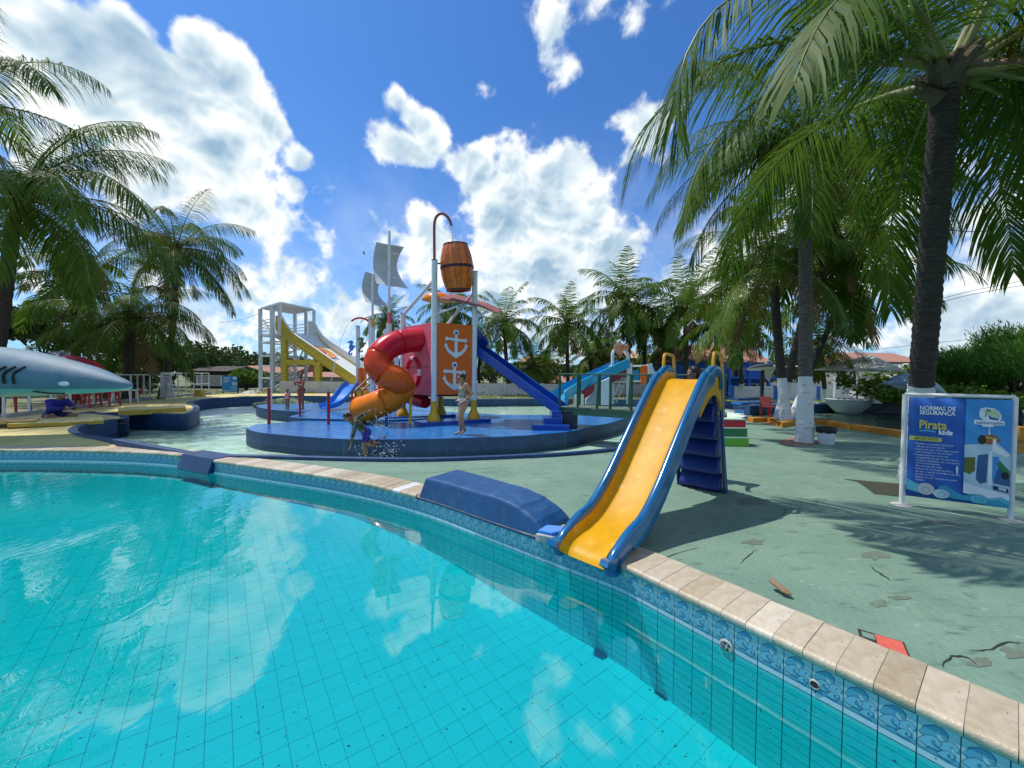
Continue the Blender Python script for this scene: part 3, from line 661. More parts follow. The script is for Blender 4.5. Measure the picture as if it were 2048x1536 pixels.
iso = sp_(isl, 4) + sp_(isl_b, 3)
slab('island_platform', [p[:] for p in iso], -.62, IZ, [M['navy'], M['blue_top']], 'large wet blue island platform with dark blue rim in the wading pool', 'platform')
PB = [G(577, 836, .05), G(600, 839, .05), G(720, 842, .05), G(790, 842, .05), G(845, 840, .05), G(900, 833, .05), G(890, 822, .05), G(800, 812, .05), G(700, 812, .05), G(640, 818, .05)]
zB = .10
slab('island_platform', [p[:] for p in PB], -.62, zB, [M['navy'], M['blue_top']], 'middle blue platform step under the tube slide', 'platform')
PC = [G(512, 811, IZ), G(520, 815, IZ), G(545, 819, IZ), G(591, 822.5, IZ), G(640, 823, IZ), G(760, 822, IZ), G(880, 818, IZ), G(870, 806, IZ), G(760, 803, IZ), G(600, 807, IZ), G(530, 808.5, IZ)]
slab('island_platform', [p[:] for p in sp_(PC, 3)], -.62, IZ, [M['navy'], M['blue_top']], 'back left blue platform where a woman and toddler stand', 'platform')
# spillway block between the pools
a0, a1 = G(353, 914, .03), G(427, 908, .03)
sb = MB()
L0, L1 = Vector((-6.54, 7.60)), Vector((-5.58, 7.16))
nb_ = Vector((.36, .93))
sb.prism([L0[:], L1[:], (L1 + nb_ * .42)[:], (L0 + nb_ * .42 + Vector((-.05, 0)))[:]], -.24, .035)
for i_ in (0, 1): x_, y_, z_ = sb.v[i_]; sb.v[i_] = (x_ - nb_.x * .10, y_ - nb_.y * .10, z_)
tag(sb.build('edge_block', [M['navy']], bevel=.015), 'dark blue sloping block set in a gap of the coping at the far pool edge', 'block')
# soil hole, red sand rings, cracks
hole = [G(1686, 958), G(1715, 964), G(1738, 980), G(1748, 988), G(1800, 994), G(1830, 985), G(1830, 972), G(1800, 968), G(1740, 963)]
tag(sheet('soil_patch', hole, [], .006, M['soil']), kind='structure')
for (x, y, w, h) in ((1600, 884, 42, 9), (1568, 847, 48, 5)):
    pts = [G(x + w * math.cos(t * .4) * (1 + .15 * math.sin(3 * t)), y + h * math.sin(t * .4)) for t in range(16)]
    tag(sheet('sand_patch', pts, [], .005, M['sand']), kind='structure')
crack_m = mat('dark_crack', (.022, .026, .020), .95)  # near-black colour of the thin crack strips laid on the deck
def crack(px, w=.012):
    line = [G(x, y) for x, y in px]; line = sp_(line, 4); rn = random.Random(int(px[0][0])); mb = MB()
    L = [Vector((p.x + rn.uniform(-.008, .008), p.y + rn.uniform(-.008, .008))) for p in line]; n = len(L)
    o1 = offset(L, w / 2); 
    for i in range(n):
        k = math.sin(PI * min(1, max(0, (i + .3) / n))) * rn.uniform(.5, 1.2); t = o1[i] - L[i]; mb.v += [(*(L[i] + t * k), .004), (*(L[i] - t * k), .004)]
    for i in range(n - 1): mb.f.append([2 * i, 2 * i + 1, 2 * i + 3, 2 * i + 2]); mb.mi.append(0); mb.sm.append(False)
    mb.build('crack', crack_m, deck)
crack([(1742, 1132), (1752, 1142), (1764, 1150), (1780, 1162)], .022); crack([(1885, 1337), (1900, 1316), (1930, 1314), (1955, 1331)], .014); crack([(1935, 1300), (1975, 1302), (2010, 1285), (2047, 1288)], .012)
crack([(1935, 1060), (1990, 1066), (2020, 1072)], .010); crack([(1478, 1128), (1500, 1110), (1512, 1098)], .008); crack([(1310, 1130), (1345, 1110), (1400, 1095)], .010); crack([(1535, 1010), (1560, 1015), (1572, 1022), (1560, 1034)], .010)
crack([(800, 948), (900, 943), (1000, 934)], .012); crack([(1855, 1042), (1890, 1048), (1940, 1052)], .016)

# ------------------------------------------------------------------ blue bench on the pool edge
secs = []
sA = min(range(len(inner)), key=lambda i: abs(inner[i].x + 1.27)); sB = min(range(len(inner)), key=lambda i: abs(inner[i].x - .34)); 
for k in range(25):
    t = k / 24; i = int(sA + (sB - sA) * t); p = inner[i]; tn = (inner[i + 1] - inner[i]).normalized(); nn = Vector((-tn.y, tn.x))
    h = .255 if t < .62 else .255 * math.sqrt(max(0, 1 - ((t - .62) / .385) ** 2)) + .004
    if t < .05: h *= .985
    w = .70 - .12 * t; sl = .03
    front_ = p + nn * -.022; top_f = p + nn * sl; top_b = p + nn * (w - .05); bk = p + nn * w
    lean = Vector((tn.x, tn.y)) * (.10 * (1 - t) ** 6)
    secs.append([Vector((*front_, -.055)), Vector((*bk, .0)), Vector((*(top_b + lean), h)), Vector((*(top_f + lean), h))])
mb = MB(); loft(mb, secs, smooth=False)
bench = mb.build('pool_bench', M['navy_bench'], bevel=.03); bm = bmesh.new(); bm.from_mesh(bench.data); bmesh.ops.recalc_face_normals(bm, faces=bm.faces); bm.to_mesh(bench.data); bm.free()
tag(bench, 'dark blue concrete bench block with rounded end on the pool edge', 'bench')
# broken chip of painted block beside the slide lip
cb = MB(); q = P(1108, 1066, 0)
cb.prism([(-.16, -.05), (-.02, -.12), (.13, -.05), (.12, .07), (-.06, .10)], -.04, .075)
cb.m = 1; cb.prism([(-.185, -.055), (-.15, -.085), (-.01, -.15), (.03, -.13), (-.02, -.115), (-.155, -.045)], -.04, .045)
o = cb.build('broken_block', [M['sky_blue'], M['concrete']], bevel=.012, loc=(q.x - .02, q.y - .06, 0)); tag(o, 'small chipped blue and white block wedged between bench and slide', 'block')

# ------------------------------------------------------------------ yellow slide by the pool
ax = Vector((.70, .715, 0)).normalized(); wd = Vector((.715, -.70, 0)).normalized(); S0 = Vector((.72, 3.53, 0))
slide = empty('pool_slide', S0, 0, 'yellow pool slide with blue rims and blue steps, a woman behind it', 'slide')
def SL(t, w, z): return ax * t + wd * w + Vector((0, 0, z))
bed = [(-.06, -.05), (-.02, -.005), (.05, .035), (.18, .075), (.34, .105), (.52, .155), (.72, .27), (.95, .45), (1.25, .735), (1.6, 1.07), (1.95, 1.385), (2.12, 1.52), (2.26, 1.60), (2.40, 1.625), (2.62, 1.625)]
bed = spline([Vector((t, 0, z)) for t, z in bed], 4); hw = lambda t: .235 + .012 * t
mb = MB(); secs = []
for i, p in enumerate(bed):
    tn = (bed[min(i + 1, len(bed) - 1)] - bed[max(i - 1, 0)]).normalized(); up = Vector((-tn.z, 0, tn.x)); w = hw(p.x); row = []
    for a, h in ((-1, .10), (-.97, .045), (-.88, .010), (-.6, -.002), (0, -.006), (.6, -.002), (.88, .010), (.97, .045), (1, .10)):
        q = p + up * h; row.append(SL(q.x, a * w, q.z))
    under = []
    for a in (1.02, .9, 0, -.9, -1.02):
        q = p - up * .025; under.append(SL(q.x, a * w, q.z))
    secs.append(row + under)
loft(mb, secs); chute = mb.build('chute', M['slide_yellow'], slide, ang=60)
# rims: a fat rounded coping that follows the chute, arches over the top and runs down the back
for sgn in (-1, 1):
    path = []
    for i, p in enumerate(bed[:-3]):
        tn = (bed[min(i + 1, len(bed) - 1)] - bed[max(i - 1, 0)]).normalized(); up = Vector((-tn.z, 0, tn.x)); k = min(1, max(0, (p.x + .06) / .35))
        path.append(p + up * (.07 + .075 * k))
    top = path[-1]
    path = [q for q in path if q.x < 2.13]
    path += [Vector((2.20, 0, 1.70)), Vector((2.32, 0, 1.765)), Vector((2.46, 0, 1.785)), Vector((2.60, 0, 1.76)), Vector((2.68, 0, 1.66)), Vector((2.71, 0, 1.50))]
    path.insert(0, Vector((-.095, 0, -.06))); path.insert(1, Vector((-.085, 0, .03)))
    path = spline(path, 3); secs = []
    for i, p in enumerate(path):
        tn = (path[min(i + 1, len(path) - 1)] - path[max(i - 1, 0)]).normalized(); up = Vector((-tn.z, 0, tn.x)); w0 = hw(max(0, min(2.6, p.x)))
        drop = .16 if .2 < p.x < 2.3 else .10; row = []
        for dw, h in ((.0, -drop), (.0, -.02), (.008, .015), (.028, .032), (.062, .031), (.085, .010), (.090, -.02), (.090, -drop - .02)):
            q = p + up * h; row.append(SL(q.x, sgn * (w0 + dw), q.z))
        secs.append(row if sgn > 0 else row[::-1])
    mb = MB(); loft(mb, secs); mb.build('rim', M['slide_blue'], slide, ang=60)
    # side panel: yellow arch with a dark opening, legs reaching the ground
    W0 = sgn * (.235 + .03 + .060)
    Mx4 = Matrix((ax, Vector((0, 0, 1)), wd)).transposed().to_4x4()
    arch_ = [(1.86, 1.28), (2.10, 1.52), (2.28, 1.66), (2.48, 1.70), (2.62, 1.66), (2.69, 1.50), (2.735, 1.26), (2.70, 1.20), (2.66, 1.29), (2.60, 1.36), (2.50, 1.41), (2.36, 1.42), (2.22, 1.38), (2.06, 1.28), (1.90, 1.16)]
    leg_ = [(2.735, 1.255), (2.76, 1.15), (2.90, .55), (3.06, 0), (2.97, 0), (2.85, .55), (2.76, 1.0), (2.70, 1.195)]
    mb = MB(); mb.prism(arch_, W0 - .012, W0 + .012, Mx4); mb.build('side_arch', M['slide_yellow'], slide, bevel=.004)
    mb = MB(); mb.prism(leg_, W0 - .012, W0 + .012, Mx4); mb.build('side_leg', M['step_blue'], slide, bevel=.004)
    mb = MB(); edge = [Vector((x, z, 0)) for x, z in ((2.66, 1.64), (2.70, 1.48), (2.77, 1.15), (2.91, .55), (3.07, .0))]
    mb.tube([SL(p.x, W0, p.y) for p in spline(edge, 3)], .022, 8); mb.build('back_edge', M['slide_blue'], slide)
# moulded steps: each a shell that overlaps the one below
for k in range(6):
    z0, z1 = .02 + k * .255, .02 + k * .255 + .30; t0 = 3.05 - k * .085; w = .285 - .003 * k
    mb = MB(); secs = []
    for (dt, z) in ((.0, z0), (-.135, z0 + .005), (-.155, z0 + .03), (-.15, z0 + .07), (-.05, z1 - .04), (-.02, z1), (.13, z1), (.15, z1 - .03), (.10, z0)):
        secs.append([SL(t0 + dt, a * w, z) for a in (-1, -.93, .93, 1)])
    loft(mb, [[s_[k2] for s_ in secs] for k2 in range(4)], smooth=False); mb.build('step', M['step_blue'], slide, bevel=.022)
mb = MB(); mb.bar(SL(2.30, 0, 1.58), SL(2.74, 0, 1.58), .5, .05); mb.build('platform', M['step_blue'], slide)
for sgn in (-1, 1):
    w = sgn * .325
    pts = [SL(2.36, w, 1.74), SL(2.38, w, 1.93), SL(2.44, w, 1.975), SL(2.66, w, 1.965), SL(2.72, w, 1.93), SL(2.76, w, 1.70), SL(2.80, w, 1.22), SL(2.80, w, .98)]
    mb = MB(); mb.tube(spline(pts, 3), .021, 10); mb.build('handrail', M['yellow_steel'], slide, ang=60)
for w in (-.2, .2):
    mb = MB(); mb.tube([SL(.78, w, 0), SL(.78, w, .29)], .016, 8); mb.build('leg', M['dark'], slide)

# ------------------------------------------------------------------ pirate play tower
TW = empty('play_tower', D(868, 843, 12.6) * Vector((1, 1, 0)) if False else (0, 0, 0), 0)
def dz(py, Y, px=900): return D(px, py, Y).z
pL, pR, pBL = Vector((-2.56, 12.6, 0)), Vector((-1.32, 13.35, 0)), Vector((-3.98, 14.0, 0)); pBR = pR + pBL - pL
TW.location = (pL + pR + pBL + pBR) / 4; tag(TW, 'pirate play tower of pink and orange panels on white posts with yellow feet', 'play tower')
T0 = TW.location.copy()
def child(mb, name, m, par, **k):
    o = mb.build(name, m, par, **k); o.location = -par.location if par.type == 'EMPTY' else (0, 0, 0); return o
ZP = .14
posts = [(pL, 5.36), (pR, 5.2), (pBL, 3.85), (pBR, 3.6)]
for p, h in posts:
    mb = MB(); mb.tube([p + Vector((0, 0, z)) for z in (.75, 1.5, 3, h)], .095, 14); mb.m = 1; mb.tube([p + Vector((0, 0, h)), p + Vector((0, 0, h + .025))], .1, 14); child(mb, 'post', [M['post'], M['dark']], TW)
    mb = MB(); mb.lathe([(.22, ZP), (.22, ZP + .04), (.20, ZP + .12), (.15, ZP + .22), (.108, ZP + .30), (.108, .78)], (p.x, p.y, 0), 18); child(mb, 'post_foot', M['foot_yellow'], TW)
u1, u2 = (pR - pL), (pBL - pL)
def pquad(a, b, z0, z1, th, inset=0.1):
    d = (b - a).normalized(); n = Vector((d.y, -d.x, 0)); a2, b2 = a + d * inset, b - d * inset; mb = MB()
    mb.prism([(a2 + n * th)[:2], (b2 + n * th)[:2], (b2 - n * th)[:2], (a2 - n * th)[:2]], z0, z1); return mb, d, n
mb, d1, n1 = pquad(pL, pR, .99, 3.36, .03); op = child(mb, 'front_panel', M['panel_orange'], TW, bevel=.006)
mb, d2, n2 = pquad(pL, pBL, .96, 3.36, .03); n2 = -n2
child(mb, 'side_panel', M['pink'], TW, bevel=.006)
mb, _, _ = pquad(pBL, pBR, .96, 3.1, .03); child(mb, 'back_panel', M['pink'], TW)
mb, _, _ = pquad(pL, pBL, 1.9, 1.92, .034, .1); child(mb, 'panel_seam', M['maroon'], TW)
mb = MB(); c = T0; mb.prism([p[:2] for p in (pL, pR, pBR, pBL)], .93, .99); child(mb, 'tower_floor', M['dark'], TW)
# anchors on the orange panel
def anchor_shape():
    P_ = [[(-.052, .36), (.052, .36), (.068, -.36), (.0, -.46), (-.068, -.36)], [(-.40, .23), (.40, .18), (.40, .08), (-.40, .13)]]
    for sg in (-1, 1):
        o = [(0, -.36), (.16, -.315), (.29, -.23), (.375, -.12), (.34, -.12), (.42, .03), (.50, -.14), (.455, -.135), (.385, -.29), (.24, -.43), (.0, -.57)]
        P_.append([(sg * x, y) for x, y in o])
    return P_
fdir = d1; fn = n1 if n1.y < 0 else -n1
for zc in (2.70, 1.62):
    mb = MB(); cen = (pL + pR) / 2 + fn * .034 + fdir * (.03 if zc > 2 else -.02); sc_ = .86
    Mx4 = Matrix((fdir, Vector((0, 0, 1)), fn)).transposed().to_4x4(); Mx4.translation = Vector((cen.x, cen.y, zc))
    mb.prism([(x * sc_, y * sc_) for x, y in arcp(0, .43, .115, 0, 360, 18)[:-1]], 0, .019, Mx4)
    for k, q in enumerate(anchor_shape()): mb.prism([(x * sc_, y * sc_) for x, y in q], 0, .020 + .002 * k, Mx4)
    for sx in (-.39, .39): mb.prism([(sx * sc_ + .065 * math.cos(a * PI / 6), (.155 - .05 * sx) * sc_ + .065 * math.sin(a * PI / 6)) for a in range(12)], 0, .031, Mx4)
    mb.m = 1; mb.prism([(.05 * math.cos(a * PI / 6), .42 * sc_ + .05 * math.sin(a * PI / 6)) for a in range(12)], 0, .034, Mx4)
    child(mb, 'anchor', [M['post'], M['house_blue_dark']], TW, bevel=.004)
# plinth
mb = MB()
dd = (pR - pL).normalized(); nn = Vector((dd.y, -dd.x, 0))
for (a, b_) in ((pL, pR), (pBL, pBR)):
    mb = MB(); mb.prism([(a - dd * .55 + nn * .35)[:2], (b_ + dd * .5 + nn * .35)[:2], (b_ + dd * .5 - nn * .4)[:2], (a - dd * .55 - nn * .4)[:2]], -.1, ZP); child(mb, 'plinth', M['royal'], TW, bevel=.015)
# braces and roof sheet
def bars(name, pts, r, m, par, n=8):
    mb = MB()
    for a, b_ in pts: mb.tube([a, b_], r, n)
    return child(mb, name, m, par)
bars('brace', [(pBL + Vector((0, 0, 3.80)), pL + Vector((-.05, .05, 4.72)))], .055, M['post'], TW)
bars('brace', [(pBR + Vector((0, 0, 3.3)), pR + Vector((0, 0.05, 4.55)))], .05, M['post'], TW)
bars('brace', [(pL + Vector((.06, -.02, 3.62)), D(915, 612, 13.0))], .035, M['post'], TW); bars('brace', [(pR + Vector((.06, 0, 3.66)), D(976, 623, 13.2))], .035, M['post'], TW)
bars('brace', [(D(897, 650, 13.6), D(921, 612, 13.3))], .045, M['post'], TW)
cp_ = [(D(876, 596, 12.8), D(905, 588, 15.0)), (D(905, 600, 12.9), D(925, 592, 15.0)), (D(935, 607, 13.0), D(950, 599, 15.0)), (D(965, 613, 13.1), D(975, 606, 15.0)), (D(996, 626, 13.2), D(1003, 619, 15.0))]
mb = MB(); secs = []
for a, b_ in cp_: 
    row = []
    for k in range(7):
        q = a.lerp(b_, k / 6); row.append(q + Vector((0, 0, .03 * (k % 2))))
    secs.append(row + [q - Vector((0, 0, .035)) for q in row[::-1]])
loft(mb, secs, smooth=False); child(mb, 'canopy_sheet', M['rust_red'], TW)
# spray pipe
Yp = 12.6; pts = [pL + Vector((0, 0, 5.2)), D(868.5, 470, Yp), D(869, 446, Yp), D(873, 433, Yp), D(882, 427, Yp), D(891, 430, Yp), D(898, 438, Yp), D(903, 451, Yp)]
sp_pipe = MB(); sp_pipe.tube(spline(pts, 4), .045, 10); child(sp_pipe, 'spray_pipe', M['rust_red'], TW)
M['splash'] = bpy.data.materials.new('falling_water'); M['splash'].use_nodes = True; b = M['splash'].node_tree.nodes['Principled BSDF']; b.inputs['Base Color'].default_value = (.75, .85, .9, 1); b.inputs['Roughness'].default_value = .05; b.inputs['Alpha'].default_value = .55
rn = random.Random(5)
def jet(pts, r, label, n=5):
    mb = MB(); L = spline(pts, 6); mb.tube([q + Vector((rn.uniform(-.3, .3) * r, rn.uniform(-.3, .3) * r, 0)) for q in L], [r * rn.uniform(.5, 1.2) for _ in L], n)
    for k in range(len(L)):
        for j in range(1): mb.ball(L[k] + Vector((rn.uniform(-2.5, 2.5) * r, rn.uniform(-2.5, 2.5) * r, rn.uniform(-.1, .1))), r * rn.uniform(.3, .7), 5, 4)
    return tag(mb.build('water_jet', M['splash']), label, 'water jet')
jet([D(903, 451, Yp), D(904, 462, Yp), D(905, 475, Yp), D(906, 492, Yp)], .03, 'thin water stream falling from the red pipe into the barrel')
# the tipping barrel of staves
bc = Vector(((pL.x + pR.x) / 2 + .06, (pL.y + pR.y) / 2, dz(536, 13.0))); barrel = empty('tipping_barrel', bc, 0, 'brown wooden stave barrel with black hoops hanging between two white posts', 'barrel')
def br_(z): return .545 - .155 * (z / .76) ** 2 - (.0 if z > 0 else 0)
NS = 16; tilt = Matrix.Rotation(math.radians(-4), 4, 'Y') @ Matrix.Rotation(math.radians(5), 4, 'X')
for k in range(NS):
    a0, a1 = 2 * PI * (k + .03) / NS, 2 * PI * (k + .97) / NS; mb = MB(); secs = []
    for j in range(9):
        z = -.76 + 1.52 * j / 8; r = br_(z); row = [(r, a0), (r + .008, (a0 + a1) / 2), (r, a1), (r - .05, a1), (r - .05, a0)]
        secs.append([tilt @ Vector((q * math.cos(a), q * math.sin(a), z)) for q, a in row])
    loft(mb, secs, smooth=False); mb.build('stave', M['wood'], barrel)
for z, h in ((0.0, .085), (-.735, .05), (.745, .035)):
    mb = MB(); r = br_(z) + .016; mb.lathe([(r - .02, z - h / 2), (r, z - h / 2), (r, z + h / 2), (r - .02, z + h / 2)], (0, 0, 0), 32, tilt.to_3x3(), cap=False); mb.build('hoop', M['black'], barrel)
mb = MB(); mb.lathe([(br_(-.7) - .03, -.70), (br_(-.7) - .03, -.67)], (0, 0, 0), 24, tilt.to_3x3()); mb.build('barrel_bottom', M['dark'], barrel)
ba = (pR - pL).normalized(); bars('axle', [(pL + Vector((0, 0, bc.z + .05)), bc - ba * .5 + Vector((0, 0, .05)))], .025, M['black'], barrel); bars('axle', [(bc + ba * .5 + Vector((0, 0, .05)), pR + Vector((0, 0, bc.z - .1)))], .025, M['black'], barrel)
# lifebuoy on the pink panel
lb = pL.lerp(pBL, .60) + n2 * 0; nv = Vector((u2.y, -u2.x, 0)).normalized(); nv = -nv if nv.y > 0 else nv; dv = u2.normalized()
lc = lb + nv * .06; lc.z = 1.72
buoy = empty('lifebuoy', lc, 0, 'red and white ring lifebuoy hanging on the pink tower panel', 'lifebuoy')
for k in range(8):
    aa = [PI * (k / 4 + (1 / 8 if k % 2 else -1 / 8)) for _ in (0,)]; w_ = .22 if k % 2 == 0 else .565
    c0_ = k * PI / 4; pts = [dv * (.40 * math.cos(c0_ + t)) + Vector((0, 0, .50 * math.sin(c0_ + t))) for t in [(-.5 + q / 6) * 2 * w_ for q in range(7)]]
    mb = MB(); mb.tube(pts, .062 if k % 2 else .066, 10); mb.build('red_ring' if k % 2 else 'white_band', M['red'] if k % 2 else M['plastic_white'], buoy)
# tube slide
tpath = [(842, 679, 13.25), (815, 682, 13.0), (789, 688, 12.7), (765, 704, 12.4), (755, 727, 12.2), (769, 748, 12.15), (795, 760, 12.3), (803, 776, 12.55), (787, 795, 12.6), (762, 806, 12.5), (740, 815, 12.55), (722, 820, 12.72)]
tp = spline([D(*q) for q in tpath], 8); tube = empty('tube_slide', (tp[-1].x, tp[-1].y, 0), 0, 'winding tube slide fading from red at the top to orange below', 'tube slide')
cutk = [0, 13, 27, 40, 54, 70, len(tp) - 1]; cmat = [M['red'], M['red'], M['redorange'], M['midorange'], M['orange'], M['orange']]
for k in range(6):
    a, b_ = cutk[k], cutk[k + 1]; seg = tp[a:b_ + 1]; mb = MB(); r = (.405, .405, .41, .42, .43, .44)[k]
    mb.tube(seg, [r] * len(seg), 28, cap=False)
    o = child(mb, 'tube_segment', cmat[k], tube, ang=50)
    so = o.modifiers.new('wall', 'SOLIDIFY'); so.thickness = .02
    mb = MB(); t = (tp[min(b_ + 1, len(tp) - 1)] - tp[b_ - 1]).normalized(); mb.tube([tp[b_] - t * .012, tp[b_] - t * .006, tp[b_] + t * .006, tp[b_] + t * .012], [r + .004, r + .022, r + .022, r + .004], 28, cap=False); child(mb, 'flange', cmat[min(k + 1, 5)], tube)
bars('support_leg', [(D(822, 785, 12.6), D(820, 846, 12.45) * Vector((1, 1, 0)) + Vector((0, 0, .03)))], .05, M['foot_yellow'], tube); bars('support_leg', [(D(773, 815, 12.5), Vector((D(773, 840, 12.5).x, 12.5, .05)))], .05, M['royal'], tube)
# blue straight slide on the right of the tower
bs0, bs1 = D(951, 700, 14.0), D(1122, 826, 12.2); bsl = empty('straight_slide', (bs1.x, bs1.y, 0), 0, 'long straight dark blue slide running down from the tower to the right', 'slide')
dv_ = (bs1 - bs0); dl = dv_.normalized(); sd = dl.cross(Vector((0, 0, 1))).normalized(); upv = sd.cross(dl)
def trough(mb, a, b_, w, h, th):
    secs = []
    for q in (a, b_): secs.append([q + sd * x + upv * y for x, y in ((-w, h), (-w, -.03), (w, -.03), (w, h), (w - th, h), (w - th, .02), (-w + th, .02), (-w + th, h))])
    return loft(mb, secs, smooth=False)
mb = MB(); trough(mb, bs0, bs1, .36, .26, .05); child(mb, 'chute', M['royal'], bsl, bevel=.015)
mb = MB(); trough(mb, bs0 - dl * .45 + Vector((0, 0, .28)), bs0 + dl * .15, .36, .42, .05); child(mb, 'top_hood', M['royal'], bsl, bevel=.015)
for k in range(7):
    q = bs0 + dv_ * (.08 + .13 * k); mb = MB(); mb.bar(q - sd * .3 - upv * .06, q + sd * .3 - upv * .06, .03, .05); child(mb, 'rib', M['royal'], bsl)
# short red slide seen under the tower
mb = MB(); mb.tube([D(826, 795, 14.3), D(842, 800, 13.9), D(852, 806, 13.6)], [.3, .28, .2], 16); tag(mb.build('red_spout', M['red']), 'short red spout hanging below the pink tower panel', 'spout')

# ------------------------------------------------------------------ ship masts with sails, mushroom shower
def col(px, py, z=IZ): p = P(px, py, z); return Vector((p.x, p.y, 0))
def mast(px, Y, ptop, pcol, ccol, sail, label):
    b0 = D(px, 700, Y); b0.z = 0; rt = empty('ship_mast', b0, 0, label, 'mast')
    zt, zc0, zc1 = dz(ptop, Y, px), dz(pcol[0], Y, px), dz(pcol[1], Y, px)
    mb = MB(); mb.tube([(0, 0, IZ), (0, 0, zc1)], .10, 12); mb.build('lower_post', M['post'], rt)
    mb = MB(); mb.tube([(0, 0, zc1), (0, 0, zc0)], .072, 12); mb.build('colour_band', ccol, rt)
    mb = MB(); mb.tube([(0, 0, zc0), (0, 0, zt)], .052, 12); mb.build('mast_pole', M['post'], rt)
    secs = []; (x0, x1, y0, y1) = sail
    n = 9
    for i in range(n + 1):
        v = i / n; row = []
        for j in range(9):
            u = j / 8; bul = math.sin(PI * v) * 7
            px_ = x0 + (x1 - x0) * u + 9 * (v - .45) ** 2 * 4 * (1 if u > .5 else 0) * u - bul * (1 if True else 0) + 12 * max(0, v - .5) * u
            q = D(px_, y0 + (y1 - y0) * v + 10 * (u - .3), Y + .16 + .55 * math.sin(PI * v) * (.55 + .45 * u)) - b0
            row.append(q)
        secs.append(row + [q + Vector((0, .035, 0)) for q in row[::-1]])
    mb = MB(); loft(mb, secs); mb.build('sail', M['sail'], rt, ang=50)
    for zz in (.2, .8):
        q = D(px, y0 + (y1 - y0) * zz, Y) - b0; mb = MB(); mb.bar(q + Vector((-.08, .1, 0)), q + Vector((.3, .3, 0)), .04, .04); mb.build('bracket', M['post'], rt)
mast(778, 15.2, 462, (626, 647), M['pink'], (753, 800, 487, 570), 'taller ship mast with large curved grey white sail and pink band')
mast(745, 17.0, 549, (637, 655), M['foot_yellow'], (731, 762, 546, 607), 'shorter ship mast with smaller curved sail and yellow band')
q = D(875, 598, 15.6); ms = empty('mushroom_shower', (q.x, q.y, 0), 0, 'orange mushroom cap shower on a white pole behind the barrel post', 'shower')
mb = MB(); mb.tube([(0, 0, IZ), (0, 0, q.z)], .11, 12); mb.build('pole', M['post'], ms)
mb = MB(); zc = q.z; mb.lathe([(.0, zc + .24), (.3, zc + .22), (.52, zc + .13), (.62, zc), (.63, zc - .05), (.60, zc - .06), (.3, zc + .02), (.0, zc + .03)][::-1], (0, 0, 0), 24, cap=False); mb.build('cap', M['orange'], ms)
rn = random.Random(9); mb = MB()
for k in range(26):
    a = rn.uniform(0, 6.3); x, y = .6 * math.cos(a), .6 * math.sin(a); z = zc - rn.uniform(.1, 1.4); mb.tube([(x, y, z), (x, y, z - rn.uniform(.05, .2))], .006, 4)
o = mb.build('falling_drops', M['splash']); o.location = ms.location; tag(o, 'water drops falling from the orange mushroom shower', kind='stuff')

# ------------------------------------------------------------------ small play module on the back platform
MY = 18.4; mo = D(735, 800, MY); md = empty('play_module', (mo.x, mo.y, 0), 0, 'small play module with white posts, orange panel and green stair rails behind the tube slide', 'play module')
def mp(px, py, Y=MY): return D(px, py, Y) - md.location
for px, pt, Y in ((716, 653, 18.8), (741, 640, 18.2), (772, 658, 17.6), (793, 655, 18.6)):
    b = D(px, 750, Y) - md.location; mb = MB(); mb.tube([(b.x, b.y, .7), (b.x, b.y, dz(pt, Y, px))], .10, 12); mb.build('post', M['post'], md)
    mb = MB(); mb.lathe([(.2, IZ), (.2, .1), (.13, .3), (.11, .35), (.11, .72)], (b.x, b.y, 0), 12); mb.build('post_foot', M['foot_yellow'], md)
    mb = MB(); mb.tube([(b.x, b.y, dz(pt, Y, px)), (b.x, b.y, dz(pt, Y, px) + .03)], .108, 12); mb.build('post_cap', M['house_blue_dark'], md)
def slabp(name, a, b_, z0, z1, m, par, th=.03):
    d = (b_ - a); d.z = 0; d.normalize(); n = Vector((d.y, -d.x, 0)) * th; mb = MB(); mb.prism([(a + n)[:2], (b_ + n)[:2], (b_ - n)[:2], (a - n)[:2]], z0, z1); return mb.build(name, m, par, bevel=.005)
slabp('orange_panel', mp(717, 750, 18.7), mp(732, 750, 18.3), dz(775, 18.5, 725), dz(736, 18.5, 725), M['panel_orange'], md)
slabp('blue_panel', mp(742, 750, 18.1), mp(750, 750, 17.9), dz(782, 18, 746), dz(738, 18, 746), M['sky_blue'], md)
slabp('orange_panel', mp(757, 750, 18), mp(766, 750, 17.8), dz(784, 18, 760), dz(757, 18, 760), M['panel_orange'], md)
mb = MB(); mb.box(mp(752, 780) + Vector((0, .5, 0)), (1.6, 1.4, .12)); mb.build('deck', M['pink'], md)
for px0, px1 in ((742, 711), (757, 724)):
    mb = MB(); mb.tube([mp(px0, 752, 17.9), mp(px1, 781, 17.0), mp(px1, 806, 17.0)], .05, 8); mb.build('stair_rail', M['green'], md)
for k in range(4):
    mb = MB(); mb.box(mp(722 + 4 * k, 806 - 7 * k, 17.05 + .2 * k), (.75, .26, .16)); mb.build('stair_step', M['pink'] if k == 0 else M['foot_yellow'], md)
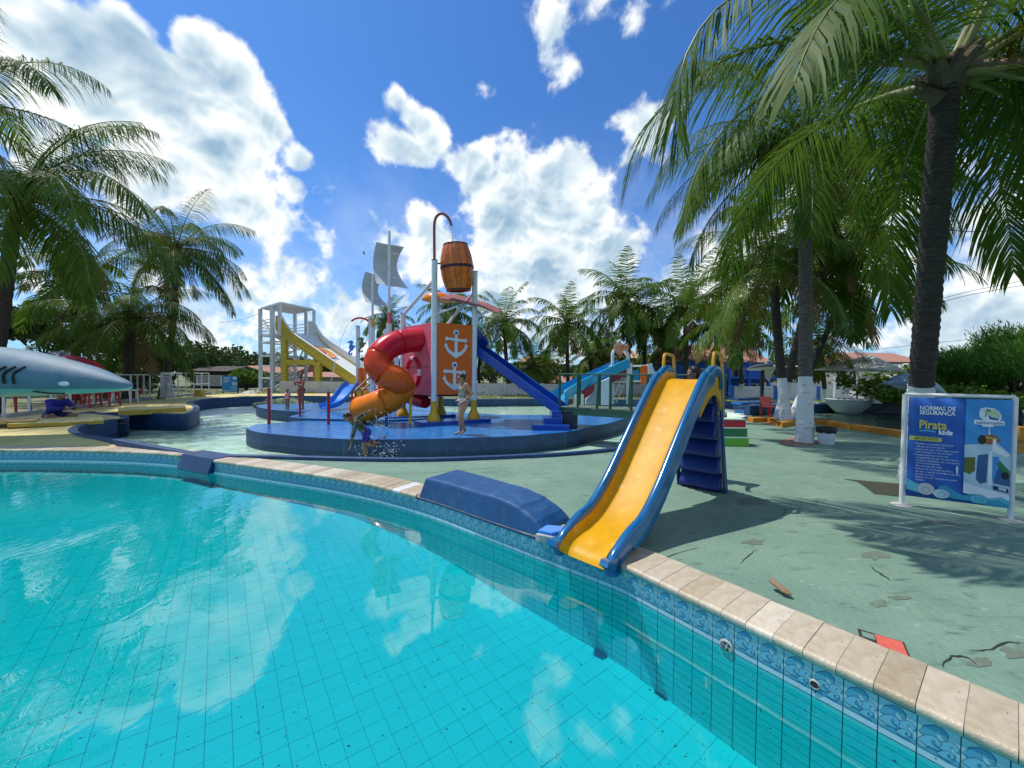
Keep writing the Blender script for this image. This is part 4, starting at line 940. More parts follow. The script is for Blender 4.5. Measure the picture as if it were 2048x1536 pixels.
def seahorse(px, py, Y, m, s, flip, label):
    c = D(px, py, Y); P_ = [(-.02, .50), (.10, .52), (.20, .44), (.20, .30), (.14, .22), (.24, .10), (.36, .12), (.38, -.04), (.27, -.02), (.24, -.16), (.12, -.28), (.02, -.34), (-.06, -.44), (-.04, -.54), (.04, -.56), (.07, -.50), (.02, -.47), (.05, -.44), (.13, -.47), (.13, -.58), (.04, -.65), (-.10, -.62), (-.17, -.50), (-.13, -.36), (-.04, -.24), (-.10, -.10), (-.12, .06), (-.04, .20), (-.02, .28), (-.10, .30), (-.26, .33), (-.27, .38), (-.12, .40), (-.10, .46)]
    mb = MB(); Mx4 = Matrix(((flip, 0, 0), (0, 0, -1), (0, 1, 0))).to_4x4(); mb.prism([(x * s, y * s) for x, y in P_], -.03, .03, Mx4)
    o = mb.build('seahorse_board', m, loc=c); bm = bmesh.new(); bm.from_mesh(o.data); bmesh.ops.recalc_face_normals(bm, faces=bm.faces); bm.to_mesh(o.data); bm.free(); tag(o, label, 'seahorse')
seahorse(701, 694, 18.7, M['sky_blue'], .62, 1, 'flat blue seahorse cutout fixed beside the left post'); seahorse(722, 688, 18.7, M['green'], .64, 1, 'flat olive green seahorse cutout between two white posts')
mb = MB(); mb.tube(spline([D(740, 648, 18.2), D(734, 640, 18.2), D(722, 636, 18.2), D(712, 637, 18.2), D(703, 642, 18.2)], 5), .045, 8); tag(mb.build('spray_spout', M['red']), 'curved red spray spout on top of the left module post', 'spout')
jet([D(703, 642, 18.2), D(695, 652, 18.2), D(687, 668, 18.2), D(681, 682, 18.2), D(677, 700, 18.2), D(668, 735, 18.2), D(662, 765, 18.2)], .016, 'long thin arc of water falling in front of the white chute', 4)
ss0 = [D(707, 768, 18.0), D(698, 774, 17.7), D(688, 787, 17.2), D(676, 802, 16.7), D(662, 811, 16.3), D(646, 815, 16.0)]
mb = MB(); secs = []
sp0 = spline(ss0, 4)
for i, p in enumerate(sp0):
    t = (sp0[min(i + 1, len(sp0) - 1)] - sp0[max(i - 1, 0)]).normalized(); s_ = t.cross(Vector((0, 0, 1))).normalized(); u = s_.cross(t)
    secs.append([p + s_ * x + u * y for x, y in ((-.3, .16), (-.25, -.02), (.25, -.02), (.3, .16), (.34, .14), (.28, -.07), (-.28, -.07), (-.34, .14))])
loft(mb, secs); tag(mb.build('small_slide', M['sky_blue'], ang=50), 'small bright blue curved slide running down onto the back platform', 'slide')

# ------------------------------------------------------------------ red rope posts
RP = [(538, 776, 848, .048, IZ), (657, 783, 849, .045, IZ), (600, 777, 833, .035, zB), (704, 781, 836, .035, zB), (747, 786, 839, .038, zB)]
for i, (x, yt, yb, r, z) in enumerate(RP):
    b = P(x, yb, z); Y = b.y; h = dz(yt, Y, x); mb = MB(); mb.tube([(0, 0, 0), (0, 0, h - z)], r, 10); o = mb.build('rope_post', M['pole_red'], loc=b)
    tag(o, ['red rope post at the far left end of the big island', 'red rope post standing in the middle of the island edge', 'thin red rope post in front of the standing woman', 'thin red rope post left of the green stair rails', 'red rope post right under the orange tube slide'][i], 'post', 'red rope posts on the islands')
b = P(543, 813, IZ); mb = MB(); mb.tube([(0, 0, 0), (0, 0, 1.25)], .03, 8); tag(mb.build('white_pole', M['post'], loc=b), 'slim white pole beside the left red rope post', 'pole')
# crocodile figure lying in the water
c = G(570, 808, -.2); cr = MB(); rn = random.Random(4)
sec_ = []
for t, w, h in ((-1.9, .05, .06), (-1.8, .22, .16), (-1.3, .30, .20), (-.95, .34, .34), (-.7, .42, .30), (-.2, .55, .40), (.4, .58, .42), (.9, .40, .30), (1.5, .2, .18), (2.2, .05, .08)):
    sec_.append([Vector((t, w * math.cos(a * PI / 5), h * (.25 + math.sin(a * PI / 5)))) for a in range(10)])
loft(cr, sec_)
for k in range(16): cr.lathe([(.07, 0), (.0, .12)], (-.6 + .16 * k, rn.uniform(-.2, .2), .36 if k < 9 else .28 - .02 * (k - 9)), 5)
for sg in (-1, 1): cr.ball((-.98, sg * .16, .36), .09)
M['croc'] = mat('mossy_green_paint', (.10, .17, .10), .7, col2=(.30, .33, .16), vscale=5, bump=1, bscale=9)
o = cr.build('crocodile_statue', M['croc'], loc=(c.x, c.y, -.32)); o.rotation_euler = (0, 0, .03); tag(o, 'mottled green crocodile statue lying at the back edge of the wading pool', 'statue')

# ------------------------------------------------------------------ green footbridge with its pier and steps
b0, b1 = Vector((1.48, 12.05, 0)), Vector((5.45, 9.75, 0)); bd_ = (b1 - b0).normalized(); bn = Vector((bd_.y, -bd_.x, 0))
BR = empty('footbridge', b0, 0, 'dark green footbridge with plank deck and thin railings', 'bridge'); BL = (b1 - b0).length; ZD = .66
if bn.y > 0: bn = -bn
def bq(t, w, z): return bd_ * t + bn * w + Vector((0, 0, z))
for w in (.0, -1.05):
    mb = MB(); mb.bar(bq(0, w, ZD - .10), bq(BL, w, ZD - .10), .09, .20); mb.build('beam', M['bridge_green'], BR)
    mb = MB(); mb.tube([bq(-.02, w, ZD + 1.05), bq(BL, w, ZD + 1.05)], .024, 8); mb.build('handrail', M['bridge_green'], BR)
    ts = (.02, .62, 1.22, 1.62, 2.22, 2.62, 3.22, 3.85, 4.5) if w == 0 else (.3, .98, 1.9, 2.9, 3.6, 4.4)
    for k, t in enumerate(ts):
        mb = MB(); mb.bar(bq(t, w, ZD - .02), bq(t + (.05 if k % 3 == 2 else 0), w, ZD + 1.04), .055 if w else .07, .06); mb.build('rail_post', M['bridge_green'], BR)
k = 0
while k * .17 < BL - .1:
    mb = MB(); t = k * .17 + .085; mb.bar(bq(t, .05, ZD + .015 + .006 * (k % 3)), bq(t, -1.1, ZD + .015), .155, .03); mb.build('plank', M['plank'], BR); k += 1
# pier of stacked blue blocks
mb = MB(); mb.box((b0.x + .36, b0.y + .18, .30), (.46, .9, .56), rz=-.1); tag(mb.build('bridge_pier', mat('blue_black_paint', (.004, .010, .035), .5), bevel=.02), 'blue black square pier carrying the left end of the footbridge', 'pier')
stp = empty('island_steps', (1.0, 11.9, 0), 0, 'bright blue stepped block beside the bridge pier at the slide end', 'steps')
for k, (x0, x1, y0, y1, z) in enumerate(((.62, 1.72, 11.35, 12.3, .18), (.98, 1.52, 11.6, 12.3, .36), (1.22, 1.52, 11.7, 12.4, .58))):
    mb = MB(); mb.box(((x0 + x1) / 2 - 1.0 , (y0 + y1) / 2 - 11.9, (z + 0) / 2), (x1 - x0, y1 - y0, z + .02)); mb.build('step', M['royal'], stp, bevel=.015)
mb = MB(); mb.prism([G(1124, 861, IZ)[:], G(1152, 856.5, IZ)[:], (G(1152, 856.5, IZ) + Vector((.1, .45)))[:], (G(1124, 861, IZ) + Vector((.1, .45)))[:]], IZ, .17); o = mb.build('low_step', [M['navy']], bevel=.01); tag(o, 'low dark blue step slab at the island rim below the pier', 'step')
cs0 = P(1470, 893, 0); st2 = empty('bridge_steps', (cs0.x, cs0.y, 0), -.02, 'concrete steps with red, dark green and lime green risers behind the yellow slide', 'steps')
for k, (m_, z0, z1) in enumerate(((M['lime'], 0, .20), (M['mid_green'], .225, .42), (M['steprED'], .445, .62))):
    mb = MB(); mb.box((-.35, .16 + .07 * k, (z0 + z1) / 2), (1.35, .32, z1 - z0)); mb.build('riser', m_, st2)
    mb = MB(); mb.box((-.35, .16 + .07 * k, z1 + .0125), (1.37, .34, .025)); mb.build('tread', M['stepw'], st2)

# ------------------------------------------------------------------ turquoise slide and climbing frame across the pool
FY = 21.5; fo = D(1180, 808, FY); FS = empty('far_slide', (fo.x, fo.y, 0), 0, 'turquoise slide with dark red lower sides on pale blue blocks', 'slide')
def fp(px, py, Y=FY): return D(px, py, Y) - FS.location
mb = MB(); line = [(1250, 732, 22.5), (1228, 742, 22.3), (1165, 771, 21.6), (1137, 786, 21.2), (1122, 798, 21), (1115, 808, 20.8)]; secs = []
sl = spline([fp(*q) for q in line], 4)
for i, p in enumerate(sl):
    t = (sl[min(i + 1, len(sl) - 1)] - sl[max(i - 1, 0)]).normalized(); s_ = t.cross(Vector((0, 0, 1))).normalized(); u = s_.cross(t)
    secs.append([p + s_ * x + u * y for x, y in ((-.55, .45), (-.5, 0), (.5, 0), (.55, .45), (.62, .43), (.56, -.08), (-.56, -.08), (-.62, .43))])
loft(mb, secs); mb.build('chute', M['teal'], FS, ang=45)
Mfx = Matrix(((1, 0, 0), (0, 0, 1), (0, 1, 0))).to_4x4()
def fpoly(name, pts, Y, th, m):
    q = [fp(x, y, Y) for x, y in pts]; mb = MB(); mb.prism([(p.x, p.z) for p in q], q[0].y - th, q[0].y + th, Mfx); o = mb.build(name, m, FS); bm = bmesh.new(); bm.from_mesh(o.data); bmesh.ops.recalc_face_normals(bm, faces=bm.faces); bm.to_mesh(o.data); bm.free()
fpoly('red_side', [(1222, 752), (1252, 738), (1250, 752), (1222, 767)], 22.0, .04, M['maroon']); fpoly('red_side', [(1162, 782), (1189, 768), (1188, 782), (1178, 792), (1168, 797)], 21.0, .04, M['maroon']); fpoly('red_side', [(1138, 808), (1145, 795), (1145, 808)], 20.8, .04, M['maroon'])
fpoly('white_block', [(1196, 764), (1217, 755), (1217, 809), (1196, 809)], 21.4, .5, M['lightblue_wall']); fpoly('white_block', [(1172, 800), (1190, 784), (1197, 770), (1197, 809), (1172, 809)], 21.9, .3, M['lightblue_wall'])
fpoly('white_block', [(1146, 788), (1165, 788), (1165, 809), (1146, 809)], 20.9, .35, M['white_wall']); fpoly('white_block', [(1118, 788), (1134, 783), (1134, 809), (1118, 809)], 22.3, .35, M['white_wall'])
FR = empty('climbing_frame', (D(1260, 808, 22.5).x, 22.5, 0), 0, 'pale climbing frame with arched top, fish board and ladder', 'climbing frame')
def frp(px, py, Y=22.5): return D(px, py, Y) - FR.location
def frt(name, pts, r, m='post', Y=22.5):
    mb = MB(); mb.tube([frp(x, y, Y) for x, y in pts], r, 8); mb.build(name, M[m], FR)
arch = [(1225, 808), (1225, 720), (1226, 706), (1231, 698), (1240, 695), (1249, 698), (1254, 706), (1256, 720), (1256, 808)]
mb = MB(); mb.tube(spline([frp(*q) for q in arch], 3), .09, 10); mb.build('arch', M['post'], FR)
for x, yt in ((1261, 726), (1297, 728)): frt('post', [(x, yt), (x, 808)], .09)
for y in (732, 762): frt('rail', [(1261, y), (1297, y)], .05)
frt('rail', [(1218, 732), (1260, 734)], .05); frt('rail', [(1225, 763), (1262, 763)], .06)
for k in range(7): frt('baluster', [(1264 + 2.2 * k, 740), (1264 + 2.2 * k, 762)], .03, 'teal')
slb = frp(1290, 750); mb = MB(); mb.box(slb, (.5, .1, 1.1)); mb.build('orange_board', M['panel_orange'], FR)
for sx in (0, 10): frt('ladder_rail', [(1222 + sx, 806), (1245 + sx, 752)], .03, 'steel', 22.2)
for k in range(7): t = k / 6.5; frt('ladder_rung', [(1223 + 22 * t, 803 - 50 * t), (1233 + 22 * t, 803 - 50 * t)], .025, 'steel', 22.2)
mb = MB(); mb.tube(spline([frp(1299, 728), frp(1303, 742), frp(1312, 755), (frp(1326, 762)), frp(1338, 763)], 4), .16, 8); mb.build('curved_spout', M['lightblue_wall'], FR)
fc = [(-.5, .0), (-.3, .35), (0, .62), (.18, .4), (.32, .12), (.62, .42), (.75, .1), (.6, -.18), (.35, -.05), (.25, -.4), (.05, -.62), (-.3, -.3)]
mb = MB(); q = frp(1239, 697, 22.4); mb.prism([(q.x + x * .75, q.z + y * .75) for x, y in fc], q.y - .03, q.y + .03, Mfx); o = mb.build('fish_board', mat('fish_paint', (.62, .10, .02), .5, col2=(.7, .4, .25), vscale=3), FR); bm = bmesh.new(); bm.from_mesh(o.data); bmesh.ops.recalc_face_normals(bm, faces=bm.faces); bm.to_mesh(o.data); bm.free()

# ------------------------------------------------------------------ big white chute and its steel tower
ts_, tw_ = Vector((.955, -.297, 0)), Vector((.297, .955, 0)); O3 = D(559, 700, 32.3); O3.z = 0
BS = empty('giant_slide', O3, 0, 'tall wide white water slide with yellow side wall on yellow columns', 'slide')
def tq(t, w, z): return ts_ * t + tw_ * w + Vector((0, 0, z))
prof = [(-.3, 5.15), (.35, 5.15), (.9, 4.75), (1.6, 4.2), (3.5, 3.15), (5.5, 2.05), (7.3, 1.05), (8.4, .55), (9.5, .3)]
topr = [(-.3, 6.45), (.25, 6.45), (.7, 5.8), (1.25, 5.2), (1.9, 4.75), (3.7, 3.75), (5.7, 2.62), (7.4, 1.65), (8.6, 1.05), (9.5, .8)]
WW = 3.4
def ztop(t):
    for (a, za), (b_, zb) in zip(topr, topr[1:]):
        if t <= b_: return za + (zb - za) * (t - a) / (b_ - a)
    return topr[-1][1]
for w, m_ in ((0, 'yellow_tower'), (WW, 'yellow_tower')):
    mb = MB(); th = .11
    low = [(-.3, 5.25), (0.0, 5.02), (.6, 4.62), (1.3, 4.15), (3.5, 2.95), (5.5, 1.85), (7.3, .85), (8.4, .35), (9.5, .1)]
    pts = topr + low[::-1]; Mx4 = Matrix((ts_, Vector((0, 0, 1)), tw_)).transposed().to_4x4()
    mb.prism(pts, w - th, w + th, Mx4)
    mats_ = [M['yellow_tower'], M['white']]
    for i, f in enumerate(mb.f):
        nrm = (Vector(mb.v[f[1]]) - Vector(mb.v[f[0]])).cross(Vector(mb.v[f[2]]) - Vector(mb.v[f[1]])).normalized()
        inner_ = (nrm.dot(tw_) > .9 and w == 0) or (nrm.dot(tw_) < -.9 and w > 0) or abs(nrm.dot(tw_)) < .1 and len(f) == 4
        if inner_: mb.mi[i] = 1
    o = mb.build('side_wall', mats_, BS); bm = bmesh.new(); bm.from_mesh(o.data); bmesh.ops.recalc_face_normals(bm, faces=bm.faces)
    for f in bm.faces:
        nn_ = f.normal.dot(tw_); f.material_index = 0 if (nn_ < -.9 and w == 0) or (nn_ > .9 and w > 0) or f.normal.z < -.3 else 1
    bm.to_mesh(o.data); bm.free()
    mb = MB()
    for (a, za), (b_, zb) in zip(topr[2:], topr[3:]): mb.bar(tq(a, w - th - .03, za - .58 + (.18 if a < 1 else 0)), tq(b_, w - th - .03, zb - .58), .07, .09)
    mb.build('side_ledge', M['yellow_tower'], BS)
mb = MB(); secs = [[tq(t, w, z) for w, z in ((.1, z_), (WW - .1, z_), (WW - .1, z_ - .18), (.1, z_ - .18))] for t, z_ in prof]; loft(mb, secs, smooth=False); mb.build('chute_bed', M['white'], BS)
# sun emblem painted on the bed
def bedpt(t, w):
    for (a, za), (b_, zb) in zip(prof, prof[1:]):
        if t <= b_: return tq(t, w, za + (zb - za) * (t - a) / (b_ - a) + .02)
    return tq(t, w, .4)
sunp = mat('sun_emblem_orange', (.72, .26, .02), .5); blu = mat('emblem_blue', (.02, .06, .3), .5)
mb = MB()
for r0, r1, mi in ((.0, .42, 1), (.5, .78, 0), (.84, 1.05, 0)):
    mb.m = mi; b = len(mb.v); n = 20
    for k in range(n + 1):
        a = PI * k / n + 1.57
        for r in (r0, r1): mb.v.append(tuple(bedpt(2.9 + r * math.sin(a) * -1.0, 1.5 - r * math.cos(a) * 1.25)))
    for k in range(n): mb.f.append([b + 2 * k, b + 2 * k + 1, b + 2 * k + 3, b + 2 * k + 2]); mb.mi.append(mi); mb.sm.append(False)
mb.m = 2
for k in range(7): mb.add([bedpt(3.75, .5 + .28 * k), bedpt(4.0, .5 + .28 * k), bedpt(4.0, .7 + .28 * k), bedpt(3.75, .7 + .28 * k)], [(0, 1, 2, 3)])
mb.build('sun_emblem', [sunp, mat('emblem_red', (.5, .05, .03), .5), blu], BS)
for t, w in ((.55, 0), (.55, WW), (4.05, 0), (4.05, WW)):
    zt = 4.6 if t < 1 else 2.6; mb = MB(); mb.box(tq(t, w, zt / 2), (.52, .30, zt), rot=Matrix((ts_, tw_, Vector((0, 0, 1)))).transposed()); mb.build('column', M['yellow_tower'], BS)
mb = MB(); mb.bar(tq(.8, 0, 2.55), tq(3.8, 0, 2.55), .25, .42); mb.build('tie_beam', M['yellow_tower'], BS); mb = MB(); mb.bar(tq(.8, WW, 2.55), tq(3.8, WW, 2.55), .25, .42); mb.build('tie_beam', M['yellow_tower'], BS)
for k in range(3): mb = MB(); mb.box(tq(3.0 - .05 * k, -.9 + .3 * k, .11 + .2 * k), (3.2 - .3 * k, .8, .2), rot=Matrix((ts_, tw_, Vector((0, 0, 1)))).transposed()); mb.build('base_step', M['yellow_side'], BS)

ST = empty('slide_tower', O3 + tq(-.3, 1.5, 0), 0, 'open white steel stair tower with flat roof behind the giant slide', 'tower')
off = -(tq(-.3, 1.5, 0))
tA, tB, tC, tD = (-.35, -.15), (-1.55, .1), (-.25, 3.6), (-2.2, 3.2)
cor = {'n': tq(-.02, -.25, 0), 'l': tq(-2.0, 2.2, 0), 'f': tq(1.6, 5.6, 0), 'r': tq(2.35, 3.9, 0)}
cor = {'n': D(560, 700, 32.0) - O3, 'l': D(521, 700, 35.0) - O3, 'm': D(545, 700, 33.2) - O3, 'f': D(590, 700, 38.0) - O3, 'q': D(612, 700, 36.6) - O3, 'r': D(628, 700, 35.3) - O3}
for k in cor: cor[k].z = 0
ZT = 7.45
def tb_(name, a, b_, w=.16, m='post'):
    mb = MB(); mb.bar(Vector(a) + off, Vector(b_) + off, w, w); mb.build(name, M[m], ST)
def up_(k, z): return cor[k] + Vector((0, 0, z))
for k, z0, w in (('l', 0, .24), ('m', 0, .28), ('n', 4.8, .22), ('f', 0, .24), ('q', 0, .22), ('r', 4.8, .2)): tb_('tower_post', up_(k, z0), up_(k, ZT), w)
mb = MB(); mb.prism([(cor[k] * 1.0 + off)[:2] for k in ('l', 'n', 'r', 'f')], ZT, ZT + .13); mb.build('flat_roof', M['post'], ST)
for z in (5.2, 5.45, 5.75, 6.05, 6.35):
    tb_('guard_rail', up_('l', z), up_('f', z), .07); tb_('guard_rail', up_('f', z), up_('q', z), .07); tb_('guard_rail', up_('q', z), up_('r', z), .07)
    if z > 5.3: tb_('guard_rail', up_('l', z), up_('m', z), .06)
mb = MB(); mb.prism([(cor[k] + off)[:2] for k in ('l', 'm', 'q', 'f')], 4.95, 5.1); mb.build('landing', M['post'], ST)
for z, a, b_ in ((1.2, 'l', 'm'), (2.3, 'l', 'm'), (3.2, 'l', 'm'), (4.4, 'l', 'm')):
    tb_('cross_beam', up_(a, z), up_(b_, z), .12); tb_('cross_beam', up_('m', z), up_('q', z), .12); tb_('cross_beam', up_('l', z), up_('f', z), .12)
tb_('diagonal', up_('l', 6.9), up_('m', 4.9), .1); tb_('diagonal', up_('m', 5.3), up_('n', 6.6), .1); tb_('diagonal', up_('q', 4.3), up_('f', 2.4), .1)
for fl in range(4):                       # zig-zag stairs inside the tower
    a = cor['m'].lerp(cor['l'], .3 if fl % 2 else .8).lerp(cor['f'], .25); b_ = cor['q'].lerp(cor['f'], .3 if fl % 2 else .8).lerp(cor['m'], .2); z0, z1 = fl * 1.24 + .1, (fl + 1) * 1.24 + .1
    if fl % 2: a, b_ = b_, a
    for sd_ in (-.45, .45):
        o3 = (cor['l'] - cor['m']).normalized() * sd_
        tb_('stair_stringer', a + o3 + Vector((0, 0, z0)), b_ + o3 + Vector((0, 0, z1)), .10)
        for hz in (.5, .95): tb_('stair_rail', a + o3 + Vector((0, 0, z0 + hz)), b_ + o3 + Vector((0, 0, z1 + hz)), .05)
    for k in range(7):
        c = a.lerp(b_, (k + .5) / 7) + Vector((0, 0, z0 + (z1 - z0) * (k + .5) / 7)); o3 = (cor['l'] - cor['m']).normalized() * .45; mb = MB(); mb.bar(c - o3 + off, c + o3 + off, .26, .05); mb.build('stair_tread', M['post'], ST)

# ------------------------------------------------------------------ banner sign
g0, g1 = P(1803, 1010, 0), P(2021, 1040, 0); e = (g1 - g0); W_ = e.length; e.normalize(); nb = Vector((e.y, -e.x, 0)); nb = nb if nb.y < 0 else -nb
sign = empty('banner_sign', g0, 0, 'blue safety rules banner laced to a white pipe frame on the green deck', 'sign')
Ms = Matrix((e, Vector((0, 0, 1)), nb)).transposed().to_4x4()     # local x along the banner, y up, z towards the viewer
BH = 1.455
for x in (0, W_):
    mb = MB(); mb.tube([e * x, e * x + Vector((0, 0, BH))], .026, 10); mb.build('frame_post', M['white'], sign)
    mb = MB(); mb.lathe([(.11, .001), (.10, .012), (.04, .02)], e * x, 12); mb.build('footing', M['concrete'], sign)
for z in (BH, .155):
    mb = MB(); mb.tube([Vector((0, 0, z)), e * W_ + Vector((0, 0, z))], .022, 10); mb.build('frame_bar', M['white'], sign)
bx0, bx1, bz0, bz1 = .03, W_ - .03, .14, 1.42; bw, bh = bx1 - bx0, bz1 - bz0
def flat(name, m, spec='.3'): return mat(name, m, .5)
F_ = {k: mat('print_' + k, c, .55) for k, c in dict(blue=(.012, .10, .42), sky=(.035, .26, .62), white=(.72, .78, .82), yellow=(.55, .52, .10), navy=(.01, .03, .12), brown=(.30, .10, .03), pale=(.40, .58, .66), teal=(.03, .30, .45), teal2=(.10, .45, .58), lgreen=(.50, .62, .38), green=(.03, .22, .06), grey=(.42, .46, .50), tree=(.10, .14, .03), dblue=(.02, .10, .25), black=(.012, .01, .012)).items()}
mb = MB(); nx, nz_ = 14, 10
def ripple(u, v): return .006 * math.sin(u * 9 + v * 2) * (1 - abs(2 * v - 1)) + .004 * math.sin(v * 14 + u * 3) * math.sin(u * PI)
for j in range(nz_ + 1):
    for i in range(nx + 1): u, v = i / nx, j / nz_; mb.v.append(tuple(Ms @ Vector((bx0 + bw * u, bz0 + bh * v, .028 + ripple(u, v)))))
for j in range(nz_):
    for i in range(nx): a = j * (nx + 1) + i; mb.f.append([a, a + 1, a + nx + 2, a + nx + 1]); mb.mi.append(0); mb.sm.append(True)
ban = mb.build('banner', F_['blue'], sign); so = ban.modifiers.new('t', 'SOLIDIFY'); so.thickness = .002; so.offset = -1
lay = [.0385]
def pr(name, pts, m):            # flat print: outline given in fractions of the banner (u right, v down)
    lay[0] += .00018; mb = MB(); mb.add([Ms @ Vector((bx0 + bw * u, bz1 - bh * v, lay[0])) for u, v in pts], [list(t) for t in tess([(u * bw, -v * bh) for u, v in pts])])
    for i, f in enumerate(mb.f): pass
    o = mb.build(name, F_[m], sign); bm = bmesh.new(); bm.from_mesh(o.data)
    for f in bm.faces:
        if f.normal.dot(nb) < 0: f.normal_flip()
    bm.to_mesh(o.data); bm.free(); return o
def ell(u, v, ru, rv, n=24, a0=0, a1=360): return [(u + ru * math.cos(math.radians(a0 + (a1 - a0) * k / n)), v + rv * math.sin(math.radians(a0 + (a1 - a0) * k / n))) for k in range(n if a1 - a0 == 360 else n + 1)]
def txt(s_, u, v, h, m, wide=None, bold=0):
    cu = bpy.data.curves.new('lettering', 'FONT'); cu.body = s_; cu.size = h * bh * 1.38; cu.offset = bold; cu.resolution_u = 2
    o = bpy.data.objects.new('lettering', cu); COL.objects.link(o); dg = bpy.context.evaluated_depsgraph_get(); me = bpy.data.meshes.new_from_object(o.evaluated_get(dg)); bpy.data.objects.remove(o)
    xs = [q.co.x for q in me.vertices] or [0, 1]; k = (wide * bw / max(1e-4, max(xs) - min(xs))) if wide else 1; lay[0] += .00018
    for q in me.vertices: p = Ms @ Vector((bx0 + bw * u + (q.co.x - min(xs)) * k, bz1 - bh * v + q.co.y, lay[0])); q.co = p
    me.materials.clear(); me.materials.append(F_[m]); return obj('lettering', me, sign)
pr('photo_print', [(.575, .0), (1, .0), (1, .97), (.575, .90)], 'sky')
pr('photo_print', [(.575, .44), (.75, .42), (.85, .38), (1, .50), (1, .97), (.575, .90)], 'pale')
pr('photo_print', [(.575, .56), (.68, .55), (.68, .68), (.63, .72), (.575, .70)], 'tree')
pr('photo_print', [(.70, .53), (.80, .51), (.79, .78), (.73, .80), (.69, .76)], 'dblue'); pr('photo_print', [(.84, .53), (.90, .53), (.86, .76), (.82, .76)], 'sky'); pr('photo_print', [(.90, .58), (1, .66), (1, .80), (.85, .78)], 'dblue')
pr('photo_print', [(.90, .56), (1.0, .66), (1.0, .72), (.88, .61)], 'green'); pr('photo_print', [(.80, .50), (.835, .47), (.84, .80), (.805, .82)], 'white'); pr('photo_print', [(.84, .41), (.99, .50), (.97, .53), (.83, .48)], 'white')
pr('photo_print', ell(.955, .70, .035, .035), 'black'); pr('photo_print', [(.575, .80), (.7, .83), (1, .88), (1, .97), (.575, .90)], 'white'); pr('photo_print', [(.85, .80), (.99, .82), (.99, .86), (.85, .84)], 'navy'); pr('photo_print', [(.90, .81), (.97, .82), (.97, .845), (.90, .835)], 'pale')
pr('photo_print', ell(.80, .375, .10, .045), 'brown'); pr('photo_print', ell(.735, .38, .038, .045), 'black'); pr('photo_print', [(.77, .35), (.88, .36), (.88, .368), (.77, .362)], 'yellow'); pr('photo_print', [(.835, .37), (.865, .37), (.87, .46), (.83, .46)], 'white'); pr('photo_print', [(.79, .28), (.80, .26), (.81, .33), (.795, .33)], 'white')
pr('logo_oval', [(.70, .13), (.71, .085), (.76, .075), (.83, .08), (.88, .11), (.905, .15), (.90, .185), (.88, .20), (.75, .20), (.70, .165)], 'white'); pr('logo_oval', [(.78, .095), (.83, .09), (.875, .12), (.893, .155), (.885, .18), (.80, .155), (.76, .13)], 'lgreen')
pr('logo_sea', [(.775, .145), (.82, .165), (.88, .178), (.87, .192), (.80, .185)], 'dblue'); pr('logo_palm', [(.752, .165), (.762, .105), (.772, .105), (.765, .165)], 'green')
for a in (-70, -35, 0, 180, 215, 250): pr('logo_palm', [(.764, .105), (.764 + .035 * math.cos(math.radians(a - 8)), .105 + .022 * math.sin(math.radians(a - 8)) * (1 if a in (0, 180) else 1)), (.764 + .043 * math.cos(math.radians(a + 8)), .115 + .022 * math.sin(math.radians(a + 8)))], 'green')
pr('logo_plate', [(.655, .195), (.93, .195), (.935, .225), (.93, .238), (.85, .240), (.82, .258), (.74, .258), (.72, .238), (.655, .238)], 'white'); txt('camurupim', .668, .230, .026, 'dblue', .25, .0012)
txt('NORMAS DE', .115, .120, .040, 'white', .36, .0022); txt('SEGURANÇA', .115, .165, .040, 'white', .36, .0022)
txt('Pirata', .115, .305, .085, 'yellow', .28, .004); txt('kids', .315, .355, .045, 'white', .14, .004)
pr('wave_print', ell(.20, .335, .09, .016) , 'teal2'); pr('wave_print', ell(.20, .345, .085, .014), 'blue')
pr('pill', [(.015, .385), (.33, .39)] + ell(.33, .410, .018, .0205, 8, -90, 90) + [(.015, .428)], 'yellow'); txt('IMPORTANTE', .065, .420, .026, 'tree', .25, .0012)
rows = ['• Respeitar a capacidade máxima de', 'kids por vez no brinquedo;', '• Crianças até 3 anos devem estar vestidas', 'com uma fralda ou boia de braço;', '• Crianças de até 3 anos devem estar', 'acompanhadas dos pais ou responsáveis;', 'Respeite a sinalização, use o brinquedo', 'em nossos brinquedos;', 'Não use roupa com metal;', 'Evite correr nas bordas da piscina;', 'Ao sair, respeite as bordas da piscina', 'para não escorregar;', 'Aguarde o monitor autorizar para descer', 'o toboágua.']
wid = [.40, .29, .45, .37, .36, .43, .44, .25, .27, .38, .45, .20, .42, .09]
for k, (r_, w_) in enumerate(zip(rows, wid)): txt(r_, .065 if r_[0] == '•' else .09, .466 + .0278 * k, .0165, 'white', w_)
pr('figure_mark', [(.495, .665), (.52, .665), (.515, .73), (.50, .73)], 'white'); pr('figure_mark', ell(.507, .657, .008, .008), 'white')
pr('wave_print', [(.0, .82), (.10, .86), (.16, .87), (.16, .955), (.0, .93)], 'teal2'); pr('wave_print', [(.33, .86), (.40, .85), (.50, .90), (.58, .925), (.68, .90), (.76, .905), (.72, .97), (.50, .97), (.33, .955)], 'teal')
pr('wave_print', [(.76, .93), (.85, .92), (.92, .90), (1, .93), (1, .995), (.76, .985)], 'teal2'); pr('wave_print', [(.78, .96), (.90, .93), (1, .97), (1, .998), (.8, .99)], 'teal')
def whirl(u, v, ru, rv, m):
    pr('wave_print', ell(u, v, ru * 1.04, rv * 1.04), 'navy'); pr('wave_print', ell(u, v, ru, rv), m); pr('wave_print', ell(u + ru * .05, v + rv * .2, ru * .45, rv * .45), 'navy'); pr('wave_print', ell(u + ru * .05, v + rv * .2, ru * .40, rv * .40), m)
whirl(.20, .905, .09, .058, 'grey'); whirl(.36, .935, .085, .045, 'pale'); whirl(.72, .945, .085, .040, 'teal2')

